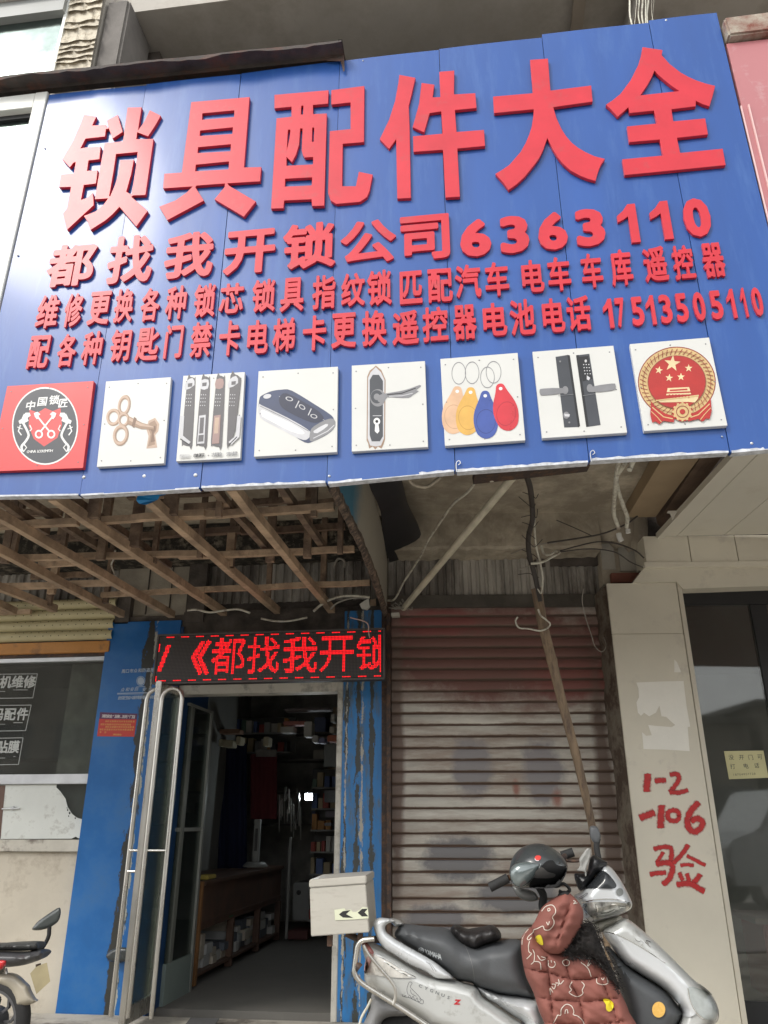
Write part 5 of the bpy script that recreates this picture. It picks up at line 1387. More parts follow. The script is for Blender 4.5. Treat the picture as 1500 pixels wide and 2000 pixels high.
# brackets holding it to the wall
for x in (lx0+.3, (lx0+lx1)/2, lx1-.3): MB().box((x-.015, LY+.071, lz1-.04), (x+.015, 5.46, lz1-.02)).build('bracket', K['dark_steel'], led)

# ================================================================== GLASS DOORS
# outer leaf swung open towards the street, seen nearly edge-on, with tall stainless handles on both faces
HY = 4.95; HP = YP(HY)
od = thing('open_glass_door', 'glass door leaf swung out at the left with tall round-topped stainless handles', 'glass door', HP.at(270, 1990))
hx = HP.at(283, 1600).x
zt = HP.at(310, 1331).z
MB().box((hx-.02, HY-.02, FLOOR+.01), (hx+.02, HY+.03, zt)).build('stile', K['steel'], od, bevel=.004)
MB().box((hx-.02, 5.3, FLOOR+.01), (hx+.02, 5.34, zt)).build('stile', K['steel'], od, bevel=.004)
MB().box((hx-.018, HY+.031, zt-.05), (hx+.018, 5.299, zt)).build('rail', K['steel'], od, bevel=.003)
MB().box((hx-.018, HY+.031, FLOOR+.01), (hx+.018, 5.299, FLOOR+.1)).build('rail', K['steel'], od, bevel=.003)
MB().box((hx-.004, HY+.031, FLOOR+.101), (hx+.004, 5.299, zt-.051)).build('pane', K['glass_door'], od)
zr = HP.at(340, 1345).z; xr_ = HP.at(334, 1600).x; xl_ = HP.at(300, 1600).x
pts = [Vector((hx+.032, HY-.01, FLOOR+.06)), Vector((hx+.032, HY-.01, zr-.06))] 
R_ = (xr_-hx-.032)/2
arc = [Vector((hx+.032+R_-R_*math.cos(t), HY-.01, zr-R_+R_*math.sin(t))) for t in [math.pi*i/10 for i in range(11)]]
hmb = MB().tube([Vector((hx+.032, HY-.01, FLOOR+.05))]+arc+[Vector((xr_, HY-.01, FLOOR+.05))], .0142, 12)
hmb.build('handle', K['steel'], od, smooth=60)
xL_ = HP.at(259, 1600).x
hmb = MB().tube([Vector((xL_+.004, HY, FLOOR+.05)), Vector((xL_+.004, HY, zr-.07)), Vector((xL_+.014, HY, zr-.03)), Vector((xL_+.045, HY, zr-.005)), Vector((hx-.005, HY, zr))], .0142, 12)
hmb.build('handle', K['steel'], od, smooth=60)
for v in (1661, 1702):
    z = HP.at(290, v).z
    MB().tube([(xL_, HY-.005, z), (xr_ if v == 1661 else hx+.04, HY-.005, z)], .009, 10).build('handle_fixing', K['chrome'], od, smooth=60)
# inner leaf folded into the shop
il = thing('inner_glass_door', 'framed glass door leaf standing open inside the doorway', 'glass door', YP(6.1).at(378, 1960))
P1 = Vector((x2_+.03, 5.56, 0)); P2 = YP(6.05).at(396, 1600); P2.z = 0
dd = (P2-P1); dn = Vector((-dd.y, dd.x, 0)).normalized()
zT1 = YP(6.05).at(418, 1390).z; zB1 = YP(6.05).at(378, 1957).z
def leafbox(t0, t1, z0, z1, th, mat, name, **kw):
    a, b = P1+dd*t0, P1+dd*t1; n_ = dn*th/2
    return MB().hexa([a-n_+Vector((0,0,z0)), b-n_+Vector((0,0,z0)), b-n_+Vector((0,0,z1)), a-n_+Vector((0,0,z1)), a+n_+Vector((0,0,z0)), b+n_+Vector((0,0,z0)), b+n_+Vector((0,0,z1)), a+n_+Vector((0,0,z1))]).build(name, mat, il, **kw)
GF = simple('grey_door_frame', (.33, .34, .31), .4, metal=.3)
leafbox(.93, 1.0, zB1, zT1, .04, GF, 'stile'); leafbox(0, .93, zT1-.018, zT1, .03, GF, 'rail'); leafbox(0, .93, zB1, zB1+.3, .03, simple('kick_panel', (.22, .27, .25), .4), 'kick_panel'); leafbox(0, .93, 1.2, 1.225, .02, GF, 'rail')
leafbox(.1, .2, zB1+.3, zT1-.02, .03, simple('dim_stile', (.16, .17, .15), .5), 'stile')
leafbox(.0, .929, zB1+.301, zT1-.019, .006, K['glass_door'], 'pane')

# ================================================================== INSIDE OF THE LOCK SHOP
ix0, ix1 = x2_-.9, xr2+1.0
Y0, Y1 = 5.51, 10.2
W_ = simple('shop_inner_wall', (.42, .41, .38), .9, var=.2)
MB().box((ix0, Y0, FLOOR-.1), (ix1, Y1, FLOOR-.012)).build('floor_bed', simple('tile_grout', (.2, .19, .17), .9), lk)
for (a, b, nm) in (((ix0-.08, 6.02, FLOOR-.1), (ix0, Y1, 2.9), 'wall'), ((ix1, Y0, FLOOR-.1), (ix1+.08, Y1, 2.9), 'wall'), ((ix0, Y1, FLOOR-.1), (ix1, Y1+.08, 2.9), 'wall'), ((ix0, Y0, 2.85), (ix1, Y1, 2.95), 'ceiling'), ((ix0, Y0-.002, FLOOR), (x2_-.001, Y0+.05, 2.85), 'wall'), ((xr1+.01, Y0, FLOOR), (ix1, Y0+.05, 2.85), 'wall'), ((ix0, Y0, DLZ+.02), (ix1, Y0+.05, 2.85), 'wall')):
    MB().box(a, b).build('inner_'+nm, W_, lk)
tile0 = MB().box((0, 0, -.01), (.597, .597, 0)).build('floor_tile', K['tile'], lk, bevel=.0015, seg=1)
bl = -wloc(lk); first = True
yy = 5.40; 
for r_ in range(8):
    for c_ in range(5):
        loc = bl+Vector((x2_-.3+c_*.6, yy+r_*.6, FLOOR+random.uniform(-.0006, .0006)))
        if first: tile0.location = loc; tile0.data.transform(Matrix.Translation(wloc(lk)*0)); first = False
        else: clone(tile0, loc, lk)
rng = random.Random(21)
def inner(name, a, b, col, label, cat, group=None, rough=.6, bevel=.006):
    o = MB().box(a, b).build(name, simple('in_%d_%d_%d' % tuple(int(c*100) for c in col), col, rough), None, bevel=bevel)
    return setp(o, label, cat, group)
# long counter on the left with an orange-brown end post, shelves of lock boxes under it
ct = thing('display_counter', 'long wooden display counter running back along the left inside the shop', 'counter', (-1.0, 7, FLOOR))
cy0 = 6.15; CPn = YP(cy0)
xp = CPn.at(378, 1850).x; ztp = CPn.at(402, 1722).z
OW = simple('orange_wood', (.3, .15, .06), .5, var=.2, stretch=(4, 4, .5)); DW = simple('dark_counter_wood', (.14, .08, .055), .5, var=.25)
MB().box((xp-.035, cy0, FLOOR), (xp+.03, cy0+.045, ztp)).build('end_post', OW, ct, bevel=.004)
xin = xp-.45
MB().box((xin, cy0+.046, ztp-.03), (xp+.04, 8.6, ztp)).build('top', DW, ct, bevel=.004)
MB().box((xin, cy0+.046, ztp-.33), (xp+.015, 8.6, ztp-.031)).build('drawer_panel', DW, ct)
for z in (FLOOR+.05, FLOOR+.38): MB().box((xin, cy0+.046, z), (xp+.02, 8.6, z+.02)).build('shelf', DW, ct)
for y in (7.0, 7.8, 8.56): MB().box((xp-.03, y, FLOOR), (xp+.025, y+.04, ztp-.331)).build('post', DW, ct)
MB().box((xin-.02, cy0+.046, FLOOR), (xin-.001, 8.6, ztp-.03)).build('back_panel', DW, ct)
k = 0
for z in (FLOOR+.071, FLOOR+.401):
    y = cy0+.08
    while y < 8.4:
        w_ = rng.uniform(.09, .2); top = z
        for s_ in range(rng.choice([2, 3, 3])):
            h_ = rng.uniform(.05, .085)
            if top+h_ > z+.27: break
            o = inner('lock_box', (xp-.3, y, top+.0005), (xp-.02+rng.uniform(-.03, .02), y+w_*.94, top+h_), rng.choice([(.5, .51, .5), (.6, .6, .57), (.35, .37, .37), (.5, .45, .37), (.15, .17, .2)]), 'small pale lock box stacked on the open shelves of the counter', 'box', 'lock boxes on the counter shelves', bevel=.003)
            top += h_+.001
        y += w_+.01; k += 1
inner('yellow_packet', (xp-.1, 6.35, ztp+.001), (xp+.0, 6.55, ztp+.03), (.6, .48, .1), 'flat yellow packet lying on the front end of the counter', 'packet')
inner('green_box', (xp-.1, 6.9, FLOOR+.36), (xp+.018, 7.02, FLOOR+.379), (.05, .25, .12), 'small green box on the lower counter shelf', 'box')
# dark blue curtain, red banner, white scale, safe, hanging locks
def sheet(name, P_, u0, u1, v0, v1, mat, amp, waves, label, cat):
    V = []; n = 24
    for j in (0, 1):
        for i in range(n+1):
            a = i/n; V.append(P_.at(u0+(u1-u0)*a, v1 if j else v0, amp*math.sin(a*waves*6.283)))
    o = MB().add(V, [(i, i+n+1, i+n+2, i+1) for i in range(n)]).build(name, mat, None, smooth=80)
    return setp(o, label, cat)
sheet('dark_curtain', YP(8.0), 405, 482, 1452, 1705, simple('navy_cloth', (.012, .018, .06), .9), .03, 4, 'dark navy cloth hanging behind the counter', 'curtain')
sheet('red_banner', YP(8.4), 489, 541, 1473, 1600, simple('dull_red_cloth', (.16, .025, .03), .8), .012, 3, 'dull red pennant hanging in the middle of the shop', 'banner')
sheet('banner_header', YP(8.38), 500, 540, 1464, 1478, simple('banner_white', (.3, .28, .26), .8), .004, 2, 'white strip across the top of the red pennant', 'banner strip')
sc_ = thing('height_gauge', 'tall slim white stand with a round foot on the counter', 'stand', YP(7.9).at(497, 1690))
GP = YP(7.9); a = GP.at(499, 1684)
MB().box((a.x-.03, 7.88, a.z), (a.x+.03, 7.93, GP.at(499, 1600).z)).build('pole', simple('stand_white', (.36, .37, .35), .5), sc_, bevel=.006)
MB().box((a.x-.014, 7.875, a.z+.1), (a.x+.014, 7.8795, GP.at(499, 1618).z)).build('scale', simple('stand_grey', (.1, .1, .1), .5), sc_)
MB().lathe(a, (0, 0, -1), [(0, .05), (.0, .09), (.03, .12), (.04, .12)], 18).build('foot', simple('stand_white', (.36, .37, .35), .5), sc_, smooth=50)
inner('safe', (YP(8.8).at(572, 1770).x, 8.8, FLOOR+.15), (YP(8.8).at(603, 1770).x, 9.2, YP(8.8).at(590, 1724).z), (.33, .34, .33), 'pale grey metal safe at the back of the shop', 'safe', bevel=.01)
s_ = MB().lathe((YP(8.79).at(583, 1745).x, 8.799, YP(8.8).at(583, 1743).z), NY, [(0, .025), (.02, .02), (.021, 0)], 12).build('knob', K['black_paint'], bpy.data.objects['safe'])
inner('red_crate', (YP(8.6).at(562, 1825).x, 8.6, FLOOR), (YP(8.6).at(600, 1825).x, 8.9, YP(8.6).at(580, 1818).z), (.14, .05, .045), 'low dark red crate on the floor in front of the safe', 'crate')
inner('white_post', (YP(8.0).at(527, 1800).x, 8.62, FLOOR), (YP(8.0).at(532, 1800).x, 8.66, 1.12), (.4, .4, .38), 'thin white post at the far end of the counter', 'post')
for i in range(14):
    u = 545+i*3.2+rng.uniform(-1, 1); v = 1560+rng.uniform(-25, 40); P_ = YP(8.3+rng.uniform(0, .5)); a = P_.at(u, v); b = P_.at(u, v+rng.uniform(25, 75))
    o = MB().tube([a, b], .007, 6).build('key_strip', K['steel'], None); setp(o, 'thin shiny strip of locks hanging in the dark middle of the shop', 'lock strip', 'hanging strips of locks')
# shelves and cartons on the right-hand and back walls
for s_, z in enumerate((1.25, 1.62, 1.98, 2.3)):
    o = MB().box((ix0+.3, 9.6, z-.02), (ix1-.02, 9.95, z)).build('wall_shelf', simple('shelf_grey', (.2, .19, .18), .7), None)
    setp(o, ['lowest back-wall shelf of cartons inside the lock shop', 'second back-wall shelf of cartons inside the lock shop', 'third back-wall shelf of cartons inside the lock shop', 'topmost back-wall shelf of cartons inside the lock shop'][s_], 'shelf')
    x = ix0+1.0
    while x < ix1-.4:
        w_ = rng.uniform(.08, .26); h_ = rng.uniform(.08, .3)
        inner('carton', (x, 9.62, z+.001), (x+w_, 9.85, z+h_), rng.choice([(.6, .57, .5), (.5, .14, .1), (.2, .24, .4), (.5, .4, .28), (.15, .15, .15), (.7, .68, .64)]), 'small dim carton on the back-wall shelves of the lock shop', 'carton', 'cartons on the back-wall shelves')
        x += w_+rng.uniform(.01, .12)
for i, (u, v, w_, h_, y_, c_) in enumerate([(601, 1424, 16, 30, 7.4, (.36, .35, .32)), (575, 1412, 44, 8, 7.5, (.3, .12, .1)), (560, 1425, 26, 12, 7.5, (.34, .33, .3)), (519, 1448, 11, 18, 7.6, (.36, .33, .24)), (615, 1443, 11, 14, 7.3, (.34, .34, .33)), (628, 1446, 12, 10, 7.3, (.15, .16, .25)), (650, 1442, 22, 13, 7.2, (.3, .1, .06)), (648, 1425, 9, 12, 7.2, (.3, .28, .24)), (650, 1402, 9, 16, 7.2, (.3, .3, .28)), (445, 1452, 20, 14, 7.6, (.34, .31, .22)), (431, 1450, 9, 14, 7.6, (.3, .28, .2)), (465, 1446, 10, 16, 7.6, (.38, .34, .24)), (448, 1428, 40, 9, 7.7, (.2, .12, .08)), (600, 1385, 90, 6, 7.4, (.12, .1, .1)), (652, 1475, 40, 44, 8.6, (.16, .16, .15)), (650, 1555, 34, 24, 8.6, (.1, .1, .1)), (645, 1590, 20, 12, 8.4, (.14, .13, .15)), (640, 1610, 14, 6, 8.4, (.2, .2, .22))]):
    P_ = YP(y_); a = P_.at(u-w_/2, v+h_/2); b = P_.at(u+w_/2, v-h_/2)
    inner('stock_item', (a.x, y_, a.z), (b.x, y_+.15, b.z), tuple(min(.8, q*1.7) for q in c_), 'small dim stock item hung high inside the lock shop', 'stock item', 'stock hung high inside the shop')
# crowded display racks at the back, right and centre of the doorway
for ri, (u0, u1, v0, v1, y_, lab) in enumerate([(606, 668, 1500, 1800, 8.7, 'crowded display rack at the back right of the lock shop'), (432, 560, 1395, 1470, 8.9, 'high display rack over the dark cloth at the back left of the lock shop')]):
    P_ = YP(y_); a = P_.at(u0, 1600); b = P_.at(u1, 1600); zt = P_.at(600, v0).z; zb = max(FLOOR, P_.at(600, v1).z)
    rk = thing('display_rack', lab, 'rack', (a.x, y_, zb))
    MB().box((a.x, y_+.25, zb), (b.x, y_+.27, zt)).build('back_panel', simple('rack_back', (.16, .16, .15), .8), rk)
    nr = 7 if ri == 0 else 2; hh = (zt-zb)/nr
    for r_ in range(nr):
        z = zb+hh*r_; MB().box((a.x, y_, z), (b.x, y_+.249, z+.015)).build('shelf', simple('rack_shelf', (.35, .34, .32), .6), rk)
        x = a.x+.01
        while x < b.x-.05:
            w_ = rng.uniform(.03, .075); h_ = rng.uniform(.45, .85)*hh
            inner('packet', (x, y_+rng.uniform(.0, .05), z+.0155), (x+w_, y_+.16, z+h_), rng.choice([(.6, .58, .52), (.45, .1, .08), (.14, .2, .4), (.55, .45, .28), (.1, .1, .11), (.2, .3, .24), (.42, .42, .4), (.6, .3, .1)]), 'small packet on the crowded display racks of the lock shop', 'packet', 'packets on the lock shop display racks', bevel=.002)
            x += w_+rng.uniform(.004, .03)
# the little screen glowing at the back
P_ = YP(8.5); a = P_.at(596.5, 1562); b = P_.at(610, 1550)
o = thing('small_screen', 'small bright screen glowing in the dark shop', 'screen', a)
MB().box((a.x-.012, 8.5, a.z-.012), (b.x+.012, 8.54, b.z+.012)).build('case', K['black_paint'], o, bevel=.004)
MB().box((a.x, 8.492, a.z), (b.x, 8.499, b.z)).build('display', M('screen_glow', (.8, .9, 1), emit=((.85, .95, 1), 60), bump=0), o, bevel=.002)
# door mat
o = MB().poly([ZP(FLOOR+.005).at(u, v) for u, v in [(372, 1990), (428, 1991), (400, 2030), (340, 2030)]], (), (0, 0, 1), .006, .006).build('door_mat', simple('grey_mat', (.1, .1, .1), .95, bump=.6), None)
setp(o, 'grey mat on the tiles just inside the door', 'mat')
# ================================================================== BARE WOODEN CEILING FRAME
ZL = 2.665
lat = thing('wooden_ceiling_frame', 'bare timber lattice of a stripped ceiling hanging over the left shop fronts', 'ceiling frame', (-1.6, 4.4, ZL))
rng = random.Random(9)
def lj(u0, v0, u1, v1, w_=.04, h_=.045, z=None, mat='wood', nm='joist', ext0=0, ext1=0):
    Zp = ZP(ZL if z is None else z); a, b = Zp.at(u0, v0), Zp.at(u1, v1); d = (b-a).normalized()
    a = a-d*ext0; b = b+d*ext1
    if a.y < 3.12: a = a+d*((3.12-a.y)/d.y) if abs(d.y) > .2 else a
    mb = MB(); n = 7; V = []; sx = Vector((d.y, -d.x, 0)).normalized()
    for i in range(n+1):     # slightly crooked sawn timber
        p = a.lerp(b, i/n)+sx*rng.uniform(-.0025, .0025)+Vector((0, 0, rng.uniform(-.003, .003)))
        ww = w_*rng.uniform(.76, .9)/2; hh = h_
        V += [p-sx*ww, p+sx*ww, p+sx*ww+Vector((0, 0, hh)), p-sx*ww+Vector((0, 0, hh))]
    mb.add(V, [(i*4+k, i*4+(k+1) % 4, i*4+4+(k+1) % 4, i*4+4+k) for i in range(n) for k in range(4)]+[(3, 2, 1, 0), tuple(n*4+k for k in range(4))])
    return mb.build(nm, K[mat], lat)
# joists run from the sign back to the shop fronts, tight under the cross battens
for q in [(91, 971, 437, 1203), (0, 1017, 336, 1207), (0, 1084, 237, 1207), (5, 1156, 107, 1196), (0, 1188, 27, 1200), (291, 985, 542, 1200), (449, 957, 647, 1197)]:
    lj(*q, w_=.052, h_=.05, z=ZL, ext0=.25 if q[0] > 10 else .5)
for q in [(25, 968, 215, 1090), (416, 960, 524, 1080), (542, 948, 632, 1074), (130, 975, 330, 1110), (210, 1035, 262, 1075), (0, 985, 90, 1045)]:
    lj(*q, w_=.045, h_=.04, z=ZL+.1, mat='wood_dark', ext0=.1)
# cross battens
for (u0, v0, u1, v1, w_) in [(200, 1023, 400, 1009, .045), (350, 1015, 653, 997, .045), (-40, 1036, 152, 1025, .045), (29, 1095, 400, 1087, .045), (350, 1092, 692, 1078, .04), (-60, 1153, 232, 1143, .06), (197, 1167, 400, 1156, .03), (350, 1159, 722, 1143, .038), (300, 1206, 748, 1195, .045), (75, 1109, 160, 1104, .035), (-60, 1205, 60, 1199, .03)]:
    lj(u0, v0, u1, v1, w_=w_, h_=.035, z=ZL+.051, nm='batten')
for (u0, v0, u1, v1, w_) in [(13, 1009, 120, 1007, .04), (88, 1060, 197, 1050, .05), (272, 1053, 470, 1040, .05), (584, 993, 655, 987, .035), (470, 1044, 674, 1034, .035), (494, 988, 566, 983, .03), (360, 998, 500, 990, .04), (0, 975, 200, 968, .05), (60, 1132, 180, 1126, .03), (250, 975, 420, 966, .05)]:
    lj(u0, v0, u1, v1, w_=w_, h_=.04, z=ZL+.24, mat='wood_dark', nm='batten')
# vertical hangers
def hang(u, v, w_=.035, mat='wood_dark', zt=None, z0=ZL+.02):
    p = ZP(z0).at(u, v); MB().box((p.x-w_/2, p.y-.015, z0), (p.x+w_/2, p.y+.015, zt or ZS-.004)).build('hanger', K[mat], lat)
for (u, v, w_) in [(182, 1012, .06), (332, 1006, .07), (196, 1094, .05), (95, 1183, .04), (206, 1178, .035), (527, 1098, .05), (630, 1178, .04), (523, 1180, .035), (262, 1068, .06), (8, 1100, .05), (24, 1092, .03), (120, 1090, .03), (613, 1010, .03), (427, 1010, .03), (450, 1108, .04), (390, 1090, .03), (600, 1090, .045), (664, 1082, .03), (300, 1100, .03)]:
    hang(u, v, w_)
for (u, v) in [(448, 1108), (100, 1160)]: hang(u, v, .05, 'wood', zt=ZL+.25)
# splintered plank hanging at the right-hand corner, and its curl of peeled lining
p = ZP(ZL-.02).at(727, 1208)
mb = MB(); mb.add([p+Vector(q) for q in [(-.03, 0, -.1), (.01, 0, -.11), (.03, 0, .06), (.022, .0, .2), (-.012, 0, .21), (-.02, 0, .05), (-.03, .02, -.1), (.01, .02, -.11), (.03, .02, .06), (.022, .02, .2), (-.012, .02, .21), (-.02, .02, .05)]], [(0, 1, 2, 5), (5, 2, 3, 4), (7, 6, 11, 8), (8, 11, 10, 9), (0, 6, 7, 1), (1, 7, 8, 2), (2, 8, 9, 3), (4, 10, 11, 5), (5, 11, 6, 0)])
mb.build('splinter', K['wood'], lat)
# scrap of bright blue sheeting caught behind the sign's lower edge
q = YP(3.12)
mb = MB(); pts = [(268, 968), (330, 960), (322, 966), (312, 968), (308, 975), (296, 981), (285, 985), (272, 983), (266, 976)]
mb.poly([q.at(u, v+1, .01*math.sin(u*.2)) for u, v in pts], (), NY)
setp(mb.build('blue_sheet_scrap', simple('sky_blue_plastic', (.02, .28, .62), .4), None), 'scrap of bright blue plastic sheeting under the sign\'s left bottom edge', 'plastic scrap')

# ================================================================== SIDE BOARD AND DARK DRAPE
A = YP(3.09).at(650, 945); B = F1.at(757, 1204)
hB = F1.at(757, 1098).z-B.z
bd = thing('hanging_side_board', 'grey-blue upright board closing the side of the wooden ceiling frame', 'board', A)
dv = (B-A); dv.z = 0; n_ = Vector((dv.y, -dv.x, 0)).normalized()
m = K['side_board'] = M('side_board', (.31, .285, .23), rough=.6, var=.08, scale=2, bump=.06, world=True)
masked(m, [((A.x, A.y-.05, A.z+.25), (.6, .62, .8), (.035, .16, .24), .25, 2.0)])
V = []; n = 16; rng = random.Random(4)
for i in range(n+1):
    a = i/n; p = A+dv*a; zb = A.z+(B.z-A.z)*a; bow = .03*math.sin(math.pi*a)
    V += [Vector((p.x, p.y, zb))+n_*bow, Vector((p.x, p.y, zb+hB))+n_*bow*1.6, Vector((p.x, p.y, zb))-n_*(.012-bow), Vector((p.x, p.y, zb+hB))-n_*(.012-bow*1.6)]
F_ = []
for i in range(n): b_ = i*4; F_ += [(b_, b_+4, b_+5, b_+1), (b_+2, b_+3, b_+7, b_+6), (b_, b_+2, b_+6, b_+4), (b_+1, b_+5, b_+7, b_+3)]
MB().add(V, F_).build('sheet', m, bd, smooth=60)
# frayed wooden strip along its lower edge
V = []; n = 60
for i in range(n+1):
    a = i/n; p = A+dv*a; z = A.z+(B.z-A.z)*a; bow = .03*math.sin(math.pi*a)
    for o, dz in ((-.014, .02), (-.03-rng.uniform(0, .012), .01+rng.uniform(-.008, .008)), (-.018, -.02-rng.uniform(0, .014)), (.006, -.006), (.004, .03+rng.uniform(-.01, .01))):
        V.append(Vector((p.x, p.y, z+dz))+n_*(o+bow))
MB().add(V, [(i*5+k, i*5+5+k, i*5+6+k, i*5+1+k) for i in range(n) for k in range(4)]).build('frayed_edge', M('frayed_wood', (.2, .14, .1), rough=.9, var=.5, scale=30, bump=.6, dirt=((.04, .03, .025), .4, 25)), bd)
V = []; n = 18; mrows = 10
for i in range(n+1):
    a = .02+.97*i/n; p = A+dv*a; zb = A.z+(B.z-A.z)*a+hB*.97; bow = .03*math.sin(math.pi*a)*1.6
    for k in range(mrows+1):
        t = k/mrows; z = zb+(ZS-.01-zb)*t
        bul = (.04+.17*a)*math.sin(math.pi*min(1, t*1.05))**.8+.05*t*a+.012*math.sin(a*14+t*3)
        V.append(Vector((p.x, p.y, z))+n_*(bow+.004+bul*1.1))
o = MB().add(V, [(i*(mrows+1)+k, (i+1)*(mrows+1)+k, (i+1)*(mrows+1)+k+1, i*(mrows+1)+k+1) for i in range(n) for k in range(mrows)]).build('dark_drape', M('black_tarpaulin', (.018, .018, .022), rough=.55, var=.3, bump=.1, coat=.1), smooth=80)
setp(o, 'black tarpaulin bulging out between the side board and the concrete slab', 'tarpaulin')
# thin steel angle where board meets the post, upright corner post
MB().box((B.x+.004, 5.30, FLOOR), (B.x+.03, 5.35, B.z)).build('corner_post', K['dark_steel'], bd)

# ================================================================== POLE, PIPE, WIRES
def wire(pts, r, mat, label, nm='wire', n=6, cat='wire', seg=7, group=None):
    o = MB().tube(curve_pts(pts, seg), r, n).build(nm, K[mat] if isinstance(mat, str) else mat, None, smooth=80)
    return setp(o, label, cat, group)
WPn = Plane(F2.o+F2.n*.9, F2.n)
W = lambda u, v, o=.9: F2.at(u, v, o)
# white plastic pipe braced from the slab to the shutter's corner
a, b = W(1003, 930, 1.9), W(788, 1188, .12)
MB_ = MB().tube([a+(a-b).normalized()*.2, a, b], .021, 10).build('plastic_pipe', M('dirty_white_pipe', (.56, .52, .4), rough=.5, var=.12, scale=12, bump=.05), None, smooth=60)
setp(MB_, 'pale straight plastic pipe slanting from the slab down to the corner of the shutter', 'pipe')
# bamboo pole
pts = [W(1030, 935, 1.85), W(1040, 1010, 1.5), W(1045, 1095, 1.1), W(1052, 1160, .9)]
P_ = [(1048, 1150, .9, .032), (1060, 1222, .88, .031), (1078, 1290, .86, .029), (1100, 1380, .84, .027), (1124, 1470, .82, .025), (1145, 1560, .8, .023), (1158, 1620, .78, .021), (1166, 1690, .77, .019), (1178, 1780, .75, .018), (1190, 1880, .74, .017), (1206, 1995, .72, .016), (1224, 2130, .70, .015)]
pp = [W(u, v, o) for u, v, o, r in P_]; rr = []; qq = []
for i in range(len(pp)-1):
    for k in range(8):
        t = k/8; qq.append(pp[i].lerp(pp[i+1], t)); bul = 1.12 if k == 0 and i % 2 == 0 else 1.0; rr.append((P_[i][3]*(1-t)+P_[i+1][3]*t)*bul)
qq.append(pp[-1]); rr.append(.015)
o = MB().tube(qq, rr, 12).build('bamboo_pole', M('brown_bamboo', (.235, .165, .1), rough=.6, var=.25, scale=7, bump=.2, stretch=(4, 4, .6), dirt=((.1, .065, .045), .25, 8)), None, smooth=60)
setp(o, 'long brown pole leaning in front of the shutter, wires tied round its top', 'pole')
# dark wound wire bundle from the slab to the pole head
wire([W(1026, 925, 1.9), W(1035, 950, 1.75), W(1039, 985, 1.5), W(1040, 1015, 1.4), W(1032, 1050, 1.2), W(1034, 1085, 1.05), W(1046, 1130, .95), W(1055, 1175, .92)], .015, 'cable_black', 'thick dark twisted wire running from the slab to the head of the leaning pole', 'wire_bundle')
for i in range(9):
    r_ = random.Random(i); u, v, o_ = 1038+r_.uniform(-3, 5), 968+i*19, 1.62-i*.085
    wire([W(u-r_.uniform(6, 26), v-r_.uniform(-6, 24), o_), W(u-3, v, o_+.01), W(u+5, v+5, o_+.02), W(u+r_.uniform(6, 20), v-r_.uniform(-10, 16), o_)], .0022, 'cable_black', 'short stray end of binding wire sticking out of the wire bundle over the shutter', 'stray_wire', 5, group='stray binding wires over the shutter')
# clear and dark loops about the head of the pole
cw = simple('grey_wire', (.3, .28, .24), .5)
wire([W(1043, 1000, 1.3), W(1046, 1060, 1.1), W(1055, 1100, 1.0), W(1060, 1130, .96), W(1057, 1158, .94), W(1050, 1150, .94)], .006, 'cable_white', 'pale cable hanging down against the top of the leaning pole')
wire([W(1037, 1101, 1.05), W(1058, 1098, 1.05), W(1078, 1088, 1.0), W(1092, 1080, .98), W(1086, 1076, .95), W(1075, 1083, .95), W(1063, 1082, .95), W(1057, 1066, .95)], .008, 'cable_white', 'pale twisted plastic strip knotted across the top of the leaning pole')
wire([W(1012, 1113, 1.0), W(1035, 1105, 1.0), W(1040, 1102, 1.0)], .004, cw, 'short clear tail of plastic left of the pole head')
wire([W(1094, 1076, .9), W(1130, 1066, .75), W(1170, 1058, .6), W(1205, 1062, .5), W(1240, 1075, .5), W(1258, 1090, .5)], .005, 'cable_black', 'dark cable sagging from the pole head across to the white fascia')
wire([W(1094, 1078, .9), W(1150, 1072, .7), W(1200, 1078, .55), W(1232, 1098, .5), W(1256, 1108, .5)], .004, 'cable_black', 'second thin dark cable just under the one running to the white fascia')
wire([W(1070, 1060, 1.0), W(1125, 1052, .8), W(1178, 1042, .6), W(1222, 1024, .6), W(1245, 1008, .6)], .006, 'cable_black', 'dark cable rising from the pole head to the tan depth beam')
wire([W(998, 1082, .8), W(1028, 1070, 1.0), W(1060, 1062, 1.0), W(1085, 1060, .95)], .003, cw, 'faint thin wire running left from the pole head')
wire([W(1087, 1016, .7), W(1120, 1030, .6), W(1155, 1046, .5)], .003, 'cable_black', 'short dark wire slanting across the stained beam')
# looped white cord lower on the pole
wire([W(1051, 1190, .93), W(1056, 1202, .93), W(1066, 1210, .92), W(1074, 1218, .92), W(1070, 1226, .91), W(1055, 1232, .93), W(1032, 1228, .93), W(1014, 1226, .93), W(1007, 1214, .93), W(1011, 1205, .93)], .0055, 'cable_white', 'short pale cord looping left off the upper part of the leaning pole', 'cord')
# long thin white cable from the slab to the side board
wire([W(931, 937, 1.85), W(915, 960, 1.6), W(885, 985, 1.3), W(860, 1020, 1.0), W(835, 1058, .7), W(822, 1085, .5), W(805, 1112, .3), W(788, 1138, .2), W(776, 1162, .12), W(768, 1172, .1), W(757, 1173, .08)], .0075, 'cable_white', 'thin white cable curving from the slab to the side board left of the pale pipe', 'cable')
wire([W(797, 933, 1.9), W(806, 945, 1.85), W(825, 951, 1.8), W(840, 948, 1.8), W(862, 931, 1.9)], .009, K['concrete'], 'dusty sagging cable under the slab near the sign\'s middle', 'cable')
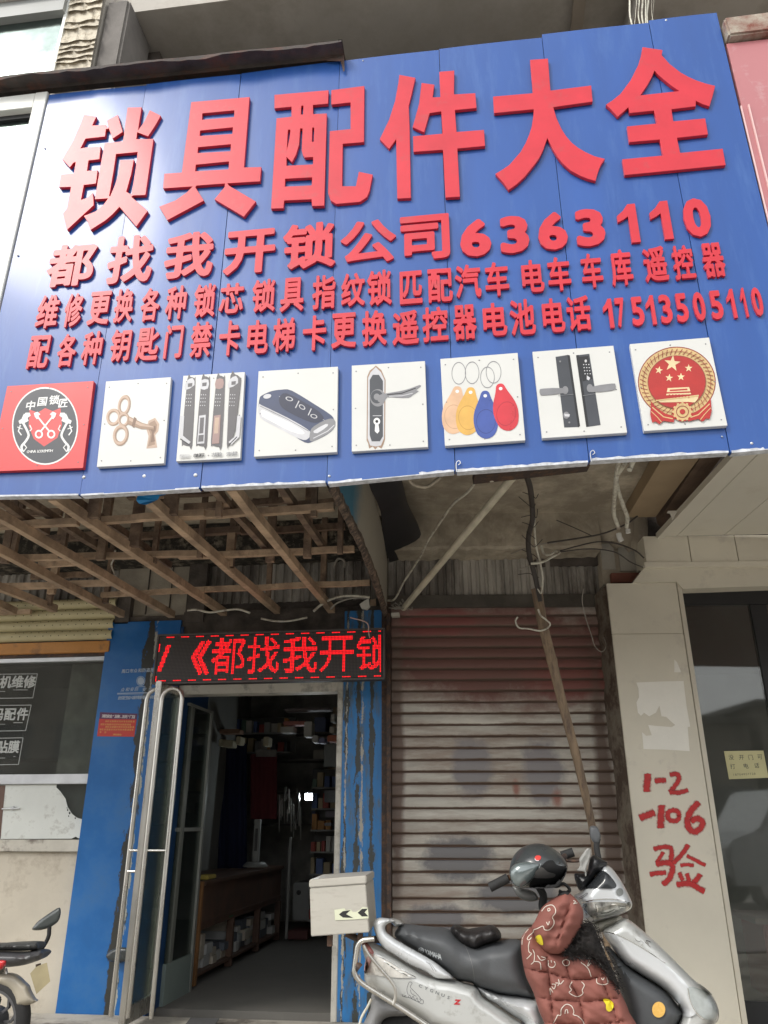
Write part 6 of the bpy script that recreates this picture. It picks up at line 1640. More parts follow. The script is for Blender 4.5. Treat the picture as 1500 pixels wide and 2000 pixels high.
# knot of loose wires at the pipe's foot
for i in range(7):
    r_ = random.Random(40+i); c = (778+r_.uniform(-6, 18), 1186+r_.uniform(-6, 6))
    wire([W(c[0]+r_.uniform(-14, 14), c[1]+r_.uniform(-9, 9), .13+r_.uniform(0, .05)) for _ in range(5)], .003, cw, 'loose curl in the tangle of wire at the foot of the pale pipe', 'tangled_wire', 5, group='tangled wires at the foot of the pale pipe')
MB().box(tuple(W(764, 1203, .1)), tuple(W(781, 1200, .05))).build('pipe_foot', simple('white_scrap', (.6, .58, .5), .6), MB_)
# pair of pale cables right, with cut ends
wire([W(1210, 895, 1.95), W(1204, 925, 1.75), W(1203, 940, 1.7), W(1200, 975, 1.45), W(1199, 1003, 1.25), W(1204, 1020, 1.15), W(1208, 1032, 1.1)], .012, 'cable_white', 'left one of the two thick pale cables hanging from the slab, tape at its end', 'cable')
wire([W(1221, 905, 1.9), W(1208, 925, 1.75), W(1204, 938, 1.7), W(1209, 965, 1.5), W(1218, 990, 1.35), W(1225, 1010, 1.2), W(1224, 1030, 1.1)], .012, 'cable_white', 'right one of the two thick pale cables hanging from the slab', 'cable')
wire([W(1238, 898, 1.95), W(1232, 912, 1.9), W(1229, 918, 1.9)], .014, 'cable_white', 'short cut cable stub beside the two thick pale cables', 'cable')
wire([W(1208, 1042, 1.1), W(1210, 1050, 1.1), W(1214, 1057, 1.1)], .016, simple('tape', (.65, .64, .6), .5), 'white taped end below the left thick pale cable', 'cable end')
wire([W(1226, 1034, 1.1), W(1227, 1041, 1.1)], .015, simple('tape', (.65, .64, .6), .5), 'white taped end below the right thick pale cable', 'cable end')
wire([W(1140, 1150, .4), W(1137, 1175, .35), W(1145, 1210, .3), W(1155, 1240, .28), W(1162, 1262, .26), W(1175, 1273, .25), W(1184, 1262, .25), W(1180, 1245, .2)], .003, cw, 'very thin wire dangling at the right edge of the shutter', 'wire')
# black steel plate under the slab behind the sign, and its little hanging bits
pA, pB = ZP(ZS-.02).at(928, 936), ZP(ZS-.02).at(1150, 905)
o = MB().beam(W(925, 930, 2.0), W(1150, 905, 2.0), .12, .035).build('steel_angle', K['dark_steel'], None)
setp(o, 'dark rusty steel angle just under the sign\'s bottom edge, above the pale pipe', 'steel angle')
wire([W(957, 935, 1.95), W(960, 938, 1.95), W(966, 934, 1.93), W(958, 925, 1.95)], .012, 'cable_white', 'pale cloth knot tied on the dark steel angle', 'knot')
# white wires in the left bay
YL = YP(5.1)
wire([YL.at(366, 1192), YL.at(385, 1191), YL.at(410, 1196), YL.at(440, 1192), YL.at(465, 1190), YL.at(488, 1197)], .008, 'cable_white', 'white cable lying along the end batten left of the LED sign\'s middle', 'cable')
wire([YL.at(510, 1208), YL.at(535, 1213), YL.at(565, 1213), YL.at(600, 1206)], .007, 'cable_white', 'white cable sagging just above the LED sign', 'cable')
wire([YL.at(612, 1194), YL.at(635, 1176), YL.at(665, 1165), YL.at(700, 1164), YL.at(722, 1167)], .009, 'cable_white', 'upper thick white cable arching at the right end of the end batten', 'cable')
wire([YL.at(645, 1190), YL.at(660, 1177), YL.at(690, 1168), YL.at(722, 1168)], .006, cw, 'lower grey cable arching at the right end of the end batten', 'cable')
p = YL.at(712, 1179); o = MB().poly([YL.at(u, v) for u, v in [(702, 1180), (712, 1173), (720, 1168), (722, 1184), (716, 1190), (706, 1188)]], (), NY, 0, .03).build('junction_box', simple('junction_white', (.5, .49, .44), .5), None, bevel=.003); setp(o, 'small pale junction box where the white cables meet, right of the lattice', 'junction box')
YM = YP(4.3)
wire([YP(4.2).at(225, 1075), YP(4.3).at(222, 1092), YP(4.5).at(218, 1105), YP(4.8).at(228, 1128), YP(5).at(240, 1142), YP(5.1).at(262, 1152)], .006, 'cable_white', 'pale cable dropping through the lattice left of the pale wall board', 'cable')
wire([YP(5.0).at(652, 1109), YP(5.0).at(660, 1092), YP(5.0).at(672, 1095), YP(5.0).at(673, 1108)], .008, cw, 'short hooked cable hanging on the side board by the lattice', 'cable')
wire([YP(4.7).at(684, 1206), YP(4.7).at(716, 1216), YP(4.7).at(720, 1235), YP(4.7).at(722, 1246)], .004, simple('pinkish_cord', (.5, .35, .3), .6), 'thin reddish cord hanging over the right end of the LED sign', 'cord')
# ================================================================== MOTOR SCOOTER
g1 = lambda l: [(680+a/3.75, 1650+b/3.75) for a, b in l]
g2 = lambda l: [(940+a/4.286, 1600+b/4.286) for a, b in l]
g3 = lambda l: [(1150+a/4.286, 1650+b/4.286) for a, b in l]
g4 = lambda l: [(a/4.286, 1600+b/4.286) for a, b in l]
SCP = YP(3.62)
sco = thing('motor_scooter', 'silver motor scooter with a grey seat parked in front of the roller shutter', 'scooter', (SCP.at(980, 1900).x, 3.62, .06))
SIL = M('silver_paint', (.56, .57, .55), rough=.3, metal=.25, var=.04, scale=3, bump=.01, coat=.5, dirt=((.36, .36, .33), .12, 14), rvar=.04)
SIL2 = M('light_silver_paint', (.68, .7, .71), rough=.28, metal=.25, var=.03, scale=3, bump=.01, coat=.5, rvar=.04)
CHA = M('charcoal_plastic', (.075, .08, .085), rough=.5, var=.1, bump=.06)
SEA = M('grey_seat_vinyl', (.085, .09, .095), rough=.55, var=.1, scale=6, bump=.12, bscale=120)
def drape(mb, targets, lift=.0015):
    """lay a thin print or lens on the surface it belongs to"""
    trees = []
    for o in targets:
        off = wloc(o)
        trees.append(BVHTree.FromPolygons([v.co+off for v in o.data.vertices], [tuple(p.vertices) for p in o.data.polygons]))
    out = []
    for p in mb.v:
        d = (p-EYE).normalized(); best = None
        for t in trees:
            h = t.ray_cast(EYE, d)
            if h[0] is not None and (best is None or h[3] < best): best = h[3]
        out.append(EYE+d*((best if best is not None else (p-EYE).length)-lift))
    mb.v = out; return mb
def strokes(lines, w_, P_, targets, name, mat, parent, lift=.002, closed=False, **kw):
    mb = MB()
    for l in lines:
        pts = [tuple(p) for p in curve_pts([(a, b, 0) for a, b in l], 5)] if len(l) > 2 else [(a, b, 0) for a, b in l]
        L_, R__ = [], []
        for i, p in enumerate(pts):
            a, b = pts[max(i-1, 0)], pts[min(i+1, len(pts)-1)]
            d = Vector((b[0]-a[0], b[1]-a[1])); d = d.normalized() if d.length else Vector((1, 0)); nn = Vector((-d.y, d.x))*w_/2
            L_.append(P_.at(p[0]+nn.x, p[1]+nn.y, .2)); R__.append(P_.at(p[0]-nn.x, p[1]-nn.y, .2))
        m_ = len(pts); mb.add(L_+R__, [(i, i+1, i+1+m_, i+m_) for i in range(m_-1)])
    return drape(mb, targets, lift).build(name, mat, parent, **kw)
def patch(outline, P_, targets, name, mat, parent, lift=.003, step=6, sm=3, **kw):
    mb = puff(outline, P_, .2, 0.0, 10, step=step, both=False, smooth_n=sm)
    return drape(mb, targets, lift).build(name, mat, parent, smooth=60, **kw)

rear = puff(g1([(102,722),(150,712),(260,760),(330,800),(480,890),(600,955),(770,985),(850,1010),(940,1040),(985,1110),(1080,1175),(1200,1260),(1300,1330),(1320,1440),(1000,1440),(640,1350),(560,1300),(370,1180),(220,1090),(130,1010),(118,950),(128,860),(110,790)]), SCP, .03, .125, 22, step=8).build('rear_body', SIL, sco, smooth=60)
skirt = puff(g1([(945,1043),(1040,1070),(1130,1098),(1370,1125),(1430,1210),(1460,1440),(1300,1440),(1290,1318),(1190,1245),(1080,1168),(1000,1120)]), SCP, .02, .13, 30, step=9).build('side_skirt', SIL2, sco, smooth=60)
seat = puff(g1([(340,665),(365,605),(400,580),(560,598),(700,613),(770,640),(850,700),(930,738),(1010,722),(1120,705),(1280,712),(1310,900),(1375,1120),(1250,1113),(1120,1095),(1000,1060),(940,1038),(900,1010),(800,988),(720,935),(600,845),(480,772),(400,722)]), SCP, 0, .16, 34, step=8, relief=lambda u, v, d: .006*math.sin((u-860)*.11)*(1 if 880 < u < 960 else .2)).build('seat', SEA, sco, smooth=60)
strokes([g1([(770,640),(850,730),(900,850),(920,950),(925,1010)])], .8, SCP, [seat], 'seat_seam', simple('seam_grey', (.2, .2, .2), .6), seat)
pad = puff(g1([(750,612),(775,588),(820,595),(870,620),(930,612),(1000,600),(1050,590),(1100,618),(1122,660),(1112,695),(1060,715),(1000,735),(930,772),(850,745),(790,705),(755,655)]), SCP, .02, .12, 17, step=6, relief=lambda u, v, d: .008*math.sin(u*.25+v*.1)).build('seat_pad', M('black_leather', (.022, .02, .02), rough=.42, var=.3, bump=.3, bscale=60), sco, smooth=60, label='black leather pad over the middle of the seat')
rail = puff(g1([(183,592),(195,555),(230,533),(300,540),(345,558),(300,572),(272,600),(280,640),(330,680),(380,712),(500,780),(620,850),(700,910),(770,972),(740,983),(650,978),(600,950),(560,925),(440,870),(330,800),(265,760),(215,690)]), SCP, .125, .04, 11, step=5).build('grab_rail', SIL2, sco, smooth=60)
puff(g1([(300,540),(345,545),(400,572),(388,592),(345,600),(320,575),(300,572)]), SCP, .05, .07, 8, step=5).build('grab_rail', SIL, sco, smooth=60)
strokes([g1([(570,855),(600,880),(625,925)]), g1([(590,862),(620,890),(645,930)])], .7, SCP, [rail], 'scratch', simple('scratch_dark', (.2, .2, .2), .6), rail)
# tail lamp: clear lens with a red corner
patch(g1([(122,945),(132,862),(152,815),(200,800),(300,850),(400,915),(492,966),(470,975),(330,972),(200,955)]), SCP, [rear], 'tail_lamp', M('clear_lens', (.62, .6, .55), rough=.1, var=.15, scale=40, bump=.25, bscale=90, coat=.6), sco, lift=.006)
patch(g1([(118,940),(124,862),(145,812),(185,800),(170,850),(150,900)]), SCP, [rear], 'tail_lamp', simple('rose_lens', (.45, .28, .25), .15), sco, lift=.009, step=4)
patch(g1([(104,722),(135,716),(165,750),(190,795),(150,797),(120,770)]), SCP, [rear], 'reflector', simple('dull_red_lens', (.28, .1, .09), .2), sco, lift=.009, step=4)
strokes([g1([(205,805),(300,853),(400,917),(494,968)]), g1([(262,850),(330,900),(420,950),(480,970)])], 1.6, SCP, [rear], 'lamp_trim', K['chrome'], sco, lift=.009)
strokes([g1([(180+i*18, 905+i*1.2), (186+i*18, 925+i*1.2)]) for i in range(6)], 1.1, SCP, [rear], 'lens_rib', simple('lens_rib', (.4, .38, .34), .3), sco, lift=.0095)
# crash bars and rack
def bar(pts, off, r, nm, mat=None, par=None):
    return MB().tube(curve_pts([SCP.at(u, v, off if not isinstance(off, list) else off[i]) for i, (u, v) in enumerate(pts)], 7), r, 10).build(nm, mat or K['steel'], par or sco, smooth=80)
bar(g1([(190,690),(110,700),(74,735),(62,800),(50,890),(50,945),(100,1012),(250,1110),(400,1205),(560,1312),(660,1380)]), .2, .0098, 'crash_bar')
bar(g1([(112,735),(145,795),(230,900),(315,998),(346,1060),(345,1120),(333,1170)]), .21, .0062, 'crash_bar')
bar(g1([(85,905),(75,895),(60,895)]), .2, .016, 'bar_clamp', K['dark_steel'])
bar(g1([(-15,650),(50,678),(110,695),(230,690),(300,720)]), .08, .012, 'luggage_rack', K['dark_steel'])
bar(g1([(-15,650),(50,682),(110,700),(230,700),(300,730)]), -.08, .012, 'luggage_rack', K['dark_steel'])
# decals
def text_on(txt, a, b, h, P_, targets, name, mat, parent, weight=.03, ratio=.85, shear=0.0, lift=.002):
    mb = MB(); write(mb, P_, txt, a[0], a[1], b[0], b[1], h, off=.2, weight=weight, ratio=ratio, shear=shear)
    return drape(mb, targets, lift).build(name, mat, parent)
P0_ = g1([(572, 785), (672, 818)])
text_on('YAMAHA', P0_[0], P0_[1], 13, SCP, [seat], 'lettering', K['white_print'], seat, ratio=.72)
c_ = g1([(533, 775)])[0]
mb = puff([(c_[0]+6*math.cos(t), c_[1]+6.2*math.sin(t)) for t in [math.pi*i/8 for i in range(16)]], SCP, .2, 0, 10, step=4, both=False, smooth_n=0); drape(mb, [seat], .002).build('round_emblem', K['white_print'], seat)
strokes([[(c_[0], c_[1]-5), (c_[0], c_[1]+.2)], [(c_[0]-4.4, c_[1]+3), (c_[0], c_[1])], [(c_[0]+4.4, c_[1]+3), (c_[0], c_[1])], [(c_[0]+3.6*math.cos(t), c_[1]+3.6*math.sin(t)) for t in [math.pi*i/6 for i in range(13)]]], .7, SCP, [seat], 'tuning_forks', SEA, seat, lift=.0035)
P0_ = g1([(530, 1033), (735, 1117)])
text_on('CYGNUS', P0_[0], P0_[1], 8, SCP, [rear], 'lettering', simple('dark_chrome', (.16, .17, .17), .3), rear, ratio=1.3, shear=.35, weight=.01)
P0_ = g1([(800, 1150)])
text_on('Z', P0_[0], P0_[0], 11, SCP, [rear], 'lettering', simple('decal_red', (.5, .02, .03), .4), rear, ratio=1.5, shear=.3, weight=.06)
strokes([g1([(440,1100),(430,1060),(445,1010),(460,1005),(468,1015),(455,1040),(470,1060),(500,1090),(530,1125),(520,1130)]), g1([(455,1060),(465,1090),(500,1110)]), g1([(395,1095),(400,1110),(420,1115),(450,1120),(480,1135),(510,1150),(545,1165),(550,1140),(530,1130)]), g1([(410,1112),(425,1100)]), g1([(440,1118),(450,1100),(465,1125),(475,1108),(490,1140),(505,1120),(515,1150),(535,1138)])], .8, SCP, [rear], 'sticker_outline', simple('sticker_dark', (.08, .08, .09), .5), rear, label='dark outline sticker on the rear body')
# rear running gear
puff(g1([(175,1085),(260,1130),(400,1205),(430,1250),(380,1256),(300,1262),(245,1300),(205,1430),(50,1430),(115,1300),(165,1195)]), SCP, .05, .07, 18, step=8).build('rear_fender', simple('grey_plastic', (.2, .2, .2), .5), sco, smooth=60)
bar(g1([(170,1130),(140,1190),(100,1260),(80,1330)]), .18, .005, 'brake_cable', K['cable_white'])
def wheel(P_, u, v, r, wd, parent):
    c = P_.at(u, v); c.z = max(c.z, parent.location.z+r)
    if parent.location.z+r < c.z: c.z = parent.location.z+r
    a = Vector((0, -1, 0))
    t = MB().lathe(c, a, [(-wd*.5, r*.66), (-wd*.5, r*.9), (-wd*.25, r*.985), (0, r), (wd*.25, r*.985), (wd*.5, r*.9), (wd*.5, r*.66)], 36).build('wheel', K['rubber'], parent, smooth=60)
    mb = MB().lathe(c, a, [(-wd*.3, r*.67), (wd*.36, r*.67), (wd*.4, r*.62), (wd*.2, r*.6), (-wd*.2, r*.6)], 30)
    mb.lathe(c, a, [(-wd*.5, .04), (wd*.5, .04), (wd*.55, .02), (wd*.55, 0)], 16)
    for k in range(5):
        an = 2*math.pi*k/5+.3; d = Vector((math.cos(an), 0, math.sin(an))); mb.beam(c+d*.03, c+d*r*.64, .03, wd*.25, up=(0, 1, 0))
    mb.build('rim', simple('cast_rim', (.2, .2, .21), .4, .6), t, smooth=40)
wheel(SCP, 800, 2200, .25, .1, sco); wheel(SCP, 1345, 2200, .25, .09, sco)
MB().box((SCP.at(900, 1900).x, 3.56, .2), (SCP.at(1230, 1900).x, 3.7, .38)).build('engine', CHA, sco, bevel=.03)
MB().box((SCP.at(1000, 1900).x, 3.5, .33), (SCP.at(1260, 1900).x, 3.76, .41)).build('foot_board', CHA, sco, bevel=.02)
# front: leg shield, cowl, lamp
shield = puff(g3([(116,728),(200,668),(280,620),(345,632),(500,760),(620,870),(760,1010),(880,1130),(1000,1225),(1060,1310),(1090,1400),(1078,1480),(1010,1530),(930,1640),(700,1640),(775,1440),(765,1370),(640,1220),(450,1095),(310,1005),(190,850)]), SCP, .02, .125, 20, step=8).build('leg_shield', SIL, sco, smooth=60)
patch(g3([(130,724),(300,790),(460,880),(620,985),(740,1085),(835,1190),(850,1300),(900,1400),(850,1440),(790,1430),(770,1375),(640,1218),(450,1092),(312,1002),(195,850)]), SCP, [shield], 'shield_face', SIL2, sco, lift=.008)
inner_ = puff(g3([(170,850),(310,1000),(450,1092),(640,1220),(765,1370),(785,1430),(740,1530),(640,1680),(380,1680),(330,1420),(270,1210),(210,1010),(150,900)]), SCP, .0, .155, 26, step=9).build('inner_panel', CHA, sco, smooth=60)
c_ = g3([(585, 1380)])[0]
patch([(c_[0]+13*math.cos(t), c_[1]+15.5*math.sin(t)) for t in [math.pi*i/10 for i in range(20)]], SCP, [inner_], 'round_reflector', simple('amber_reflector', (.78, .47, .12), .25), sco, lift=.008, sm=0, step=5)
patch(g3([(830,1205),(865,1188),(940,1210),(1005,1245),(1058,1330),(1078,1400),(1062,1470),(985,1465),(905,1400),(850,1300)]), SCP, [shield], 'turn_signal', M('smoky_lens', (.4, .43, .42), rough=.12, var=.2, scale=12, coat=.5), sco, lift=.010)
strokes([g3([(828,1200),(850,1310),(900,1405),(960,1460)]), g3([(925,1165),(990,1215),(1030,1255)])], 1.6, SCP, [shield], 'chrome_trim', K['chrome'], sco, lift=.013)
strokes([g3([(385,780),(400,800),(430,810)]), g3([(430,800),(460,820),(440,840)]), g3([(470,810),(500,840),(520,860)]), g3([(500,830),(480,800),(520,815)])], .9, SCP, [shield], 'front_lettering', K['chrome'], sco, lift=.004)
strokes([g3([(120,728),(200,740),(300,782),(460,870),(640,990)])], 1.2, SCP, [shield], 'edge_line', K['chrome'], sco, lift=.011)
neck = puff(g2([(900,875),(960,860),(1150,805),(1185,862),(1060,922),(975,958),(940,930)]), SCP, -.02, .07, 14, step=7).build('steering_neck', simple('cream_plastic', (.42, .4, .33), .5), sco, smooth=60)
cowl = puff(g2([(778,645),(830,612),(880,545),(955,468),(1005,395),(1038,380),(1090,408),(1160,498),(1212,590),(1255,680),(1262,722),(1240,762),(1150,803),(1040,836),(940,860),(868,856),(848,800),(830,720)]), SCP, .02, .13, 26, step=7).build('headlight_cowl', SIL2, sco, smooth=60)
patch(g2([(862,575),(950,485),(1005,432),(1060,455),(1120,528),(1130,565),(1090,582),(960,576)]), SCP, [cowl], 'dark_screen', simple('dark_screen', (.03, .033, .036), .2), sco, lift=.006)
lamp = patch(g2([(845,722),(900,700),(960,692),(1100,692),(1200,702),(1240,694),(1254,728),(1215,766),(1100,800),(1000,830),(955,838),(900,800)]), SCP, [cowl], 'headlamp', M('headlamp_glass', (.5, .5, .46), rough=.06, metal=.6, var=.5, scale=28, bump=.9, bscale=18, coat=1.0), sco, lift=.008)
strokes([g2([(850+i*4, 735+i*11), (960+i*2, 712+i*14)]) for i in range(7)], 1.1, SCP, [cowl], 'lamp_rib', K['chrome'], sco, lift=.012)
strokes([g2([(965,720),(975,760),(960,800)]), g2([(1090,712),(1130,715),(1140,740)]), g2([(1160,740),(1205,738)]), g2([(1000,800),(1060,790),(1120,765)])], 2.4, SCP, [cowl], 'lamp_reflector', simple('bright_reflector', (.85, .85, .8), .1, .8), sco, lift=.013)
strokes([g2([(838,700),(930,678),(1050,668),(1150,676),(1215,690)])], 1.6, SCP, [cowl], 'cowl_crease', K['chrome'], sco, lift=.004)
c_ = g2([(1160, 610)])[0]
patch([(c_[0]+7*math.cos(t), c_[1]+8*math.sin(t)) for t in [math.pi*i/8 for i in range(16)]], SCP, [cowl], 'cowl_knob', simple('knob_grey', (.2, .21, .2), .5), sco, lift=.006, sm=0, step=4)
strokes([g2([(812,662),(850,640),(885,618),(885,630),(850,655),(815,672)])], .8, SCP, [cowl], 'cowl_slot', CHA, sco, lift=.004)
# handlebar, grips, lever, mirrors
bar(g2([(225,492),(330,470),(500,440),(640,360),(700,310)]), [.12, .1, .05, .0, -.05], .012, 'handlebar', K['dark_steel'])
bar(g2([(70,572),(150,530),(225,492)]), .13, .019, 'grip', K['rubber']); bar(g2([(672,308),(720,292),(770,275)]), -.1, .019, 'grip', K['rubber'])
bar(g2([(700,345),(760,350),(830,345),(880,330)]), -.08, .007, 'brake_lever', K['dark_steel'])
bar(g2([(975,160),(965,210),(968,260),(985,340),(1000,400)]), -.12, .013, 'mirror_stem', K['rubber'])
puff(g2([(905,75),(925,55),(965,60),(985,90),(1000,150),(985,200),(950,205),(915,160)]), SCP, -.12, .02, 9, step=4).build('mirror', simple('mirror_back', (.09, .095, .1), .35), sco, smooth=60)
bar(g2([(480,560),(520,640),(510,720),(520,760)]), .03, .016, 'mirror_stem', K['rubber'])
puff(g2([(262,560),(330,575),(430,600),(470,640),(470,680),(400,690),(330,665),(285,620)]), SCP, .02, .02, 9, step=4).build('mirror', simple('mirror_glassy', (.16, .165, .16), .15), sco, smooth=60)
# ---- cargo box
bx = thing('cargo_box', 'square stainless steel cargo box with arrow sticker on the scooter\'s tail', 'box', YP(3.45).at(665, 1828))
b1, b2 = YP(3.42), YP(3.76)
TLf, TRf, BRf, BLf = b1.at(605.5, 1718), b1.at(714.5, 1710), b1.at(721, 1821), b1.at(607.5, 1829)
TLb, TRb, BRb = b2.at(629, 1703.5), b2.at(731, 1697.5), b2.at(735.5, 1796)
zt_, zb_3 = (TLf.z+TRf.z)/2, (BLf.z+BRf.z)/2
dvb = Vector(((TLb.x-TLf.x+TRb.x-TRf.x)/2, .34, 0))
BS = M('box_steel', (.56, .535, .47), rough=.42, metal=.35, var=.05, scale=2, bump=.03, bscale=90, stretch=(1, 1, 4), dirt=((.45, .42, .36), .15, 6))
fr = [Vector((BLf.x, 3.42, BLf.z)), Vector((BRf.x, 3.42, BRf.z)), None, None]
lidz = .032
fr[2] = Vector((TRf.x, 3.42, TRf.z-lidz)); fr[3] = Vector((TLf.x, 3.42, TLf.z-lidz))
MB().hexa(fr+[p+dvb for p in fr]).build('body', BS, bx, bevel=.003)
e = .003; lf = [fr[3]+Vector((-e, -e, .0015)), fr[2]+Vector((e, -e, .0015)), TRf+Vector((e, -e, 0)), TLf+Vector((-e, -e, 0))]
MB().hexa(lf+[p+dvb+Vector((0, 2*e, 0)) for p in lf]).build('lid', BS, bx, bevel=.004)
g5 = lambda l: [b1.at(350+a/3.3333, 1600+b/3.3333, .0035) for a, b in l]
st = MB().poly(g5([(1010,590),(1075,580),(1085,594),(1118,588),(1128,602),(1150,604),(1180,588),(1190,572),(1229,576),(1233,645),(1150,652),(1015,658)]), (), NY, 0, .001).build('sticker', simple('pale_green_reflective', (.68, .7, .52), .35), bx)
for pl_ in ([(1040,620),(1065,599),(1115,592),(1087,618),(1132,642),(1066,640)], [(1162,609),(1190,584),(1228,582),(1207,606),(1231,632),(1190,633)]):
    MB().poly([p+NY*.0006 for p in g5(pl_)], (), NY).build('chevron', K['ink'], bx)
for (u, v) in [(640, 1829), (700, 1825)]: MB().box(tuple(b1.at(u, v)+Vector((-.01, .04, -.04))), tuple(b1.at(u, v)+Vector((.01, .06, -.002)))).build('bracket', K['dark_steel'], bx)
# ---- helmet
HPl = YP(3.5)
hel = thing('helmet', 'dark grey open face helmet with a smoky visor hung on the scooter handlebar', 'helmet', HPl.at(1052, 1735))
HG = M('helmet_grey', (.05, .056, .058), rough=.3, var=.06, bump=.01, coat=.6)
shell = puff(g2([(238,480),(240,390),(275,300),(350,232),(450,203),(555,218),(650,280),(700,340),(724,390),(700,470),(640,530),(560,560),(440,575),(330,575),(262,550)]), HPl, 0, .125, 52, step=8).build('shell', HG, hel, smooth=60)
patch(g2([(440,470),(500,400),(545,352),(600,345),(630,380),(690,395),(722,392),(705,470),(660,540),(600,575),(440,580),(400,560)]), HPl, [shell], 'lining', simple('helmet_lining', (.012, .012, .012), .95), hel, lift=.004)
patch(g2([(440,455),(500,400),(555,440),(620,460),(600,490),(500,495),(430,485)]), HPl, [shell], 'ear_pad', simple('ear_pad', (.09, .085, .08), .9), hel, lift=.008, step=5)
vis = puff(g2([(240,470),(255,400),(310,362),(400,352),(500,372),(470,440),(425,505),(375,550),(320,572),(268,545)]), HPl, .105, .03, 22, step=6).build('visor', M('smoky_visor', (.16, .19, .19), rough=.07, var=.1, coat=1.0, metal=.3), hel, smooth=60)
strokes([g2([(500,372),(465,445),(420,508),(372,552),(318,573)])], 1.2, HPl, [vis, shell], 'visor_edge', simple('edge_pale', (.3, .33, .33), .3), hel, lift=.004)
c_ = g2([(473, 325)])[0]
patch([(c_[0]+a, c_[1]+b) for a, b in [(-6, -1), (-2, -5), (5, -4), (6, 1), (1, 5), (-4, 4)]], HPl, [shell], 'badge', simple('badge_red', (.62, .05, .04), .4), hel, lift=.003, step=3)
strokes([[(c_[0]-6, c_[1]+1), (c_[0]-3, c_[1]+5), (c_[0]+2, c_[1]+5)]], 1.2, HPl, [shell], 'badge_edge', K['white_print'], hel, lift=.004)
c_ = g2([(656, 370)])[0]
patch([(c_[0]+1.6*math.cos(t), c_[1]+1.8*math.sin(t)) for t in [math.pi*i/4 for i in range(8)]], HPl, [shell], 'rivet', K['chrome'], hel, lift=.004, sm=0, step=2)
MB().tube(curve_pts([HPl.at(*g2([q])[0], .05) for q in [(600,560),(640,560),(690,540),(740,590),(700,620),(650,600)]], 6), .007, 6).build('chin_strap', K['rubber'], hel, smooth=60)
# ---- quilted leg cover and hand cuff
QM = M('brick_quilt', (.25, .088, .068), rough=.78, var=.12, scale=4, bump=.35, bscale=22)
QD = YP(3.46)
cov = thing('leg_cover', 'brick red quilted leg cover printed with white cartoon outlines, draped over the scooter front', 'scooter cover', QD.at(1110, 1990))
SEAML = [g2(l) for l in [[(705,1180),(730,1300),(765,1400),(820,1510),(845,1610),(880,1850)], [(548,1150),(565,1300),(578,1420),(592,1560),(610,1850)], [(985,1300),(1060,1470),(1115,1620),(1160,1850)], [(350,1235),(460,1270),(570,1288),(720,1335),(900,1340),(1060,1300)], [(455,1480),(590,1515),(820,1525),(1000,1520),(1180,1490)], [(530,1700),(720,1720),(900,1725),(1230,1690)]]]
SEAMP = [(p.x, p.y) for l in SEAML for p in curve_pts([(a, b, 0) for a, b in l], 14)]
def quilt(u, v, d):
    a = math.sin((u*.55+v*.25)*.085)**2; b = math.sin((v-u*.12)*.075)**2
    sd_ = min(math.dist((u, v), q) for q in SEAMP) if SEAMP else 9
    seam = -.014*math.exp(-(sd_/2.2)**2)
    bulge = .012*min(1, sd_/14)
    return seam+bulge+.003*math.sin(u*.09+v*.05)+.0022*math.sin(v*.3-u*.2)+.0012*math.sin(u*.7+v*.5)
    seam = -.013*math.exp(-(abs(math.sin((u*.95+v*.3-300)*.058))/.10)**2)-.012*math.exp(-(abs(math.sin((v-.1*u)*.066))/.09)**2)
    return seam+.0035*math.sin(u*.09+v*.05)+.003*math.sin(v*.21-u*.13)+.0015*math.sin(u*.6+v*.45)
low = puff(g2([(333,1062),(345,980),(420,905),(470,950),(540,1040),(640,1100),(760,1110),(860,1120),(960,1180),(1060,1290),(1130,1390),(1190,1500),(1240,1620),(1300,1850),(560,1850),(530,1714),(480,1600),(440,1460),(375,1320),(345,1180)]), QD, .02, .08, 20, step=4.2, relief=quilt, back=.02).build('blanket', QM, cov, smooth=70)
cuff = puff(g2([(420,905),(450,850),(500,750),(560,690),(640,640),(700,600),(765,640),(820,700),(855,780),(845,880),(805,950),(765,1020),(715,1090),(640,1130),(545,1110),(480,1040),(440,960)]), QD, .1, .075, 26, step=5, relief=lambda u, v, d: .008*math.sin(u*.16+v*.08)+.004*math.sin(v*.3)-.022*math.exp(-((u-1118.5+(v-1755)*.36)/2.4)**2)).build('hand_cuff', QM, cov, smooth=70)
fur = M('black_fur', (.018, .015, .014), rough=.95, var=.5, scale=30, bump=1.0, bscale=120)
rngf = random.Random(2)
furo = puff(g2([(700,1115),(770,1015),(835,890),(930,880),(985,1000),(1040,1130),(1110,1280),(1170,1440),(1100,1340),(1000,1210),(880,1140),(770,1150)]), QD, .06, .07, 16, step=5, relief=lambda u, v, d: rngf.uniform(-.008, .008)).build('fur_lining', fur, cov, smooth=60)
mb = MB()
fo = g2([(700,1115),(770,1015),(835,890),(930,880),(985,1000),(1040,1130),(1110,1280),(1170,1440),(1100,1340),(1000,1210),(880,1140),(770,1150)])
for i in range(900):
    k = rngf.randrange(len(fo)); a_, b_ = fo[k-1], fo[k]; t = rngf.random(); u, v = a_[0]+(b_[0]-a_[0])*t+rngf.uniform(-7, 7), a_[1]+(b_[1]-a_[1])*t+rngf.uniform(-7, 7)
    p = QD.at(u, v, .1+rngf.uniform(0, .04)); d = Vector((rngf.uniform(-1, 1), -.4, rngf.uniform(-1, 1))).normalized()*rngf.uniform(.012, .028); s_ = Vector((.0012, 0, .0012))
    mb.add([p-s_, p+s_, p+d], [(0, 1, 2)])
mb.build('fur_tufts', fur, cov, kind='stuff')
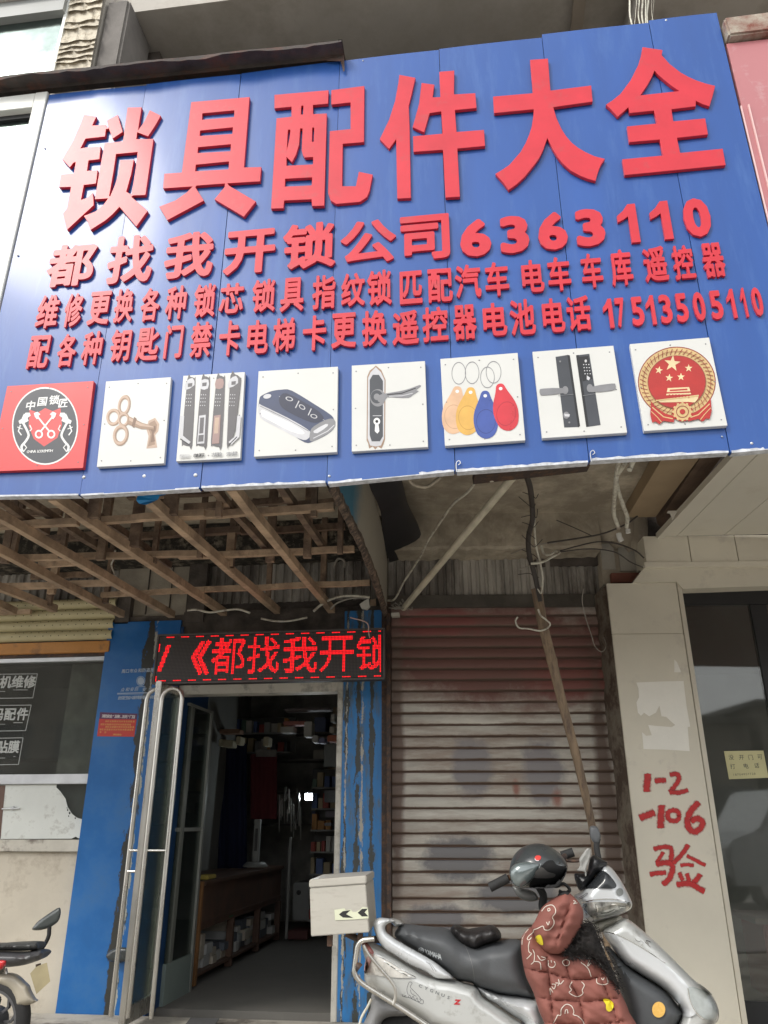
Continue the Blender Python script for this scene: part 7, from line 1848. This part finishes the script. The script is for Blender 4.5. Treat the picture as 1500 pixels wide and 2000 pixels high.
puff(g2([(640,640),(660,610),(700,598),(740,620),(735,655),(700,660),(670,650)]), QD, .1, .05, 8, step=4).build('cuff_opening', simple('cuff_black', (.02, .02, .02), .9), cov, smooth=60)
WP_ = simple('quilt_print_white', (.66, .6, .52), .8)
cl = [
 [(505,770),(540,730),(590,718),(618,745),(620,785),(595,820),(608,850),(605,885),(570,925),(530,925),(515,895),(470,915),(440,925)],
 [(440,925),(430,950),(400,975),(385,1000),(400,1010),(420,990)], [(555,750),(570,745),(575,762),(560,768),(555,752)], [(545,860),(560,885),(570,855)],
 [(395,920),(370,950),(345,1000),(340,1050)], [(405,1020),(395,1060),(400,1110),(420,1125),(400,1150),(380,1170)], [(430,1090),(445,1130),(440,1190),(415,1215)], [(440,1190),(490,1200),(500,1260)], [(470,1140),(500,1180),(540,1165),(500,1150)],
 [(560,1180),(565,1230),(600,1240),(620,1215),(610,1190)], [(585,1180),(588,1200)], [(770,680),(790,690),(775,705),(805,700),(770,708)]]
strokes([g2(l) for l in cl], 1.5, QD, [low, cuff], 'printed_outline', WP_, cov, lift=.003, label='white cartoon animal outlines on the cuff and shoulder')
cl = [[(690,1180),(680,1200),(700,1225),(730,1220),(738,1190),(715,1175),(690,1180)], [(835,1200),(870,1225),(900,1260),(920,1320)], [(860,1130),(890,1160),(930,1170)], [(905,1180),(890,1230),(920,1200)],
      [(965,1330),(970,1370),(1020,1385),(1060,1370),(1050,1325)], [(1005,1330),(1018,1345),(1030,1325)],
      [(760,1360),(740,1400),(755,1430),(735,1450),(770,1475),(810,1485),(850,1460),(845,1430),(862,1390),(840,1360)],
      [(600,1714),(630,1660),(640,1640),(665,1640),(670,1590),(710,1550),(755,1565),(775,1610),(770,1635),(810,1650),(850,1690),(865,1730)], [(700,1630),(705,1600),(720,1595),(725,1625)],
      [(580,1470),(575,1415),(600,1450)], [(590,1380),(620,1385),(610,1420),(590,1400)], [(620,1370),(650,1375),(640,1395)], [(645,1340),(660,1380),(690,1350)]]
strokes([g2(l) for l in cl], 1.5, QD, [low], 'printed_outline', WP_, cov, lift=.003, label='white cloud and animal outlines on the lower blanket')
YP_ = simple('quilt_print_yellow', (.75, .62, .03), .7)
patch(g2([(455,985),(490,968),(510,1000),(518,1050),(495,1050),(465,1025)]), QD, [low, cuff], 'yellow_patch', YP_, cov, lift=.004, step=4)
patch(g2([(1018,1510),(1060,1505),(1105,1540),(1100,1590),(1070,1612),(1045,1590),(1042,1550)]), QD, [low], 'yellow_patch', YP_, cov, lift=.004, step=4)
strokes(SEAML, .7, QD, [low], 'stitching', simple('seam_thread', (.12, .03, .025), .8), cov, lift=.0015)
# ---- bag and rag on the bars
o = puff(g2([(790,450),(880,445),(910,330),(945,300),(1000,330),(1060,365),(1030,410),(960,470),(890,560),(825,600),(795,540),(778,480)]), YP(3.56), 0, .06, 16, step=6, relief=lambda u, v, d: .012*math.sin(u*.5+v*.2)*math.sin(v*.3)).build('black_bag', M('black_plastic_bag', (.014, .015, .017), rough=.35, bump=.6, bscale=25), None, smooth=50)
setp(o, 'crumpled black plastic bag tied between the handlebar and the scooter\'s headlight', 'bag')
o = puff(g2([(892,240),(912,262),(915,300),(895,370),(880,410),(882,470),(868,478),(860,440),(800,432),(825,390),(820,335),(855,280)]), YP(3.5), 0, .008, 8, step=5, relief=lambda u, v, d: .008*math.sin(u*.3+v*.15)).build('grey_rag', simple('rag_grey', (.33, .33, .31), .85), None, smooth=50)
setp(o, 'limp grey rag tucked into the black bag on the handlebar', 'rag')

# ================================================================== E-BIKE AT THE LEFT EDGE
EB = YP(4.15)
eb = thing('electric_bicycle', 'small cream electric bicycle with a dark seat half out of frame at the left edge', 'electric bicycle', (EB.at(20, 1950).x, 4.15, .06))
DSE = M('dark_vinyl', (.06, .062, .062), rough=.45, var=.1, bump=.08)
CRM = M('cream_bike_paint', (.42, .38, .3), rough=.4, var=.08, bump=.03, coat=.3)
puff(g4([(-400,1090),(-380,1050),(-100,1040),(0,1038),(150,1028),(290,1025),(320,1035),(325,1080),(280,1100),(0,1100)]), EB, 0, .1, 10, step=7).build('seat', DSE, eb, smooth=60)
puff(g4([(-400,1235),(-400,1110),(0,1105),(200,1110),(320,1090),(360,1105),(372,1135),(350,1170),(290,1195),(200,1222),(80,1238),(0,1236)]), EB, 0, .12, 14, step=7).build('seat_base', M('dark_grey_plastic', (.075, .075, .08), rough=.4, var=.15, scale=4, dirt=((.12, .04, .04), .15, 3)), eb, smooth=60)
puff(g4([(-60,1182),(52,1180),(40,1225),(20,1245),(0,1262),(-60,1250)]), EB, .1, .03, 6, step=4).build('tail_lamp', simple('tail_red', (.6, .03, .035), .25), eb, smooth=60)
fnd = puff(g4([(-40,1300),(20,1290),(80,1285),(140,1305),(200,1360),(235,1395),(250,1440),(285,1500),(312,1522),(270,1545),(200,1566),(130,1562),(112,1500),(70,1430),(0,1395),(-40,1385)]), EB, 0, .05, 14, step=6).build('rear_fender', CRM, eb, smooth=60)
ec_ = EB.at(-60/4.286, 1600+1690/4.286); rr_ = (EB.at(252/4.286, 1600+1690/4.286)-ec_).length*.98
wt = MB().lathe(ec_, NY, [(-.035, rr_*.72), (-.035, rr_*.92), (-.012, rr_), (.012, rr_), (.035, rr_*.92), (.035, rr_*.72)], 40).build('wheel', K['rubber'], eb, smooth=60)
mb = MB().lathe(ec_, NY, [(-.02, rr_*.74), (.036, rr_*.74), (.036, rr_*.68), (-.02, rr_*.68)], 36).lathe(ec_, NY, [(-.04, .06), (.04, .06), (.045, .03), (.045, 0)], 18)
for k in range(9):
    an = 2*math.pi*k/9; d = Vector((math.cos(an), 0, math.sin(an))); d2_ = Vector((math.cos(an+.35), 0, math.sin(an+.35))); mb.beam(ec_+d*.05, ec_+d*rr_*.5, .012, .02, up=(0, 1, 0)); mb.beam(ec_+d*rr_*.5, ec_+d2_*rr_*.7, .01, .02, up=(0, 1, 0))
mb.build('rim', simple('grey_rim', (.13, .13, .135), .4, .5), wt, smooth=40)
MB().tube([EB.at(*g4([(-40,1500)])[0], .02), EB.at(*g4([(60,1320)])[0], .02), EB.at(*g4([(45,1250)])[0], .02)], .008, 8).build('stay', K['steel'], eb)
MB().box(tuple(EB.at(-90, 1905)+Vector((0, -.05, 0))), tuple(EB.at(5, 1870)+Vector((0, .05, 0)))).build('frame', CRM, eb, bevel=.01)
MB().tube([EB.at(-90, 1880), EB.at(-150, 1990)], .03, 8).build('frame', CRM, eb)
flat(Plane((0, 4.1, 0), (.35, -1, 0)), g4([(252,1292),(300,1238),(325,1225),(392,1200),(420,1358),(305,1465)]), .002, 'number_plate', simple('dusty_plate', (.4, .34, .2), .6, var=.15), eb, label='dusty tan number plate hanging under the seat')
MB().tube([EB.at(*g4([(320,1210)])[0], .03), EB.at(*g4([(322,1245)])[0], .03)], .012, 6).build('plate_bracket', K['dark_steel'], eb)
MB().tube(curve_pts([EB.at(*g4([q])[0], -.2) for q in [(415,890),(412,930),(408,975),(385,1030),(350,1080),(300,1120)]], 6), .011, 8).build('mirror_stem', K['rubber'], eb, smooth=60)
puff(g4([(268,925),(290,885),(330,845),(430,775),(490,740),(506,755),(506,800),(490,850),(460,880),(405,912),(330,930)]), EB, -.2, .016, 8, step=4).build('mirror', M('mirror_dark', (.06, .068, .065), rough=.25, coat=.3), eb, smooth=60)
# oval mirror fixed to the column behind the door handles
o = puff(g4([(888,1155),(905,1115),(950,1085),(1010,1072),(1070,1080),(1080,1130),(1060,1185),(1000,1198),(930,1190)]), YP(5.27), 0, .02, 9, step=4).build('oval_mirror', K['mirror_dark'] if 'mirror_dark' in K else simple('oval_mirror_dark', (.05, .055, .055), .25), None, smooth=60)
setp(o, 'dark oval mirror on the blue column half hidden behind the door handles', 'mirror')
MB().tube([YP(5.34).at(*g4([(1010,1190)])[0]), YP(5.27).at(*g4([(1010,1180)])[0])], .01, 6).build('bracket', K['dark_steel'], o)
# ================================================================== ACROSS THE STREET (seen only in the glass)
WL = M('opposite_wall', (.2, .18, .155), rough=.9, var=.15, scale=.8, bump=.1, dirt=((.1, .09, .08), .3, 1.5))
WD = simple('opposite_window', (.03, .035, .04), .15)
for i, (x, w_, h_) in enumerate([(-38, 14, 7.6), (-23.5, 13, 8.4), (-10, 12, 5.6), (2.5, 13, 4.9), (16, 22, 5.6)]):
    hb = thing('low_house', ['low house across the street, far left of the row', 'taller house across the street, second from the left', 'low house across the street in the middle of the row', 'taller house across the street, second from the right', 'low house across the street, far right of the row'][i], 'house', (x+w_/2, -20, 0))
    MB().box((x, -27, 0), (x+w_, -20, h_)).build('wall', WL, hb)
    MB().box((x-.2, -27.3, h_+.001), (x+w_+.2, -19.6, h_+.25)).build('roof', simple('opposite_roof', (.08, .075, .07), .9), hb)
    k = x+.8
    while k < x+w_-1.6:
        o = MB().box((k, -20, .1), (k+1.6, -19.97, 2.6)).build('door', WD, hb)
        if h_ > 5: MB().box((k, -20, 3.7), (k+1.5, -19.97, 5.1)).build('window', WD, hb)
        k += 2.6
MB().box((-40, -19.4, -.05), (40, -16.5, .1)).build('far_pavement', K['paving'], kind='structure')
# small van parked behind the viewer to the right; the glass door mirrors it
vn = thing('parked_van', 'small silver van parked across the street, mirrored in the dark glass door', 'van', (7.2, -3.2, 0))
vx, vy = 7.2, -3.2
side = [(-1.9, .35), (-1.95, .75), (-1.85, 1.0), (-1.35, 1.15), (-.9, 1.78), (1.7, 1.85), (1.9, 1.2), (1.92, .4)]
def van_poly(pts, y0, y1): return MB().poly([Vector((vx+a, y0, b)) for a, b in pts], (), (0, 1, 0), 0, y0-y1)
SVN = simple('van_silver', (.42, .44, .45), .3, .5)
van_poly(side, vy+.8, vy-.8).add([(vx+a, vy-.8, b) for a, b in side], [tuple(range(8))]).build('body', SVN, vn, bevel=.05)
VG = simple('van_glass', (.02, .025, .03), .08)
for pts in ([(-1.2, 1.2), (-.85, 1.68), (-.25, 1.7), (-.25, 1.2)], [(-.15, 1.2), (-.15, 1.7), (.65, 1.72), (.65, 1.2)], [(.75, 1.2), (.75, 1.72), (1.6, 1.74), (1.7, 1.2)]):
    van_poly(pts, vy+.812, vy+.801).build('window', VG, vn)
for a in (-1.25, 1.25):
    for sgn in (-1, 1):
        w_ = MB().lathe((vx+a, vy+sgn*.62, .3), (0, sgn, 0), [(-.08, .05), (-.08, .3), (.1, .3), (.12, .27), (.1, .18), (.1, 0)], 24).build('wheel', K['rubber'], vn, smooth=50)
        MB().lathe((vx+a, vy+sgn*.72, .3), (0, sgn, 0), [(0, .18), (.012, .17), (.018, .06), (.03, 0)], 20).build('rim', K['alu'], w_, smooth=50)
for sgn in (-1, 1): MB().box((vx-1.96, vy+sgn*.6-.12, .78), (vx-1.9, vy+sgn*.6+.12, .92)).build('headlight', K['white_print'], vn, bevel=.01)
MB().box((vx-2.0, vy-.75, .32), (vx-1.9, vy+.75, .5)).build('bumper', simple('van_bumper', (.1, .1, .1), .6), vn, bevel=.02)
